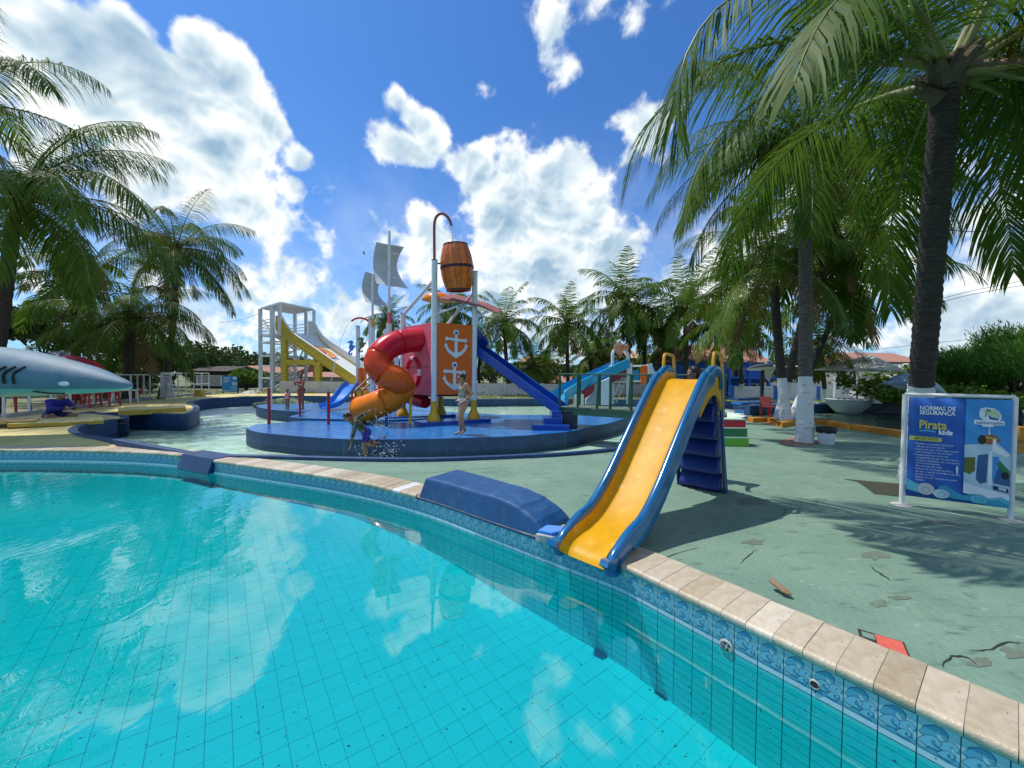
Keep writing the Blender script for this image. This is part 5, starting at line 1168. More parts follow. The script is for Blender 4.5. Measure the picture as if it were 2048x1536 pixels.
# ------------------------------------------------------------------ right hand side of the park
ok = [G(1494, 843), G(1550, 843.5), G(1556, 853), G(1590, 845), G(1672, 850), G(1675, 853), G(1740, 862), G(1800, 871), G(1900, 885), G(2050, 905)]
wall_strip('orange_kerb', ok, -.35, -.02, .17, M['orange_kerb'], 'long orange kerb wall zigzagging along the back of the green deck', side=1)
okb = offset(ok, .38)
tag(sheet('side_pool', okb + [Vector((26, 12.5)), G(1900, 818), G(1760, 822), G(1600, 824), G(1500, 828)], [], .06, M['wade_water']), kind='structure')
sb_ = [G(1500, 826, .1), G(1620, 822, .1), G(1740, 821, .1), G(1900, 818, .1)]
wall_strip('pool_wall', sb_, .3, -.02, .42, M['navy'], 'dark blue back wall of the right hand side pool', 'wall')
tag(sheet('pale_green_path', [G(1500, 818), G(1900, 814), G(1900, 806), G(1560, 804), G(1500, 808)], [], .02, mat('pale_green_paint', (.36, .50, .34), .8)), kind='structure')
for k in range(4):
    a, b_ = G(1480 - 4 * k, 827 - 4.5 * k), G(1560 - 10 * k, 819 - 3 * k); mb = MB(); mb.bar(Vector((*a, .06 + .12 * k)), Vector((*b_, .06 + .12 * k)), .5, .12); tag(mb.build('wide_step', M['navy'] if k % 2 else M['blue_top'], bevel=.01), ['lowest', 'second', 'third', 'topmost'][k] + ' of the wide blue steps beside the red plastic chair', 'step', 'wide blue steps')
def chair(px, py, rz, m, label, Y=None):
    c = G(px, py); r = empty('plastic_chair', (c.x, c.y, 0), rz, label, 'chair')
    for sx in (-1, 1):
        for sy in (-1, 1): mb = MB(); mb.tube([(sx * .22, sy * .22, 0), (sx * .19, sy * .19, .43)], [.024, .03], 8); mb.build('leg', m, r)
        mb = MB(); mb.tube(spline([Vector((sx * .25, .2, .62)), Vector((sx * .27, -.05, .66)), Vector((sx * .25, -.22, .60)), Vector((sx * .22, -.22, .40))], 3), .025, 8); mb.build('armrest', m, r)
    mb = MB(); mb.box((0, 0, .43), (.46, .46, .035)); mb.build('seat', m, r, bevel=.012)
    mb = MB(); mb.box((0, .23, .66), (.44, .03, .42), rot=Matrix.Rotation(-.2, 3, 'X')); mb.build('backrest', m, r, bevel=.012); return r
chair(1539, 834, 1.9, M['plastic_red'], 'red plastic armchair beside the whitewashed palm trunks')
# bin with a black liner
c = G(1652, 888); bn_ = empty('waste_bin', (c.x, c.y, 0), 0, 'white plastic bin with a black liner folded over the rim', 'bin')
mb = MB(); mb.lathe([(.155, 0), (.165, .02), (.19, .30), (.20, .36)], (0, 0, 0), 20, cap=True); mb.build('bin_body', M['plastic_white'], bn_)
mb = MB(); mb.lathe([(.198, .29), (.207, .31), (.213, .40), (.205, .43), (.17, .40), (.1, .36)], (0, 0, 0), 20, cap=False); mb.v = [(x + .006 * math.sin(9 * math.atan2(y, x)), y, z + .016 * math.sin(7 * math.atan2(y, x)) * (z < .3)) for x, y, z in mb.v]; mb.build('bin_liner', M['black'], bn_)
# white bowl, box, pillar, dark net, shade sail, posts
c = G(1696, 829); mb = MB(); mb.lathe([(.35, .0), (.55, .10), (.95, .55), (1.06, .86), (1.02, .90), (.92, .82), (.5, .40), (.0, .30)], (0, 0, 0), 28, cap=False); o = mb.build('bowl_basin', layer(mat('grey_white_basin', (.55, .57, .56), .6), (.2, .2, .2), 5, .6, .7), loc=(c.x, c.y, 0)); o.scale = (.82, .82, .82); tag(o, 'large round white bowl basin behind the orange kerb', 'basin')
c = G(1643, 824); mb = MB(); mb.box((0, 0, .24), (.72, .5, .48)); tag(mb.build('white_box', M['white_wall'], loc=(c.x, c.y, 0), bevel=.02), 'small white masonry box left of the bowl basin', 'box')
c = G(1735, 815); mb = MB(); mb.box((0, 0, .85), (1.3, 1.0, 1.7)); mb.box((0, 0, 1.76), (1.55, 1.2, .12)); tag(mb.build('white_pillar', M['white_wall'], loc=(c.x, c.y, 0), bevel=.02), 'thick white pillar with a wider cap beneath the shade sail', 'pillar')
c = G(1765, 829); mb = MB(); mb.prism([(-.75, .1), (1.35, .05), (1.35, .95)], -.4, .02, Mfx); tag(mb.build('net_wedge', M['black'], loc=(c.x, c.y, 0)), 'black wedge shaped net screen behind the banner sign', 'screen')
for px, pb, pt, lab in ((1713, 822, 713, 'white post of the shade sail standing in front of the pillar'), (1686, 812, 700, 'white post left of the pillar under the shade sail'), (1668, 806, 716, 'thin white post behind the bowl basin')):
    b = G(px, pb); mb = MB(); h = dz(pt, b.y, px); mb.tube([(0, 0, 0), (0, 0, h)], .05, 8); tag(mb.build('sail_post', M['post'], loc=(b.x, b.y, 0)), lab, 'post', 'posts of the shade sail')
ss_ = [D(1742, 709, 19), D(1818, 745, 16.5), D(1738, 738, 16.2), D(1622, 741, 20)]
mb = MB(); n = 8; vs_ = []
for i in range(n + 1):
    for j in range(n + 1):
        u, v = i / n, j / n; q = ss_[0].lerp(ss_[1], u).lerp(ss_[3].lerp(ss_[2], u), v) - Vector((0, 0, .2 * math.sin(PI * u) * math.sin(PI * v))); vs_.append(q)
mb.add(vs_, [(i * (n + 1) + j, (i + 1) * (n + 1) + j, (i + 1) * (n + 1) + j + 1, i * (n + 1) + j + 1) for i in range(n) for j in range(n)], True)
o = mb.build('shade_sail', leafmat('beige_sail_cloth', (.66, .66, .58), (.72, .72, .64), .45, .8)); so = o.modifiers.new('t', 'SOLIDIFY'); so.thickness = .01; tag(o, 'pale stretched shade sail canopy between white posts', 'shade sail')

def fish(name, prof, loc, rz, mats_, belly, label, cat, scale=1.0, pitch=0, n=18):
    # body sections along x: (x, half width, half height, centre height)
    r = empty(name, loc, rz, label, cat); mb = MB(); secs = []; P2 = spline([Vector((x, w, h)) for x, w, h, c_ in prof], 4); C2 = spline([Vector((x, c_, 0)) for x, w, h, c_ in prof], 4)
    for a, c_ in zip(P2, C2): secs.append([Vector((a.x, a.y * math.cos(2 * PI * k / n), c_.y + a.z * math.sin(2 * PI * k / n))) * scale for k in range(n)])
    loft(mb, secs)
    for i, f in enumerate(mb.f):
        if len(f) == 4:
            k = (i % n) + .5; ang_ = math.sin(2 * PI * k / n)
            if ang_ < belly: mb.mi[i] = 1
    mb.build('body', mats_, r); r.rotation_euler = (0, pitch, rz); return r
def fin(r, name, pts, th, m, M4): mb = MB(); mb.prism(pts, -th, th, M4); o = mb.build(name, m, r, bevel=th * .6); bm = bmesh.new(); bm.from_mesh(o.data); bmesh.ops.recalc_face_normals(bm, faces=bm.faces); bm.to_mesh(o.data); bm.free(); return o
XZ = Matrix(((1, 0, 0), (0, 0, 1), (0, 1, 0))).to_4x4()
M['shark'] = layer(mat('grey_blue_shark_paint', (.105, .185, .25), .62, var=.12, vscale=3, bump=.1, bscale=12), (.13, .22, .29), 4, .55, .7, (.4, 1, 1)); M['shark_belly'] = layer(mat('turquoise_belly_paint', (.13, .48, .47), .45), (.45, .6, .58), 4, .58, .7, (.4, 1, 1))
nose = D(264, 770, 9.0)
sharkp = [(0, .02, .02, -.02), (-.10, .12, .10, -.01), (-.45, .27, .20, .04), (-1.0, .44, .33, .12), (-1.8, .58, .46, .20), (-2.6, .66, .56, .26), (-3.6, .66, .60, .28), (-4.8, .48, .46, .26), (-6.0, .22, .22, .24), (-6.6, .10, .12, .24)]
shk = fish('shark_statue', sharkp, nose, .02, [M['shark'], M['shark_belly']], -.66, 'large grey blue shark statue with turquoise belly over the yellow deck', 'statue')
fin(shk, 'dorsal_fin', [(-3.2, .85), (-4.3, 1.55), (-4.35, .7)], .05, M['shark'], XZ); fin(shk, 'tail_fin', [(-6.4, .25), (-7.4, 1.25), (-7.1, .3), (-7.3, -.4)], .05, M['shark'], XZ)
mb = MB(); mb.ball((-1.06, -.445, .03), (.125, .035, .052), 14, 8); mb.build('eye', M['plastic_white'], shk)
for k in range(3):
    x = -1.98 - .17 * k; o_ = .03 * k; mb = MB(); L = [Vector((x + .20, -.53 - o_, .40)), Vector((x + .07, -.60 - o_, .29)), Vector((x + .01, -.605 - o_, .16)), Vector((x + .01, -.585 - o_, .02))]
    mb.tube(spline(L, 4), .024, 6); mb.build('gill_slit', M['black'], shk)
mb = MB(); mb.tube([Vector((-3.6, 0, -.3)), Vector((-3.6, 0, LZ - nose.z))], .16, 12); mb.build('pedestal', M['white_wall'], shk)
mb = MB(); mb.tube(spline([Vector((-1.75, -.42, -.15)), Vector((-1.45, -.40, -.185)), Vector((-1.2, -.30, -.20))], 4), .02, 6); mb.build('mouth_line', M['dark'], shk)
dl_ = D(1766, 766, 9.6); dolp = [(0, .02, .02, 0), (-.08, .05, .04, 0), (-.28, .08, .07, .02), (-.42, .17, .16, .03), (-.8, .24, .24, .02), (-1.3, .22, .23, -.12), (-1.8, .12, .13, -.38), (-2.1, .05, .06, -.55)]
dph = fish('dolphin_statue', dolp, dl_, math.radians(-158) + PI + PI * 0, [mat('grey_dolphin_paint', (.13, .19, .26), .4, var=.1), mat('pale_dolphin_belly', (.25, .33, .38), .45)], -.6, 'grey dolphin statue leaping behind the banner and leaning palm', 'statue')
dph.rotation_euler = (0, 0, PI + .12)
fin(dph, 'dorsal_fin', [(-.85, .2), (-1.25, .50), (-1.3, .12)], .03, mat('grey_dolphin_fin', (.12, .17, .24), .4), XZ)
for sg in (1, -1): mb = MB(); mb.ball((-.42, sg * .155, .07), (.035, .02, .02), 8, 6); mb.build('eye', M['plastic_white'], dph)
mb = MB(); mb.tube([Vector((-1.2, 0, -.3)), Vector((-1.2, 0, -dl_.z))], .09, 10); mb.build('pedestal', M['white_wall'], dph)
wl = D(1552, 735, 17.0); wh = fish('whale_statue', [(0, .04, .03, 0), (-.15, .15, .11, .02), (-.45, .2, .15, .03), (-.8, .18, .14, 0), (-1.1, .1, .09, -.05), (-1.3, .03, .03, -.08)], wl, 0, [mat('dark_grey_whale_paint', (.06, .07, .08), .5), mat('cream_whale_belly', (.58, .57, .42), .6)], -.1, 'dark grey fish statue with cream belly raised on a dark post', 'statue')
mb = MB(); mb.ball((-.18, -.15, .05), .05); mb.build('eye', M['plastic_white'], wh); mb = MB(); mb.tube([Vector((-.6, 0, -.1)), Vector((-.6, 0, -wl.z))], .08, 10); mb.build('pedestal', M['dark'], wh); fin(wh, 'side_fin', [(-.05, -.04), (-.75, -.06), (-.30, -.62)], .04, mat('cream_fin', (.55, .54, .40), .6), XZ)
bwb = G(1930, 842); mb = MB(); mb.box((0, 0, .2), (.3, .5, .42)); o = mb.build('orange_block', M['orange_kerb'], loc=(*G(2025, 882), 0)); tag(o, 'small orange block at the end of the kerb beyond the banner', 'block')

# ------------------------------------------------------------------ boundary walls, fences and buildings
def wall(name, a, b_, h, th, m, label, posts=0, pm=None, z0=-.05):
    a, b_ = Vector(a), Vector(b_); r = empty(name, (a.x, a.y, 0), 0, label, 'wall'); d = (b_ - a); L = d.length; d.normalize(); n = max(1, int(L / 3))
    for k in range(n):
        mb = MB(); p, q = d * (L * k / n + (.012 if k else 0)), d * (L * (k + 1) / n); mb.bar((p.x, p.y, (z0 + h) / 2), (q.x, q.y, (z0 + h) / 2), th, h - z0); mb.build('wall_panel', m, r)
        if posts: mb = MB(); mb.box((p.x, p.y, (h + .06) / 2), (.26, th + .14, h + .06)); mb.build('pillar', pm or m, r)
    return r
wall('boundary_wall', G(930, 790), G(1350, 789), dz(768, G(1100, 790).y, 1100), .18, M['white_wall'], 'long whitewashed boundary wall behind the pool below the palms', 1, M['white_wall'])
wall('boundary_wall', G(1350, 790), G(1480, 790), dz(768, 30, 1400), .18, M['grey_wall'], 'grey section of boundary wall behind the bridge rail', 1, M['white_wall'])
wall('boundary_wall', G(560, 789), G(930, 789.5), dz(763, 32, 700), .18, M['white_wall'], 'white garden wall behind the yellow slide columns', 0)
wr = wall('boundary_wall', G(1462, 798), G(1800, 800), dz(776, 26, 1600), .2, M['white_wall'], 'low white wall with a blue stripe behind the whitewashed trunks', 1, M['house_blue'])
a, b_ = G(1462, 797), G(1800, 799); d = Vector((*(b_ - a).normalized(), 0)); off_ = -Vector((wr.location.x, wr.location.y, 0)) + Vector((0, -.16, 0)); zz = dz(784, 26, 1600)
mb = MB(); mb.bar(Vector((*a, zz)) + off_, Vector((*b_, zz)) + off_, .12, .2); mb.build('blue_stripe', M['navy'], wr)
mb = MB(); mb.bar(Vector((*a, .12)) + off_, Vector((*b_, .12)) + off_, .14, .26); mb.build('blue_stripe', M['navy'], wr)
wall('boundary_wall', G(1500, 790), G(1760, 792), dz(768, 30, 1600), .2, mat('stained_beige_wall', (.56, .48, .40), .85, col2=(.70, .66, .60), vscale=1.5), 'stained beige wall with pale top behind the low blue and white wall', 0)
def house(name, px0, px1, Y, ptop, peave, wm_, rm, label, wins=(), ridge=True, depth=7, pbase=790, overhang=.5):
    a, b_ = D(px0, 700, Y), D(px1, 700, Y); r = empty(name, ((a.x + b_.x) / 2, Y + depth / 2, 0), 0, label, 'house'); w = b_.x - a.x; ze, zr = dz(peave, Y, (px0 + px1) / 2), dz(ptop, Y + depth / 2, (px0 + px1) / 2)
    mb = MB(); mb.box((0, 0, ze / 2), (w, depth, ze)); mb.build('wall', wm_, r)
    ow = w / 2 + overhang; od = depth / 2 + overhang
    mb = MB(); mb.add([(-ow, -od, ze), (ow, -od, ze), (ow, od, ze), (-ow, od, ze), (-ow * (.0 if ridge == 'gable' else .55), 0, zr), (ow * (.0 if ridge == 'gable' else .55), 0, zr)] if ridge != 'side' else [(-ow, -od, ze), (ow, -od, ze), (ow, od, ze), (-ow, od, ze), (-ow, 0, zr), (ow, 0, zr)], [(0, 1, 5, 4), (1, 2, 5), (2, 3, 4, 5), (3, 0, 4), (3, 2, 1, 0)])
    mb.build('roof', rm, r)
    for (u0, u1, v0, v1, m_) in wins:
        x0, x1 = -w / 2 + w * u0, -w / 2 + w * u1; mb = MB(); mb.box(((x0 + x1) / 2, -depth / 2 - .03, ze * (v0 + v1) / 2), (x1 - x0, .08, ze * (v1 - v0))); f = mb.build('window', M['white'], r)
        mb = MB(); mb.box(((x0 + x1) / 2, -depth / 2 - .05, ze * (v0 + v1) / 2), ((x1 - x0) * .86, .08, ze * (v1 - v0) * .86)); mb.build('pane', m_, f)
    return r
bh_ = house('blue_house', 1362, 1530, 36, 690, 724, M['house_blue'], M['roof'], 'blue two storey house with orange clay roof behind the slide', [(.15, .30, .55, .80, M['shutter']), (.42, .50, .50, .85, M['house_blue_dark']), (.60, .75, .52, .84, M['window']), (.1, .3, .08, .35, M['house_blue_dark']), (.40, .58, .06, .36, M['house_blue_dark']), (.70, .92, .06, .36, M['window'])], ridge='side', depth=8)
for k in range(5): mb = MB(); mb.box((-3.6 + 1.8 * k, -5.1, 1.6), (.22, .22, 3.2)); mb.build('veranda_post', M['house_blue'], bh_)
mb = MB(); mb.box((0, -4.7, 1.66), (8.4, 1.2, .2)); mb.build('balcony', M['house_blue'], bh_)
house('tan_house', 1204, 1282, 48, 694, 716, M['cream'], M['roof_tan'], 'cream house with tan tiled roof behind the climbing frame', [(.2, .4, .5, .8, M['window']), (.6, .8, .5, .8, M['window'])], ridge=True)
house('tan_house', 1040, 1108, 52, 712, 726, M['cream'], M['roof_tan'], 'small cream house half hidden behind the middle palms', [(.3, .6, .4, .8, M['window'])])
house('yellow_house', 1105, 1175, 46, 752, 765, mat('pale_yellow_plaster', (.62, .58, .25), .8), M['roof'], 'low pale yellow hut with red roof just above the wall', [(.2, .5, .4, .8, M['window'])])
house('white_shed', 466, 585, 46, 731, 745, M['lightblue_wall'], M['roof'], 'white shed with low red gable roof beside the slide tower', [(.05, .48, .12, .62, M['window']), (.62, .98, .10, .45, M['window'])], ridge='side', depth=6)
house('grey_house', 600, 722, 44, 744, 754, M['grey_wall'], M['roof'], 'grey house with red roof behind the yellow columns', [(.55, .85, .1, .5, M['mid_green'])], ridge='side')
house('red_roof_house', 1736, 1840, 40, 706, 724, M['grey_wall'], M['roof'], 'house with dull red roof beyond the shade sail', [(.3, .5, .5, .8, M['window'])], ridge='side')
house('beach_hut', 386, 452, 40, 732, 742, M['dark'], mat('thatch_roof', (.06, .05, .04), .9, var=.3), 'dark open hut with flat thatch roof left of the blue board', [(.1, .9, .15, .75, M['grey_wall'])], ridge='side', depth=5)
# blue notice board on the far left
c0_ = G(446, 786); nbd = empty('notice_board', (c0_.x, c0_.y, 0), .1, 'blue notice board standing by the path on the far side', 'sign'); zt_ = dz(752, c0_.y, 460); wB = (474 - 446) / 769 * c0_.y
for x in (0, wB): mb = MB(); mb.box((x, 0, zt_ / 2), (.08, .08, zt_)); mb.build('post', M['dark'], nbd)
mb = MB(); mb.box((wB / 2, -.06, (zt_ + .1) / 2), (wB, .05, zt_ - .1)); mb.build('board', F_['sky'], nbd)
for (u0, u1, v0, v1, m_) in ((.12, .5, .84, .90, 'white'), (.10, .45, .70, .75, 'white'), (.05, .4, .60, .64, 'white'), (.72, .95, .80, .95, 'white'), (.65, .98, .42, .62, 'pale'), (.55, .98, .05, .36, 'teal2'), (.02, .5, .03, .10, 'pale')):
    mb = MB(); mb.box((wB * (u0 + u1) / 2, -.09, .1 + (zt_ - .1) * (v0 + v1) / 2), (wB * (u1 - u0), .02, (zt_ - .1) * (v1 - v0))); mb.build('board_print', F_[m_], nbd)
# white pipe fence on the left
def pipe_fence(pts, h, label, rails=(1.0, .52), n=3):
    pts = [Vector((*p, LZ)) for p in pts]; o = pts[0].copy(); r = empty('pipe_fence', o, 0, label, 'fence')
    for a, b_ in zip(pts, pts[1:]):
        for k in range(n + 1 if b_ is pts[-1] else n): p = a.lerp(b_, k / n) - o; mb = MB(); mb.tube([p, p + Vector((0, 0, h))], .035, 8); mb.build('fence_post', M['post'], r)
        for f in rails: mb = MB(); mb.tube([a - o + Vector((0, 0, h * f)), b_ - o + Vector((0, 0, h * f))], .03, 8); mb.build('rail', M['post'], r)
        mb = MB(); mb.bar(a - o + Vector((0, 0, .05)), b_ - o + Vector((0, 0, .05)), .16, .14); mb.build('fence_base', M['concrete'], r)
pipe_fence([G(8, 836, LZ), G(140, 818, LZ), G(262, 802, LZ), G(300, 798, LZ)], 1.35, 'white pipe fence running behind the shark and red tables', (1.0,))
pipe_fence([G(322, 796, LZ), G(372, 791, LZ), G(418, 788.5, LZ)], 1.45, 'white pipe fence behind the leaning sunbed', (1.0, .5))
# sunbed stood on end, tables, red chairs, umbrellas
c = G(328, 796, LZ); sbd = empty('sunbed', (c.x, c.y, LZ), .15, 'white plastic sunbed stood on end against the pipe fence', 'sunbed')
for k in range(11): mb = MB(); z = .12 + .125 * k; mb.box((.30 - .30 * z / 1.5 - .1, .1 + .02 * k, z), (.62 - .02 * k, .03, .09)); mb.build('slat', M['plastic_white'], sbd)
for s_ in (-1, 1): mb = MB(); mb.bar((.2 + s_ * .30, .1, 0), (-.1 + s_ * .2, .34, 1.5), .05, .05); mb.build('frame', M['plastic_white'], sbd)
def table(px, py, m, label, s=1.0, Yz=LZ):
    c = G(px, py, Yz); r = empty('plastic_table', (c.x, c.y, Yz - .1), .4, label, 'table'); mb = MB(); mb.box((0, 0, .72), (.85 * s, .85 * s, .05)); mb.build('tabletop', m, r, bevel=.02)
    for x in (-1, 1):
        for y in (-1, 1): mb = MB(); mb.tube([(x * .36 * s, y * .36 * s, 0), (x * .30 * s, y * .30 * s, .7)], [.03, .05], 8); mb.build('leg', m, r)
table(250, 806, M['plastic_white'], 'white plastic table under the nose of the shark')
table(205, 812, M['plastic_red'], 'red plastic table behind the white wall left of the white table', 1.2); table(165, 815, M['plastic_red'], 'red plastic table next to the man in blue', 1.2); table(20, 826, M['plastic_red'], 'red plastic table at the far left edge below the shark')
for k, (px, py, rz) in enumerate(((225, 806, .5), (185, 808, 2.0), (275, 803, -1.2), (150, 811, 1.0))): chair(px, py, rz, M['plastic_red'], ['red chair just left of the white plastic table', 'red chair between the two red plastic tables', 'red chair right of the white plastic table by the fence', 'red chair nearest the man in blue'][k])
def umbrella(px, pt, Y, r, m, label, closed=False):
    c = D(px, pt, Y); o = empty('beach_umbrella', (c.x, c.y, 0), 0, label, 'umbrella'); mb = MB(); mb.tube([(0, 0, 0), (0, 0, c.z)], .03, 8); mb.build('pole', M['post'], o); mb = MB()
    mb.lathe([(.02, c.z), (r * .45, c.z - .12), (r * .8, c.z - .34), (r, c.z - .55)][::-1] if not closed else [(.16, c.z - 1.5), (.2, c.z - 1.1), (.12, c.z - .4), (.03, c.z)], (0, 0, 0), 10, cap=False); mb.build('canopy', m, o)
umbrella(112, 703, 17, 1.05, M['navy'], 'dark blue beach umbrella behind the back of the shark'); umbrella(140, 709, 15.5, 1.0, M['pole_red'], 'red beach umbrella behind the back of the shark'); umbrella(55, 690, 16, 1, M['plastic_white'], 'closed white umbrella behind the back of the shark', True)
# yellow seating slabs on the far deck, folded boards, path
slab('deck_step', [G(15, 850, .2)[:], G(140, 846, .2)[:], G(208, 842, .2)[:], G(204, 834, .2)[:], G(10, 838, .2)[:]], LZ - .02, LZ + .09, [M['yellow_side'], M['yellow_deck']], 'low raised yellow slab on the near deck below the shark', 'step')
slab('deck_step', [G(236, 822, .3)[:], G(372, 815, .3)[:], G(368, 808, .3)[:], G(236, 813, .3)[:]], LZ - .02, LZ + .17, [M['yellow_side'], M['yellow_deck']], 'raised yellow step at the back of the far deck', 'step')
slab('board', [G(-40, 847, .25)[:], G(70, 843, .25)[:], G(80, 838, .25)[:], G(-40, 838, .25)[:]], LZ + .09, LZ + .14, [M['yellow_side'], mat('orange_board_face', (.62, .36, .14), .7)], 'flat orange board lying on the yellow slab', 'board')
c = G(399, 793, LZ); mb = MB(); mb.box((0, 0, .24), (.5, .4, .48), taper=.8); tag(mb.build('yellow_bin', M['yellow_side'], loc=(c.x, c.y, LZ - .05), bevel=.03), 'pale yellow bin at the end of the far deck', 'bin')
tag(sheet('garden_path', [G(472, 789), G(508, 789), G(528, 780), G(500, 780)], [], .01, M['concrete']), kind='structure')
# power lines, bird, driftwood, red hatch
def cable(pts, r, label):
    mb = MB(); mb.tube(spline(pts, 8), r, 5); tag(mb.build('cable', M['black']), label, 'cable')
cable([D(1810, 618, 30), D(1930, 585, 30), D(2080, 555, 30)], .02, 'upper of two close power lines on the far right sky'); cable([D(1810, 626, 30), D(1930, 592, 30), D(2080, 565, 30)], .02, 'lower of two close power lines on the far right sky')
cable([D(1880, 458, 8), D(1960, 463, 8), D(2080, 446, 8)], .008, 'thin cable crossing behind the leaning palm trunk'); cable([D(440, 645, 36), D(480, 640, 36), D(523, 626, 35)], .015, 'cable running to the steel slide tower'); cable([D(1740, 700, 34), D(1890, 684, 34), D(2080, 664, 34)], .018, 'faint power line above the far roofs'); cable([D(1560, 672, 14), D(1600, 675, 14), D(1680, 640, 13), D(1800, 560, 12)], .010, 'slack wire hanging through the palm fronds')
q = D(728, 508, 40); mb = MB(); mb.ball((0, 0, 0), (.12, .05, .06), 8, 5); mb.add([(-.05, 0, .03), (.08, 0, .03), (.0, .0, .32), (-.1, 0, .28)], [(0, 1, 2, 3)]); tag(mb.build('bird', M['black'], loc=q), 'tiny dark bird flying left of the sails', 'bird')
c = G(1566, 1194); mb = MB(); rn = random.Random(2); secs = []
for t in range(7): r_ = (.012, .030, .036, .034, .030, .030, .026)[t]; secs.append([Vector((t * .032, r_ * 1.1 * math.cos(a * PI / 4) * rn.uniform(.8, 1.2), .024 + r_ * .7 * math.sin(a * PI / 4))) for a in range(8)])
loft(mb, secs); o = mb.build('wood_chunk', mat('dry_husk', (.26, .15, .08), .9, col2=(.38, .27, .16), vscale=20, stretch=(1, 6, 6), bump=.8), loc=(c.x + .04, c.y - .02, .012)); o.rotation_euler = (0, -.25, 2.0); o.scale = (.8, .8, .8); tag(o, 'weathered brown husk chunk lying by the coping edge', 'driftwood')
hq = [G(1720, 1262), G(1806, 1286), G(1798, 1304), G(1765, 1297), G(1705, 1262)]
hc = sum(hq, Vector((0, 0))) / 5; hat = empty('drain_hatch', (hc.x, hc.y, 0), 0, 'small red drain hatch in a dark frame beside the coping', 'hatch')
hu = (G(1806, 1288) - G(1718, 1262)); hL = hu.length; hu.normalize(); hv_ = Vector((hu.y, -hu.x)); hv_ = hv_ if hv_.y < 0 else -hv_; h0 = G(1718, 1261) - hc
def hqd(u0, u1, v0, v1): return [(h0 + hu * u * hL + hv_ * v * .16)[:] for u, v in ((u0, v0), (u1, v0), (u1, v1), (u0, v1))]
mb = MB(); mb.prism(hqd(-.03, 1.03, -.06, 1.0), .001, .006); mb.build('frame', M['dark'], hat); mb = MB(); mb.prism(hqd(.36, .98, .04, 1), .0062, .013); mb.build('lid', mat('red_lid', (.55, .10, .07), .7, var=.1, vscale=20), hat, bevel=.003); mb = MB(); mb.prism(hqd(.04, .34, .1, .5), .0062, .010); mb.build('lid_remains', M['deck'], hat)

# ------------------------------------------------------------------ coconut palms
def frond_mesh(L, elev, droop, nl, ll, seed, segs=3, wid=.034, mats=None, wind=0.0, twist=0.0):
    # stalk leaves the crown along +x at the angle elev and bends down by droop; leaflets hang from both sides
    rn = random.Random(seed); n = 16; pts = [Vector((0, 0, 0))]; side = 0
    for i in range(n):
        s = (i + .5) / n; a = math.radians(elev - droop * s ** 1.35); side = wind * s * s
        pts.append(pts[-1] + Vector((math.cos(a) * math.cos(side), math.cos(a) * math.sin(side), math.sin(a))) * (L / n))
    mb = MB(); mb.m = 1; mb.tube(pts, [(.036 * (1 - .85 * (i / n) ** .8) + .030 * max(0, 1 - i / 3)) * L / 4.5 for i in range(n + 1)], 5, cap=False); mb.m = 0
    for k in range(nl):
        s = .10 + .90 * (k + rn.uniform(.1, .9)) / nl; f = s * n; i = min(int(f), n - 1); p = pts[i].lerp(pts[i + 1], f - i); t = (pts[i + 1] - pts[i]).normalized()
        sd = Vector((-t.y, t.x, 0)); sd = sd.normalized() if sd.length > .1 else Vector((0, 1, 0)); nrm = t.cross(sd)
        if nrm.z < 0: nrm = -nrm
        for sg in (-1, 1):
            if rn.random() < .05: continue
            l = ll * (.45 + .85 * math.sin(PI * min(1, s * .80 + .10)) ** .8) * rn.uniform(.82, 1.1) * (1 if s < .85 else 1 - (s - .85) * 3.2)
            fw = .42 + .55 * s; d = (sd * sg * (1 - .25 * s) + t * fw + nrm * (.34 - .25 * s) + Vector((rn.uniform(-.1, .1), rn.uniform(-.1, .1), rn.uniform(-.1, .06)))).normalized()
            g = rn.uniform(.34, .60) * (1.15 if segs > 2 else 1); q = p.copy(); b = len(mb.v); w = wid * rn.uniform(.8, 1.15); wd_ = (t - d * t.dot(d)).normalized()
            prof = (.55, 1, .8, .0) if segs == 3 else (.7, .9, 0)
            for j in range(segs + 1):
                w2 = w * prof[j] * .5
                if j == segs: mb.v.append(tuple(q))
                else: mb.v.append(tuple(q - wd_ * w2)); mb.v.append(tuple(q + wd_ * w2))
                d = (d + Vector((wind * .25, 0, -g))).normalized(); q = q + d * (l / segs)
            for j in range(segs - 1): mb.f.append([b + 2 * j, b + 2 * j + 1, b + 2 * j + 3, b + 2 * j + 2]); mb.mi.append(0); mb.sm.append(True)
            e = b + 2 * (segs - 1); mb.f.append([e, e + 1, e + 2]); mb.mi.append(0); mb.sm.append(True)
    me = bpy.data.meshes.new('frond'); me.from_pydata(mb.v, [], mb.f)
    for q in (mats or (M['leaf'], M['rachis'])): me.materials.append(q)
    me.polygons.foreach_set('material_index', mb.mi); me.polygons.foreach_set('use_smooth', mb.sm); me.update(); return me
NEARF = [(frond_mesh(4.4, e, d, 98, .92, 10 + i, wid=.030), e) for i, (e, d) in enumerate(((80, 60), (66, 85), (52, 100), (38, 100), (22, 92), (8, 80), (-8, 66), (-24, 52)))]
FARF = [(frond_mesh(4.4, e, d, 38, .92, 40 + i, 2, .095), e) for i, (e, d) in enumerate(((82, 50), (68, 78), (54, 96), (38, 100), (22, 92), (6, 80), (-10, 66), (-28, 50)))]
YEL = [(frond_mesh(4.2, e, d, 60, .85, 70 + i, 2, .05, (M['leaf_y'], M['rachis'])), e) for i, (e, d) in enumerate(((30, 95), (0, 75), (-30, 45)))]
DRY = [(frond_mesh(3.6, e, d, 40, .7, 90 + i, 2, .05, (M['leaf_d'], M['rachis_d'])), e) for i, (e, d) in enumerate(((-35, 45), (-58, 30)))]
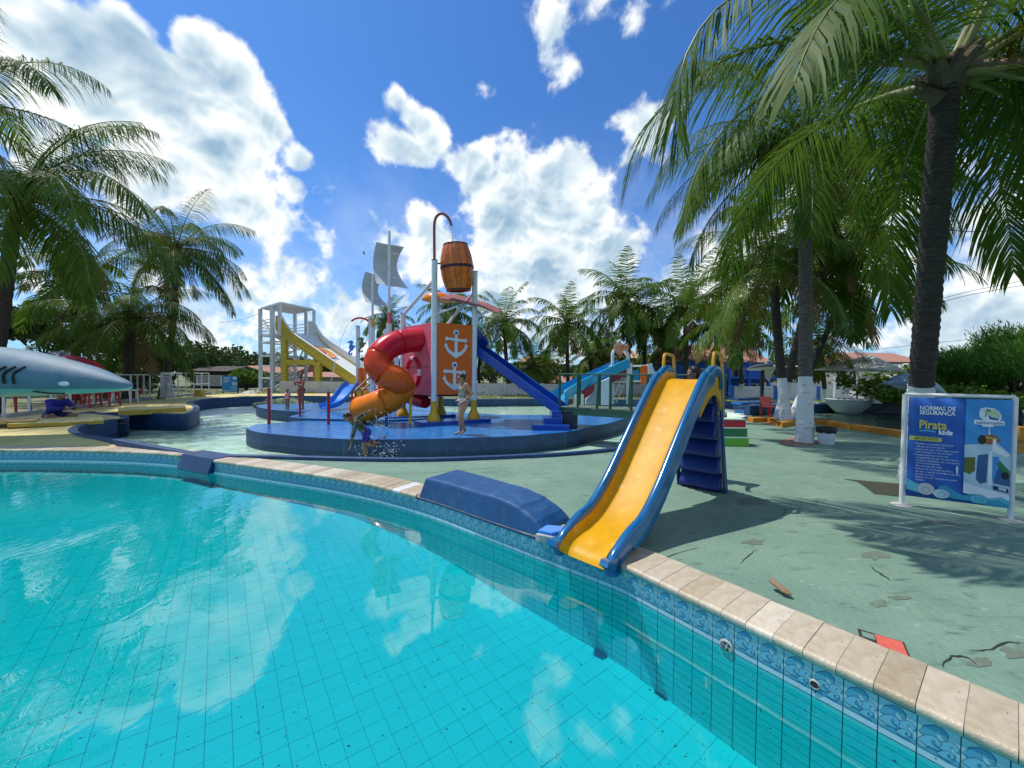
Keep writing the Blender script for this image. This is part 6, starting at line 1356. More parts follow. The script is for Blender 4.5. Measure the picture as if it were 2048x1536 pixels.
NUT = MB().ball((0, 0, 0), (.10, .10, .125), 10, 7).build('coconut', M['green']).data; bpy.data.objects.remove(bpy.data.objects['coconut'])
def palm(name, base, crown, r, n, scale, seed, label, group='coconut palms', kinds=None, white=0, special=(), yellow=0, dry=2, curve=.0, nuts=5, bark='bark'):
    rn = random.Random(seed); base, crown = Vector(base), Vector(crown); rt = empty(name, base, 0, label, 'palm tree', group); c = crown - base
    F_S = kinds or FARF; bend = Vector((c.y, -c.x, 0)).normalized() * curve if c.xy.length > .1 else Vector((curve, 0, 0))
    m = 26 if white else 14; pts = []; rad = []
    for i in range(m + 1):
        t = i / m; p = Vector((c.x * (t ** 1.06 if white else t), c.y * (t ** 1.06 if white else t), c.z * t)) + bend * math.sin(PI * t); pts.append(p); rad.append(r * (1.25 - .3 * min(1, t * 6)) * (1 - .10 * t) * rn.uniform(.97, 1.03))
    fine = spline(pts, 4); fr = []
    for i in range(len(fine)): a, b_ = rad[min(i // 4, m)], rad[min(i // 4 + 1, m)]; fr.append((a + (b_ - a) * (i % 4) / 4) * (1.04 if i % 2 else .97) * rn.uniform(.985, 1.015))
    if white:
        k = max(2, next(i for i, p in enumerate(fine) if p.z > white)); mb = MB(); mb.tube(fine[:k + 1], [q * 1.03 for q in fr[:k + 1]], 16); mb.build('whitewashed_trunk', M['whitewash'], rt); mb = MB(); mb.tube(fine[k:], fr[k:], 16); mb.build('trunk', M[bark], rt)
    else: mb = MB(); mb.tube(fine, fr, 10); mb.build('trunk', M['bark'], rt)
    mb = MB()
    for k in range(14):
        a = k * 2.4; d = Vector((math.cos(a), math.sin(a), .9)); h = rn.uniform(-.35, .25) * scale; mb.tube([c + Vector((0, 0, h)) + d * r * .3, c + Vector((0, 0, h)) + d * r * 1.2, c + Vector((0, 0, h + .03)) + d * Vector((1.9, 1.9, 1.5)) * r], [r * .6, r * .45, r * .2], 6)
    mb.build('leaf_bases', M['rachis_b'], rt)
    for k in range(nuts): a = rn.uniform(0, 6.28); o = obj('coconut', NUT, rt); o.location = c + Vector((r * 1.5 * math.cos(a), r * 1.5 * math.sin(a), -.25 - .16 * rn.random())); o.scale = (1.1,) * 3
    a0 = rn.uniform(0, 6.28); todo = []
    for k in range(n):
        lev = (k + .5) / n; idx = min(7, max(0, int(8 * lev ** .85 + rn.uniform(-.5, .5)))); todo.append((F_S[idx][0], a0 + k * 2.39996 + rn.uniform(-.2, .2), rn.uniform(.86, 1.08)))
    for k in range(yellow): todo.append((YEL[k % 3][0], a0 + 1.9 * k + .7, rn.uniform(.8, 1)))
    for k in range(dry): todo.append((DRY[k % 2][0], a0 + 2.6 * k, rn.uniform(.75, 1)))
    for k, (kind, az_, s_) in enumerate(special): todo.append((kind if not isinstance(kind, int) else F_S[kind][0], math.radians(az_), s_))
    for me, az_, s_ in todo:
        o = obj('frond', me, rt); o.location = c + Vector((math.cos(az_), math.sin(az_), 0)) * r * .5 + Vector((0, 0, rn.uniform(-.1, .12))); o.rotation_euler = (rn.uniform(-.12, .12), rn.uniform(-.08, .08), az_); o.scale = (scale * s_,) * 3
    return rt
def pb(px, py, z=0): p = P(px, py, z); return Vector((p.x, p.y, -.03))
# the leaning palm by the banner: fronds placed as they hang in the view
ARCH = frond_mesh(4.9, 44, 150, 112, 1.05, 501, wid=.032); ARC2 = frond_mesh(4.6, 30, 118, 104, 1.0, 504, wid=.031); LOWL = frond_mesh(4.4, 12, 92, 100, .95, 502, wid=.031); HANG = frond_mesh(4.2, -12, 78, 100, .95, 503, wid=.031)
palm('coconut_palm', pb(1828, 958), D(1893, 150, 4.75), .155, 4, 1.0, 3, 'big leaning coconut palm with whitewashed foot directly behind the banner sign', kinds=NEARF, white=1.58,
     special=[(ARCH, 188, 1.0), (ARC2, 166, 1.0), (LOWL, 178, .92), (1, 200, 1.0), (0, 90, 1), (HANG, 8, 1.0), (HANG, -28, .9), (LOWL, 30, 1.0), (LOWL, -5, 1.0), (ARC2, 20, .95), (HANG, 62, .9), (ARC2, 100, 1), (ARCH, -20, .9), (2, 45, 1), (1, 20, 1)], dry=1, yellow=1, nuts=0)
palm('coconut_palm', pb(1609, 884), D(1606, 285, 10.1), .165, 20, .98, 5, 'tall straight palm with whitewashed foot beside the white bin', kinds=NEARF, white=1.72, dry=3, yellow=2, nuts=7, curve=.15, bark='bark_pale',
     special=[(4, 185, 1.0), (5, 195, 1.0), (5, 165, 1.0), (6, 175, .95), (6, 350, 1), (7, 300, 1), (7, 240, 1), (6, 270, 1)])
palm('coconut_palm', pb(1573, 847), D(1545, 520, 14.2), .165, 22, .92, 8, 'shorter palm with whitewashed foot at the orange kerb corner', kinds=NEARF, white=1.65, yellow=4, dry=3, curve=.2)
palm('coconut_palm', pb(1558, 838), D(1660, 455, 15.0), .16, 24, .95, 12, 'dark bushy palm leaning right with its white foot behind the red chair', kinds=FARF, white=1.5, yellow=1, dry=4, curve=-.2)
palm('coconut_palm', pb(1583, 836), D(1700, 560, 16.5), .12, 20, .9, 13, 'thin dark trunked palm with white foot right of the kerb corner palm', kinds=FARF, white=1.5, yellow=3, dry=4)
palm('coconut_palm', pb(1484, 797), D(1480, 640, 25), .16, 20, .92, 15, 'palm with a narrow white foot in front of the blue house', white=1.3, yellow=5, dry=6)
palm('coconut_palm', pb(1652, 808), D(1640, 690, 20), .13, 16, .62, 17, 'young palm with white foot left of the bowl basin', white=1.1, yellow=6, dry=2, nuts=0)
# palms behind the far wall
FARP = [(1017, 776, 1008, 650, 34, .92, 'rather full palm behind the wall just right of the play tower'), (1063, 776, 1062, 735, 36, .72, 'low young palm behind the wall left of the bridge'), (1137, 776, 1134, 648, 35, .98, 'dark palm standing behind the left end of the bridge'), (1258, 778, 1252, 605, 34, 1.1, 'tallest of the far palms behind the arched climbing frame'),
        (1282, 778, 1292, 655, 37, .95, 'palm just right of and behind the tallest far palm'), (1372, 780, 1368, 610, 33, 1.1, 'far palm behind the top of the yellow slide'), (1310, 780, 1330, 700, 40, .8, 'short far palm right of the climbing frame'), (1088, 776, 1092, 728, 42, .7, 'small palm further back between the young palm and dark palm'), (1440, 782, 1432, 650, 34, 1.0, 'far palm above the blue house roof'),
        (778, 776, 776, 645, 34, .62, 'narrow dark palm behind the taller ship mast'), (908, 776, 905, 622, 36, .9, 'far palm behind the rust red canopy sheet'), (960, 776, 962, 700, 44, .8, 'low palm behind the top of the blue straight slide'), (1186, 778, 1180, 712, 44, .8, 'small far palm left of the turquoise slide top'), (1190, 776, 1215, 690, 46, .8, 'distant palm above the tan house')]
for k, (bx, by, cx, cy, Y, s_, lab) in enumerate(FARP):
    b = D(bx, by, Y); b.z = 0; palm('coconut_palm', b, D(cx, cy, Y), .19, 24, s_ * 1.05, 30 + k, lab, 'coconut palms behind the far wall', yellow=2 if s_ < .85 else 0, dry=3, curve=.2 * (-1) ** k, nuts=3)
# palms on the left
palm('coconut_palm', (-19.6, 14.4, 0), D(34, 395, 14.6), .22, 7, 1.34, 51, 'large dark palm at the left edge behind the shark', kinds=NEARF, yellow=1, dry=1, special=[(0, 60, 1.0), (1, 30, .95), (2, 12, .95), (3, -5, 1.0), (4, -25, 1.0), (5, 8, 1.05), (5, -45, 1), (6, -15, 1.0), (6, 30, .9), (7, -40, .9), (1, 170, 1), (4, 190, 1), (5, 240, .9)])
palm('coconut_palm', (-22.5, 13.6, 0), D(-105, 205, 13.4), .2, 7, 1.25, 53, 'tall palm mostly beyond the left edge with fronds reaching in', kinds=NEARF, special=[(2, 10, 1), (3, -12, 1)])
b = D(255, 800, 20); b.z = 0; palm('coconut_palm', b, D(262, 640, 20), .24, 22, .98, 55, 'young spreading palm with thick dark trunk right of the shark nose', kinds=NEARF, yellow=4, dry=2, nuts=0, special=[(5, -10, 1), (5, 190, 1), (6, 170, 1), (4, 10, 1)])
b = D(322, 800, 23); b.z = 0; palm('coconut_palm', b, D(352, 500, 23), .17, 24, 1.08, 57, 'tall palm rising behind the leaning sunbed', kinds=NEARF, dry=4, yellow=1, curve=-.3, special=[(5, 0, 1), (4, -20, 1), (6, 10, 1)])
b = D(150, 800, 22); b.z = 0; palm('coconut_palm', b, D(150, 560, 22), .18, 22, 1.0, 59, 'palm in the dark clump behind the shark', yellow=1, dry=4)

# ------------------------------------------------------------------ broad-leaved trees, hedges and bushes
def leaf_cloud(clumps, n, size, seed, flat_=.7, dirn=None):
    rn = random.Random(seed); mb = MB()
    wsum = sum(r[0] * r[1] * r[2] for c, r in clumps)
    for c, r in clumps:
        for k in range(int(n * r[0] * r[1] * r[2] / wsum)):
            while True:
                q = Vector((rn.uniform(-1, 1), rn.uniform(-1, 1), rn.uniform(-1, 1)))
                if .3 < q.length < 1: break
            q = q * (.55 + .45 * rn.random()); p = Vector(c) + Vector((q.x * r[0], q.y * r[1], q.z * r[2])) * (1 + .25 * noise.noise(Vector((q.x * 2, q.y * 2, q.z * 2 + seed))))
            d = Vector((rn.gauss(0, 1), rn.gauss(0, 1), rn.gauss(0, flat_))).normalized() if dirn is None else (Vector(dirn) + Vector((rn.gauss(0, .45), rn.gauss(0, .45), rn.gauss(0, .45)))).normalized()
            e = d.cross(Vector((rn.gauss(0, 1), rn.gauss(0, 1), rn.gauss(0, 1)))).normalized(); l = size * rn.uniform(.6, 1.3); w = l * (.42 if dirn is None else .07)
            mb.add([p - e * w * .3, p + d * l * .5 - e * w, p + d * l, p + d * l * .5 + e * w], [(0, 1, 2, 3)])
    return mb
def tree(name, px, pbase, Y, h, w, seed, label, group=None, m='foliage', clumps=9, n=2600, size=.34, trunk=.16, low=.45, cat='tree', dirn=None, flat_=.7):
    b = D(px, pbase, Y); b.z = 0; rn = random.Random(seed); r = empty(name, b, 0, label, cat, group); cl = []
    for k in range(clumps): a = k * 2.4 + rn.random(); q = math.sqrt((k + .5) / clumps); cl.append(((w * .42 * q * math.cos(a), w * .42 * q * math.sin(a), h * (low + (1 - low) * (.30 + .62 * rn.random() * (1.1 - q * .6)))), (w * rn.uniform(.17, .27), w * rn.uniform(.17, .27), h * (1 - low) * rn.uniform(.16, .30))))
    mb = MB(); f = (0, 0, h * low * .8); mb.tube([(0, 0, 0), (.03 * h, 0, h * low * .45), f], [trunk * 1.3, trunk, trunk * .8], 8); mb.build('trunk', M['limb'], r)
    for c, rr_ in cl[:7]: c = Vector(c); mb = MB(); mb.tube([f, Vector(f).lerp(c, .5) + Vector((0, 0, .1 * h * (1 - low))), c], [trunk * .55, trunk * .35, trunk * .1], 6); mb.build('limb', M['limb'], r)
    leaf_cloud(cl, n, size, seed, flat_, dirn).build('crown', M[m], r); return r
tree('acacia_tree', 213, 800, 24, 5.2, 7.5, 5, 'thin flat topped acacia with forked dark trunk beyond the shark', m='foliage', clumps=12, n=3600, size=.16, low=.40, flat_=.3)
tree('shade_tree', 90, 800, 27, 6.4, 8, 6, 'dense dark tree behind the shark near the left edge', n=3600)
TL = [(300, 34, 5.2, 7), (345, 42, 5, 8), (385, 46, 5.5, 9), (428, 44, 4.6, 6), (455, 50, 5.2, 8), (495, 52, 4.8, 8), (535, 56, 5, 9), (585, 54, 4.6, 7), (640, 56, 4.5, 8), (690, 54, 4.6, 8), (735, 56, 4.4, 8), (820, 58, 4.2, 9), (985, 58, 4.4, 10), (1310, 46, 4.6, 6.5), (1340, 50, 4.8, 7), (1410, 54, 5, 8), (1180, 58, 4, 9), (1590, 44, 4.6, 8), (1700, 46, 4.4, 8), (1860, 46, 4.6, 9), (1950, 44, 5, 9)]
sides_ = ['far left of the pipe fence', 'behind the pipe fence', 'behind the beach hut', 'above the blue notice board', 'left of the white shed', 'behind the white shed', 'behind the steel tower', 'behind the left yellow column', 'under the white chute', 'behind the right yellow column', 'behind the play module', 'behind the pink panel', 'behind the blue straight slide', 'right of the climbing frame', 'beside the curved spout', 'above the blue house', 'behind the turquoise slide', 'between the whitewashed trunks', 'behind the shade sail', 'behind the banner', 'behind the feathery bush']
for k, (px, Y, h, w) in enumerate(TL): tree('hedge_tree', px, 790, Y, h * (.92 + .2 * (k % 3) * .5), w, 100 + k, ['dark', 'bushy', 'windswept'][k % 3] + ' green tree in the far treeline ' + sides_[k], 'trees of the far treeline', m='foliage_l' if k in (13, 14) else 'foliage', clumps=8, n=1500, size=.42, low=.15, trunk=.14)
tree('bush', 492, 789, 38, 2.6, 3.4, 201, 'rounded green bush right of the blue notice board', m='foliage_l', n=1400, size=.28, low=.05, cat='bush'); tree('bush', 277, 792, 30, 1.7, 3.2, 203, 'dark low bush beyond the shark nose behind the fence', n=1300, size=.22, low=.05, cat='bush')
tree('feathery_bush', 2030, 842, 14.5, 3.5, 4.6, 205, 'bright feathery green bush at the right edge behind the banner', m='foliage_b', clumps=24, n=34000, size=.22, low=.22, cat='bush', dirn=(-.45, 0, .75)); tree('bush', 1900, 832, 15, 1.75, 4.4, 207, 'leafy low hedge beneath the feathery bush', m='foliage_l', n=3000, size=.16, low=.05, cat='bush')
fb_ = tree('flowering_bush', 1780, 812, 19.5, 2.7, 4.2, 209, 'bush covered in white flowers beneath the shade sail', m='foliage_l', n=3600, size=.2, low=.1, cat='bush')
rn = random.Random(3); mb = MB()
for k in range(260):
    a, e_ = rn.uniform(0, 6.28), rn.uniform(.0, 1.4); q = Vector((2.0 * math.cos(a) * math.cos(e_), 2.0 * math.sin(a) * math.cos(e_), .8 + 1.7 * math.sin(e_))); mb.ball(q * rn.uniform(.85, 1.0), (.09, .09, .05), 5, 3)
o = mb.build('blossom', M['flower'], fb_); o['kind'] = 'stuff'
tree('bush', 1870, 812, 18, 2.4, 4.5, 211, 'yellow green shrub behind the dolphin statue', m='foliage_l', n=2600, size=.3, low=.1, cat='bush')
M['treeline'] = M['foliage']
mb = leaf_cloud([((x, 75 + 6 * math.sin(x), 2.2), (4.5, 3, 2.4 + .8 * math.sin(x * .7))) for x in range(-130, 140, 5)], 14000, .9, 300); tag(mb.build('far_woodland', M['foliage']), 'continuous dark woodland along the horizon', kind='stuff')
grass = MB(); rn = random.Random(8)
for k in range(5200):
    x, y = rn.uniform(-34, 24), rn.uniform(24, 36)
    if inside((x, y), wade) or inside((x, y), ydeck_poly): continue
    a = rn.uniform(0, 6.28); h = rn.uniform(.08, .22); grass.add([(x, y, -.02), (x + .05 * math.cos(a), y + .05 * math.sin(a), -.02), (x + .08 * math.cos(a + 1), y + .08 * math.sin(a + 1), h)], [(0, 1, 2)])
tag(grass.build('grass', M['foliage_l']), 'sparse green grass beyond the decks', kind='stuff')

# ------------------------------------------------------------------ people
def blob_mesh(prims, voxel, smooth=4, name='body'):
    mb = MB()
    for p in prims:
        if p[0] == 'c':
            a, b_, r0, r1 = Vector(p[1]), Vector(p[2]), p[3], p[4]; mb.tube([a.lerp(b_, t / 4) for t in range(5)], [r0 + (r1 - r0) * t / 4 for t in range(5)], 12); mb.ball(a, r0 * .999, 12, 8); mb.ball(b_, r1 * .999, 12, 8)
        else: mb.ball(p[1], p[2], 14, 10, p[3] if len(p) > 3 else None)
    me = bpy.data.meshes.new(name); me.from_pydata(mb.v, [], mb.f); me.update(); o = bpy.data.objects.new(name, me); COL.objects.link(o)
    bm = bmesh.new(); bm.from_mesh(me); bmesh.ops.remove_doubles(bm, verts=bm.verts, dist=1e-5); bmesh.ops.recalc_face_normals(bm, faces=bm.faces); bm.to_mesh(me); bm.free()
    r = o.modifiers.new('r', 'REMESH'); r.mode = 'VOXEL'; r.voxel_size = voxel; s = o.modifiers.new('s', 'SMOOTH'); s.iterations = smooth; s.factor = .5
    dg = bpy.context.evaluated_depsgraph_get(); me2 = bpy.data.meshes.new_from_object(o.evaluated_get(dg)); bpy.data.objects.remove(o); me2.polygons.foreach_set('use_smooth', [True] * len(me2.polygons)); return me2
def person(label, loc, rz, S, J, skin, voxel=.011, girth=1.0, bust=0):
    # J: joints in metres for a 1.65 m adult; x forward, y to the person's left, z up; S scales the whole figure
    rt = empty('person', loc, rz, label, 'person'); V = {k: Vector(v) for k, v in J.items()}; g = girth; pr_ = []; tor = []
    up = (V['neck'] - V['pelvis']).normalized(); sw = (V['shL'] - V['shR']).normalized(); fw = sw.cross(up).normalized(); Mt = Matrix((fw, sw, up)).transposed()
    ch = V['pelvis'].lerp(V['neck'], .68); ab = V['pelvis'].lerp(V['neck'], .36)
    tor += [('e', V['pelvis'], (.105 * g, .165 * g, .12), Mt), ('e', ab + fw * .005, (.095 * g, .14 * g, .15), Mt), ('e', ch, (.105 * g, .165 * g, .17), Mt)]
    if bust: tor += [('e', ch + fw * .075 + sw * .075 + up * .0, (.06, .065, .065), Mt), ('e', ch + fw * .075 - sw * .075, (.06, .065, .065), Mt), ('e', V['pelvis'] - fw * .05, (.10 * g, .165 * g, .11), Mt)]
    tor += [('c', V['shL'] - sw * .02, V['shR'] + sw * .02, .056, .056)]
    legs, arms, hands = [], [], []
    for s in 'LR':
        legs += [('c', V['hip' + s], V['kn' + s], .092 * g, .060 * g), ('c', V['kn' + s], V['an' + s], .056 * g, .037), ('e', V['kn' + s].lerp(V['an' + s], .3) - fw * .015, (.056 * g, .052 * g, .11), Matrix.Identity(3))]
        a = V['an' + s]; td = (V['toe' + s] - a).normalized(); heel = a - td * .035 + Vector((0, 0, -.01)); pr_ += [('c', heel, a.lerp(V['toe' + s], .8), .036, .026), ('c', a.lerp(V['toe' + s], .75), V['toe' + s], .030, .018)]
        arms += [('c', V['sh' + s], V['el' + s], .052 * g, .038 * g), ('c', V['el' + s], V['wr' + s], .037 * g, .026)]
        hd = (V['wr' + s] - V['el' + s]).normalized(); side = hd.cross(up if abs(hd.dot(up)) < .9 else fw).normalized(); nrm = side.cross(hd)
        w = V['wr' + s]; hands += [('e', w + hd * .045, (.045, .036, .016), Matrix((hd, side, nrm)).transposed())]
        for k, (o_, l) in enumerate(((-.026, .062), (-.009, .075), (.009, .072), (.025, .058))):
            b0_ = w + hd * .075 + side * o_; m_ = b0_ + hd * l * .55 + nrm * .006; hands += [('c', b0_, m_, .0095, .009), ('c', m_, m_ + hd * l * .42 + nrm * .018, .009, .0075)]
        th = w + hd * .03 - side * .032; hands += [('c', th, th + hd * .03 - side * .022, .011, .010), ('c', th + hd * .03 - side * .022, th + hd * .058 - side * .026, .010, .008)]
    hd_ = V['head']; look = V['look'].normalized(); hu_ = (hd_ - V['neck']).normalized() if 'hup' not in V else V['hup']; ls = hu_.cross(look).normalized(); lk = ls.cross(hu_).normalized(); Mh = Matrix((lk, ls, hu_)).transposed(); H = lambda x, y, z: hd_ + Mh @ Vector((x, y, z))
    head = [('e', H(0, 0, .015), (.093, .074, .098), Mh), ('e', H(.03, 0, -.055), (.058, .055, .062), Mh), ('e', H(.055, 0, -.095), (.026, .03, .022), Mh), ('c', H(.088, 0, .012), H(.105, 0, -.022), .011, .016), ('e', H(.082, 0, -.058), (.014, .028, .009), Mh), ('e', H(.082, 0, .035), (.012, .055, .010), Mh)]
    for s in (-1, 1): head += [('e', H(-.005, s * .076, -.01), (.020, .010, .032), Mh), ('e', H(.06, s * .036, -.02), (.025, .022, .02), Mh)]
    neck = [('c', V['neck'] - up * .03, hd_ - hu_ * .06, .052, .048)]
    me = blob_mesh(tor + legs + arms + pr_ + hands + head + neck, voxel); me.materials.append(skin); body = obj('body', me, rt)
    for s in (-1, 1):
        mb = MB(); mb.m = 0; mb.ball(H(.080, s * .033, .008), (.012, .016, .009), 8, 6, Mh); mb.m = 1; mb.ball(H(.089, s * .033, .008), (.005, .0065, .0065), 8, 6, Mh); mb.build('eye', [M['plastic_white'], M['black']], rt)
    mb = MB(); mb.ball(H(.094, 0, -.058), (.006, .024, .006), 8, 5, Mh); mb.build('lips', mat('lip_skin', (.25, .06, .05), .5), rt)
    rt.scale = (S,) * 3
    return rt, dict(V=V, tor=tor, legs=legs, arms=arms, head=head, H=H, Mh=Mh, fw=fw, sw=sw, up=up)
def cloth(rt, name, prims, grow_, m, keep, voxel=.011):
    P2 = []
    for p in prims: P2.append(('c', p[1], p[2], p[3] + grow_, p[4] + grow_) if p[0] == 'c' else ('e', p[1], tuple(q + grow_ for q in p[2])) + tuple(p[3:]))
    me = blob_mesh(P2, voxel, 3, name); bm = bmesh.new(); bm.from_mesh(me); bmesh.ops.delete(bm, geom=[f for f in bm.faces if not keep(f.calc_center_median())], context='FACES'); bm.to_mesh(me); bm.free(); me.materials.clear(); me.materials.append(m)
    o = obj(name, me, rt); so = o.modifiers.new('t', 'SOLIDIFY'); so.thickness = .006; so.offset = -1; return o
def hair(rt, d, style='cap', m=None):
    H, Mh = d['H'], d['Mh']; q = [('e', H(-.018, 0, .038), (.092, .083, .090), Mh), ('e', H(-.055, 0, -.01), (.058, .078, .085), Mh)]
    if style == 'pony': q += [('e', H(-.115, 0, .02), (.035, .03, .035), Mh), ('c', H(-.13, 0, .0), H(-.15, 0, -.13), .028, .015)]
    if style == 'bun': q += [('e', H(-.10, 0, .015), (.045, .045, .045), Mh)]
    if style == 'pigtails': q += [('e', H(-.03, s * .115, .03), (.035, .035, .045), Mh) for s in (-1, 1)]
    me = blob_mesh(q, .01, 2, 'hair'); bm = bmesh.new(); bm.from_mesh(me); inv = Mh.transposed(); c = H(0, 0, 0)
    def face(p): l = inv @ (p - c); return l.x > .045 and l.z < .062 or l.x > .02 and l.z < .0
    bmesh.ops.delete(bm, geom=[f for f in bm.faces if face(f.calc_center_median())], context='FACES'); bm.to_mesh(me); bm.free(); me.materials.clear(); me.materials.append(m or M['hair']); return obj('hair', me, rt)
def shades(rt, d, z=.008, x=.088):
    mb = MB(); H = d['H']
    for s in (-1, 1): mb.ball(H(x, s * .034, z), (.012, .030, .020), 10, 6, d['Mh']); mb.tube([H(x - .005, s * .062, z + .006), H(-.01, s * .082, z + .008)], .004, 5)
    mb.tube([H(x + .004, -.012, z + .006), H(x + .004, .012, z + .006)], .004, 5); mb.build('sunglasses', M['black'], rt)
M['swimprint'] = layer(mat('grey_leaf_print', (.36, .38, .37), .6, col2=(.12, .14, .14), vscale=22, detail=3, lo=.46, hi=.54), (.05, .06, .07), 30, .60, .63)
M['camo'] = layer(mat('camouflage_cloth', (.03, .055, .045), .8, col2=(.08, .12, .08), vscale=14, detail=1, lo=.48, hi=.52), (.012, .022, .022), 12, .56, .58, (1, 1, 1), 1)
M['burgundy'] = mat('burgundy_cloth', (.22, .02, .035), .7, var=.2, vscale=12); M['pinkcloth'] = mat('pink_cloth', (.70, .25, .34), .8, var=.1); M['bluecloth'] = mat('royal_blue_cloth', (.008, .010, .21), .7, var=.15, vscale=8); M['navycloth'] = mat('navy_cloth', (.012, .022, .12), .7)
stand = dict(pelvis=(0, 0, .90), neck=(.0, 0, 1.36), head=(.02, 0, 1.535), look=(1, 0, -.1), shL=(0, .175, 1.32), shR=(0, -.175, 1.32), elL=(-.06, .26, 1.06), elR=(-.06, -.26, 1.06), wrL=(.06, .22, .86), wrR=(.06, -.22, .86), hipL=(0, .085, .86), hipR=(0, -.085, .86), knL=(.02, .09, .47), knR=(.02, -.09, .47), anL=(-.01, .09, .075), anR=(-.01, -.09, .075), toeL=(.15, .11, .025), toeR=(.15, -.11, .025))
def pose(**k): d = dict(stand); d.update(k); return d
# woman in a patterned swimsuit walking along the island, looking down
J = pose(look=(1, .0, -.42), head=(.07, 0, 1.50), neck=(.02, 0, 1.345), elL=(-.12, .30, 1.10), wrL=(.06, .24, .93), elR=(-.13, -.29, 1.08), wrR=(.06, -.20, .94), hipL=(0, .085, .86), knL=(.12, .06, .50), anL=(-.02, .03, .12), toeL=(.10, .04, .025), knR=(.06, -.08, .47), anR=(.06, -.06, .075), toeR=(.22, -.07, .025))
q = P(927, 869, IZ); w1, d = person('woman in grey patterned swimsuit and sunglasses walking along the island edge', (q.x, q.y, IZ - .005), PI + .45, 1.03, J, M['skin'], girth=1.20, bust=1)
up_l = d['up']; pv = d['V']['pelvis']
def suit(p):
    l = p - pv; z = l.dot(d['up']); y = abs(l.dot(d['sw'])); x = l.dot(d['fw'])
    if z > .20: return (z < .36 and y < .155 + .0 * x and not (x > 0 and y < .05 and z > .30)) or (.05 < y < .085 and z < .47)
    return z > -.16 + y * .75 and y < .235
cloth(w1, 'swimsuit', d['tor'] + [('c', p[1], Vector(p[1]).lerp(Vector(p[2]), .25), p[3], p[3] * .98) for p in d['legs'] if p[0] == 'c'][::2], .009, M['swimprint'], suit); hair(w1, d, 'bun'); shades(w1, d)
for s in 'LR': mb = MB(); a, b_ = d['V']['el' + s], d['V']['wr' + s]; mb.tube([a.lerp(b_, .93), a.lerp(b_, 1.0)], .031, 12); mb.build('bracelet', M['plastic_white'], w1)
# boy running through the water, bent forward
J = pose(pelvis=(0, 0, .72), neck=(.32, .02, 1.00), head=(.47, .06, 1.11), look=(1, .75, -.45), shL=(.29, .17, .99), shR=(.29, -.17, .96), elL=(.42, .30, .72), wrL=(.46, .26, .48), elR=(.06, -.34, 1.06), wrR=(-.18, -.42, 1.16), hipL=(0, .09, .69), hipR=(0, -.09, .69), knL=(.10, .10, .34), anL=(.0, .10, .0), toeL=(.12, .12, -.06), knR=(-.13, -.10, .34), anR=(-.46, -.13, .40), toeR=(-.56, -.14, .55))
q = P(722, 914, -.34); boy, d = person('boy in camouflage rash shirt and blue shorts running through the shallow water', (q.x + .10, q.y + .05, -.41), PI + .72, .95, J, M['skin_d'], girth=.92)
cloth(boy, 'rash_shirt', d['tor'] + d['arms'], .012, M['camo'], lambda p, d=d: (p - d['V']['pelvis']).dot(d['up']) > .05 and (p - d['V']['neck']).dot(d['up']) < .03 and all((p - d['V']['wr' + s]).length > .05 for s in 'LR'))
cloth(boy, 'swim_shorts', d['tor'][:2] + [('c', p[1], p[2], p[3], p[4]) for p in d['legs'] if p[0] == 'c' and p[3] > .07], .014, M['bluecloth'], lambda p, d=d: (p - d['V']['pelvis']).dot(d['up']) < .10 and min((p - d['V']['hip' + s]).length for s in 'LR') < .24); hair(boy, d)
rn = random.Random(21); mb = MB(); base = q + Vector((.1, -.1, .04))
for k in range(240):
    if k % 3 == 0: c = base + Vector((rn.uniform(-.25, .9), rn.uniform(-.3, .3), abs(rn.gauss(0, .22))))
    elif k % 3 == 1: c = base + Vector((.55 + rn.gauss(0, .22), rn.gauss(0, .2), abs(rn.gauss(0, .16))))
    else: c = base + Vector((.35 + rn.gauss(0, .16), .1 + rn.gauss(0, .12), .85 + rn.gauss(0, .13)))
    mb.ball(c, rn.uniform(.004, .014), 5, 4)
tag(mb.build('splash', M['splash']), 'splash of water drops around the running boy', kind='stuff')
# woman and toddler on the far platform
J = pose(look=(.8, .5, -.5), elL=(.10, .26, 1.10), wrL=(.24, .06, 1.16), elR=(.10, -.26, 1.10), wrR=(.25, -.05, 1.20), knL=(.02, .11, .47), anL=(-.02, .12, .075), toeL=(.13, .14, .025))
q = P(602, 820, IZ); w2, d = person('woman in burgundy swimwear standing with folded arms on the back platform', (q.x, q.y, IZ), -PI / 2 - .5, 1.0, J, M['skin_d'], voxel=.014, girth=1.12, bust=1)
cloth(w2, 'bikini_top', d['tor'], .009, M['burgundy'], lambda p, d=d: .20 < (p - d['V']['pelvis']).dot(d['up']) < .40, .014); cloth(w2, 'bikini_bottom', d['tor'][:2] + [d['tor'][5]], .009, M['burgundy'], lambda p, d=d: -.16 + abs((p - d['V']['pelvis']).dot(d['sw'])) * .6 < (p - d['V']['pelvis']).dot(d['up']) < .03, .014); hair(w2, d, 'pony')
J = pose(head=(.02, 0, 1.56), look=(.9, -.4, -.1), elL=(-.02, .25, 1.08), wrL=(.16, .16, 1.06), elR=(-.02, -.25, 1.08), wrR=(.16, -.14, 1.06))
q = P(575, 820, IZ); td_, d = person('toddler in pink shirt with a pigtail standing beside the woman', (q.x, q.y, IZ), -PI / 2 - .3, .56, J, M['skin_d'], voxel=.015, girth=1.25)
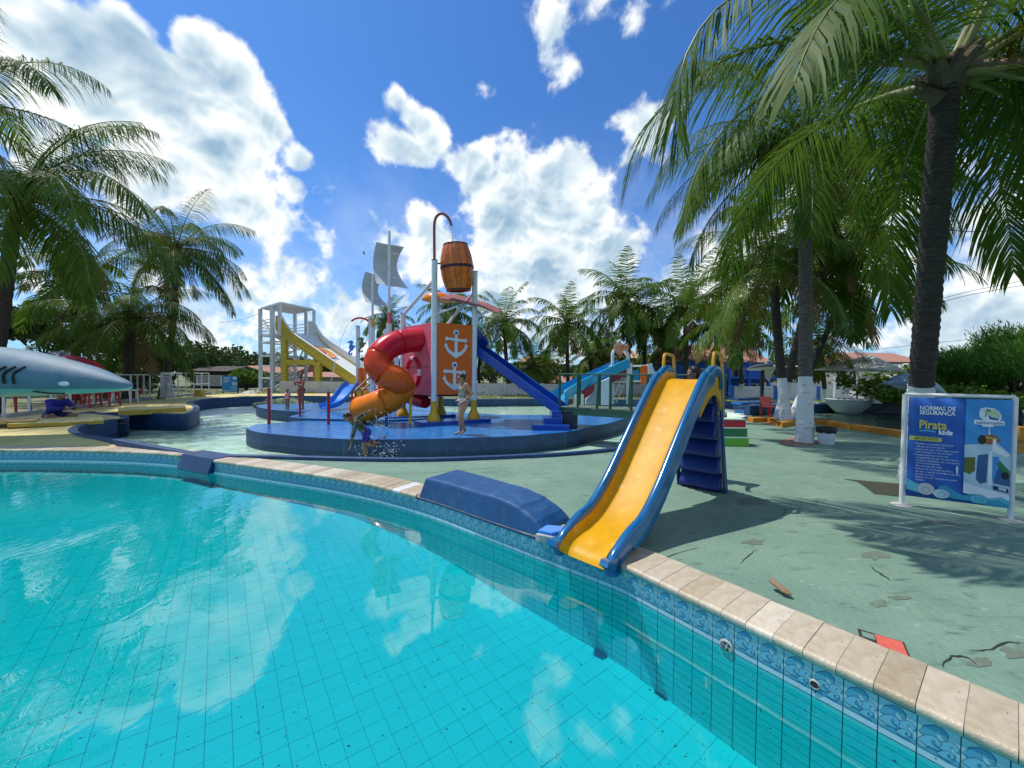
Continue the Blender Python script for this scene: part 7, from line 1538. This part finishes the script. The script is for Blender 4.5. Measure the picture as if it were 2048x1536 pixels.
cloth(td_, 'pink_shirt', d['tor'] + [('c', p[1], Vector(p[1]).lerp(Vector(p[2]), .6), p[3], p[4]) for p in d['arms'][::2]], .018, M['pinkcloth'], lambda p, d=d: -.02 < (p - d['V']['pelvis']).dot(d['up']) < .44, .015); cloth(td_, 'swim_bottom', d['tor'][:2], .016, M['burgundy'], lambda p, d=d: (p - d['V']['pelvis']).dot(d['up']) < .02, .015); hair(td_, d, 'pigtails')
for c in [o for o in td_.children]: pass
# woman behind the yellow slide, standing on its steps
J = pose(look=(.5, -.75, -.05), elL=(.16, .22, 1.10), wrL=(.34, .20, 1.22), elR=(.16, -.22, 1.10), wrR=(.34, -.20, 1.22), knL=(.16, .09, .52), anL=(.06, .09, .10), toeL=(.18, .10, .08))
hp = D(1388, 747, 6.25); g_, d = person('dark haired woman with sunglasses on her head peeking over the slide top', (hp.x, hp.y, 0), math.atan2(-ax.y, -ax.x), 1.0, J, M['skin_d'], girth=1.0, bust=1)
g_.location.z = hp.z - 1.535 + .0; g_.location.x += .0
cloth(g_, 'swim_top', d['tor'], .009, M['navycloth'], lambda p, d=d: (p - d['V']['pelvis']).dot(d['up']) < .40); hair(g_, d, 'bun'); shades(g_, d, .095, .055)
# man in a blue long-sleeved shirt sitting in the second cove, bent forward over his phone
J = pose(pelvis=(0, 0, .14), neck=(.20, 0, .56), head=(.30, 0, .71), look=(1, 0, -.5), shL=(.18, .19, .53), shR=(.18, -.19, .53), elL=(.36, .24, .33), wrL=(.60, .10, .34), elR=(.36, -.24, .33), wrR=(.60, -.08, .36), hipL=(0, .09, .12), hipR=(0, -.09, .12), knL=(.30, .30, .12), knR=(.30, -.30, .12), anL=(.36, -.06, .04), anR=(.28, .08, .05), toeL=(.42, -.18, .04), toeR=(.34, .20, .05))
q = P(104, 828, .1); mn, d = person('man in a royal blue long sleeved shirt sitting hunched under the shark', (D(104, 820, 11.9).x, 11.9, LZ - .02), -.1, 1.12, J, M['skin'], voxel=.014, girth=1.15)
cloth(mn, 'blue_shirt', d['tor'] + d['arms'], .016, M['bluecloth'], lambda p, d=d: (p - d['V']['neck']).dot(d['up']) < .04 and all((p - d['V']['wr' + s]).length > .06 for s in 'LR'), .014); cloth(mn, 'shorts', d['tor'][:1] + d['legs'][0::3], .016, M['navycloth'], lambda p, d=d: min((p - d['V']['hip' + s]).length for s in 'LR') < .3, .014); hair(mn, d)

# ------------------------------------------------------------------ worn patches where the deck paint has gone
worn = layer(mat('bare_worn_concrete', (.135, .165, .125), .9, col2=(.105, .145, .108), vscale=9, bump=.8, bscale=30), (.13, .21, .16), 7, .50, .62)
rn = random.Random(12)
for (x, y, rx, ry) in ((1752, 1110, 34, 12), (1757, 1208, 22, 10), (1800, 1196, 26, 6), (1962, 1325, 34, 12), (2030, 1300, 40, 16), (1505, 1002, 40, 9), (1640, 1000, 18, 4), (1505, 1085, 30, 7), (1880, 1045, 46, 4)):
    pts = []
    for k in range(26):
        a = 2 * PI * k / 26; r = .75 + .5 * noise.noise(Vector((x * .1 + 1.6 * math.cos(a), y * .1 + 1.6 * math.sin(a), 3))) + rn.uniform(-.08, .08); pts.append(G(x + rx * r * math.cos(a), y + ry * r * math.sin(a)))
    sheet('worn_patch', pts, [], .0028, worn, parent=deck)
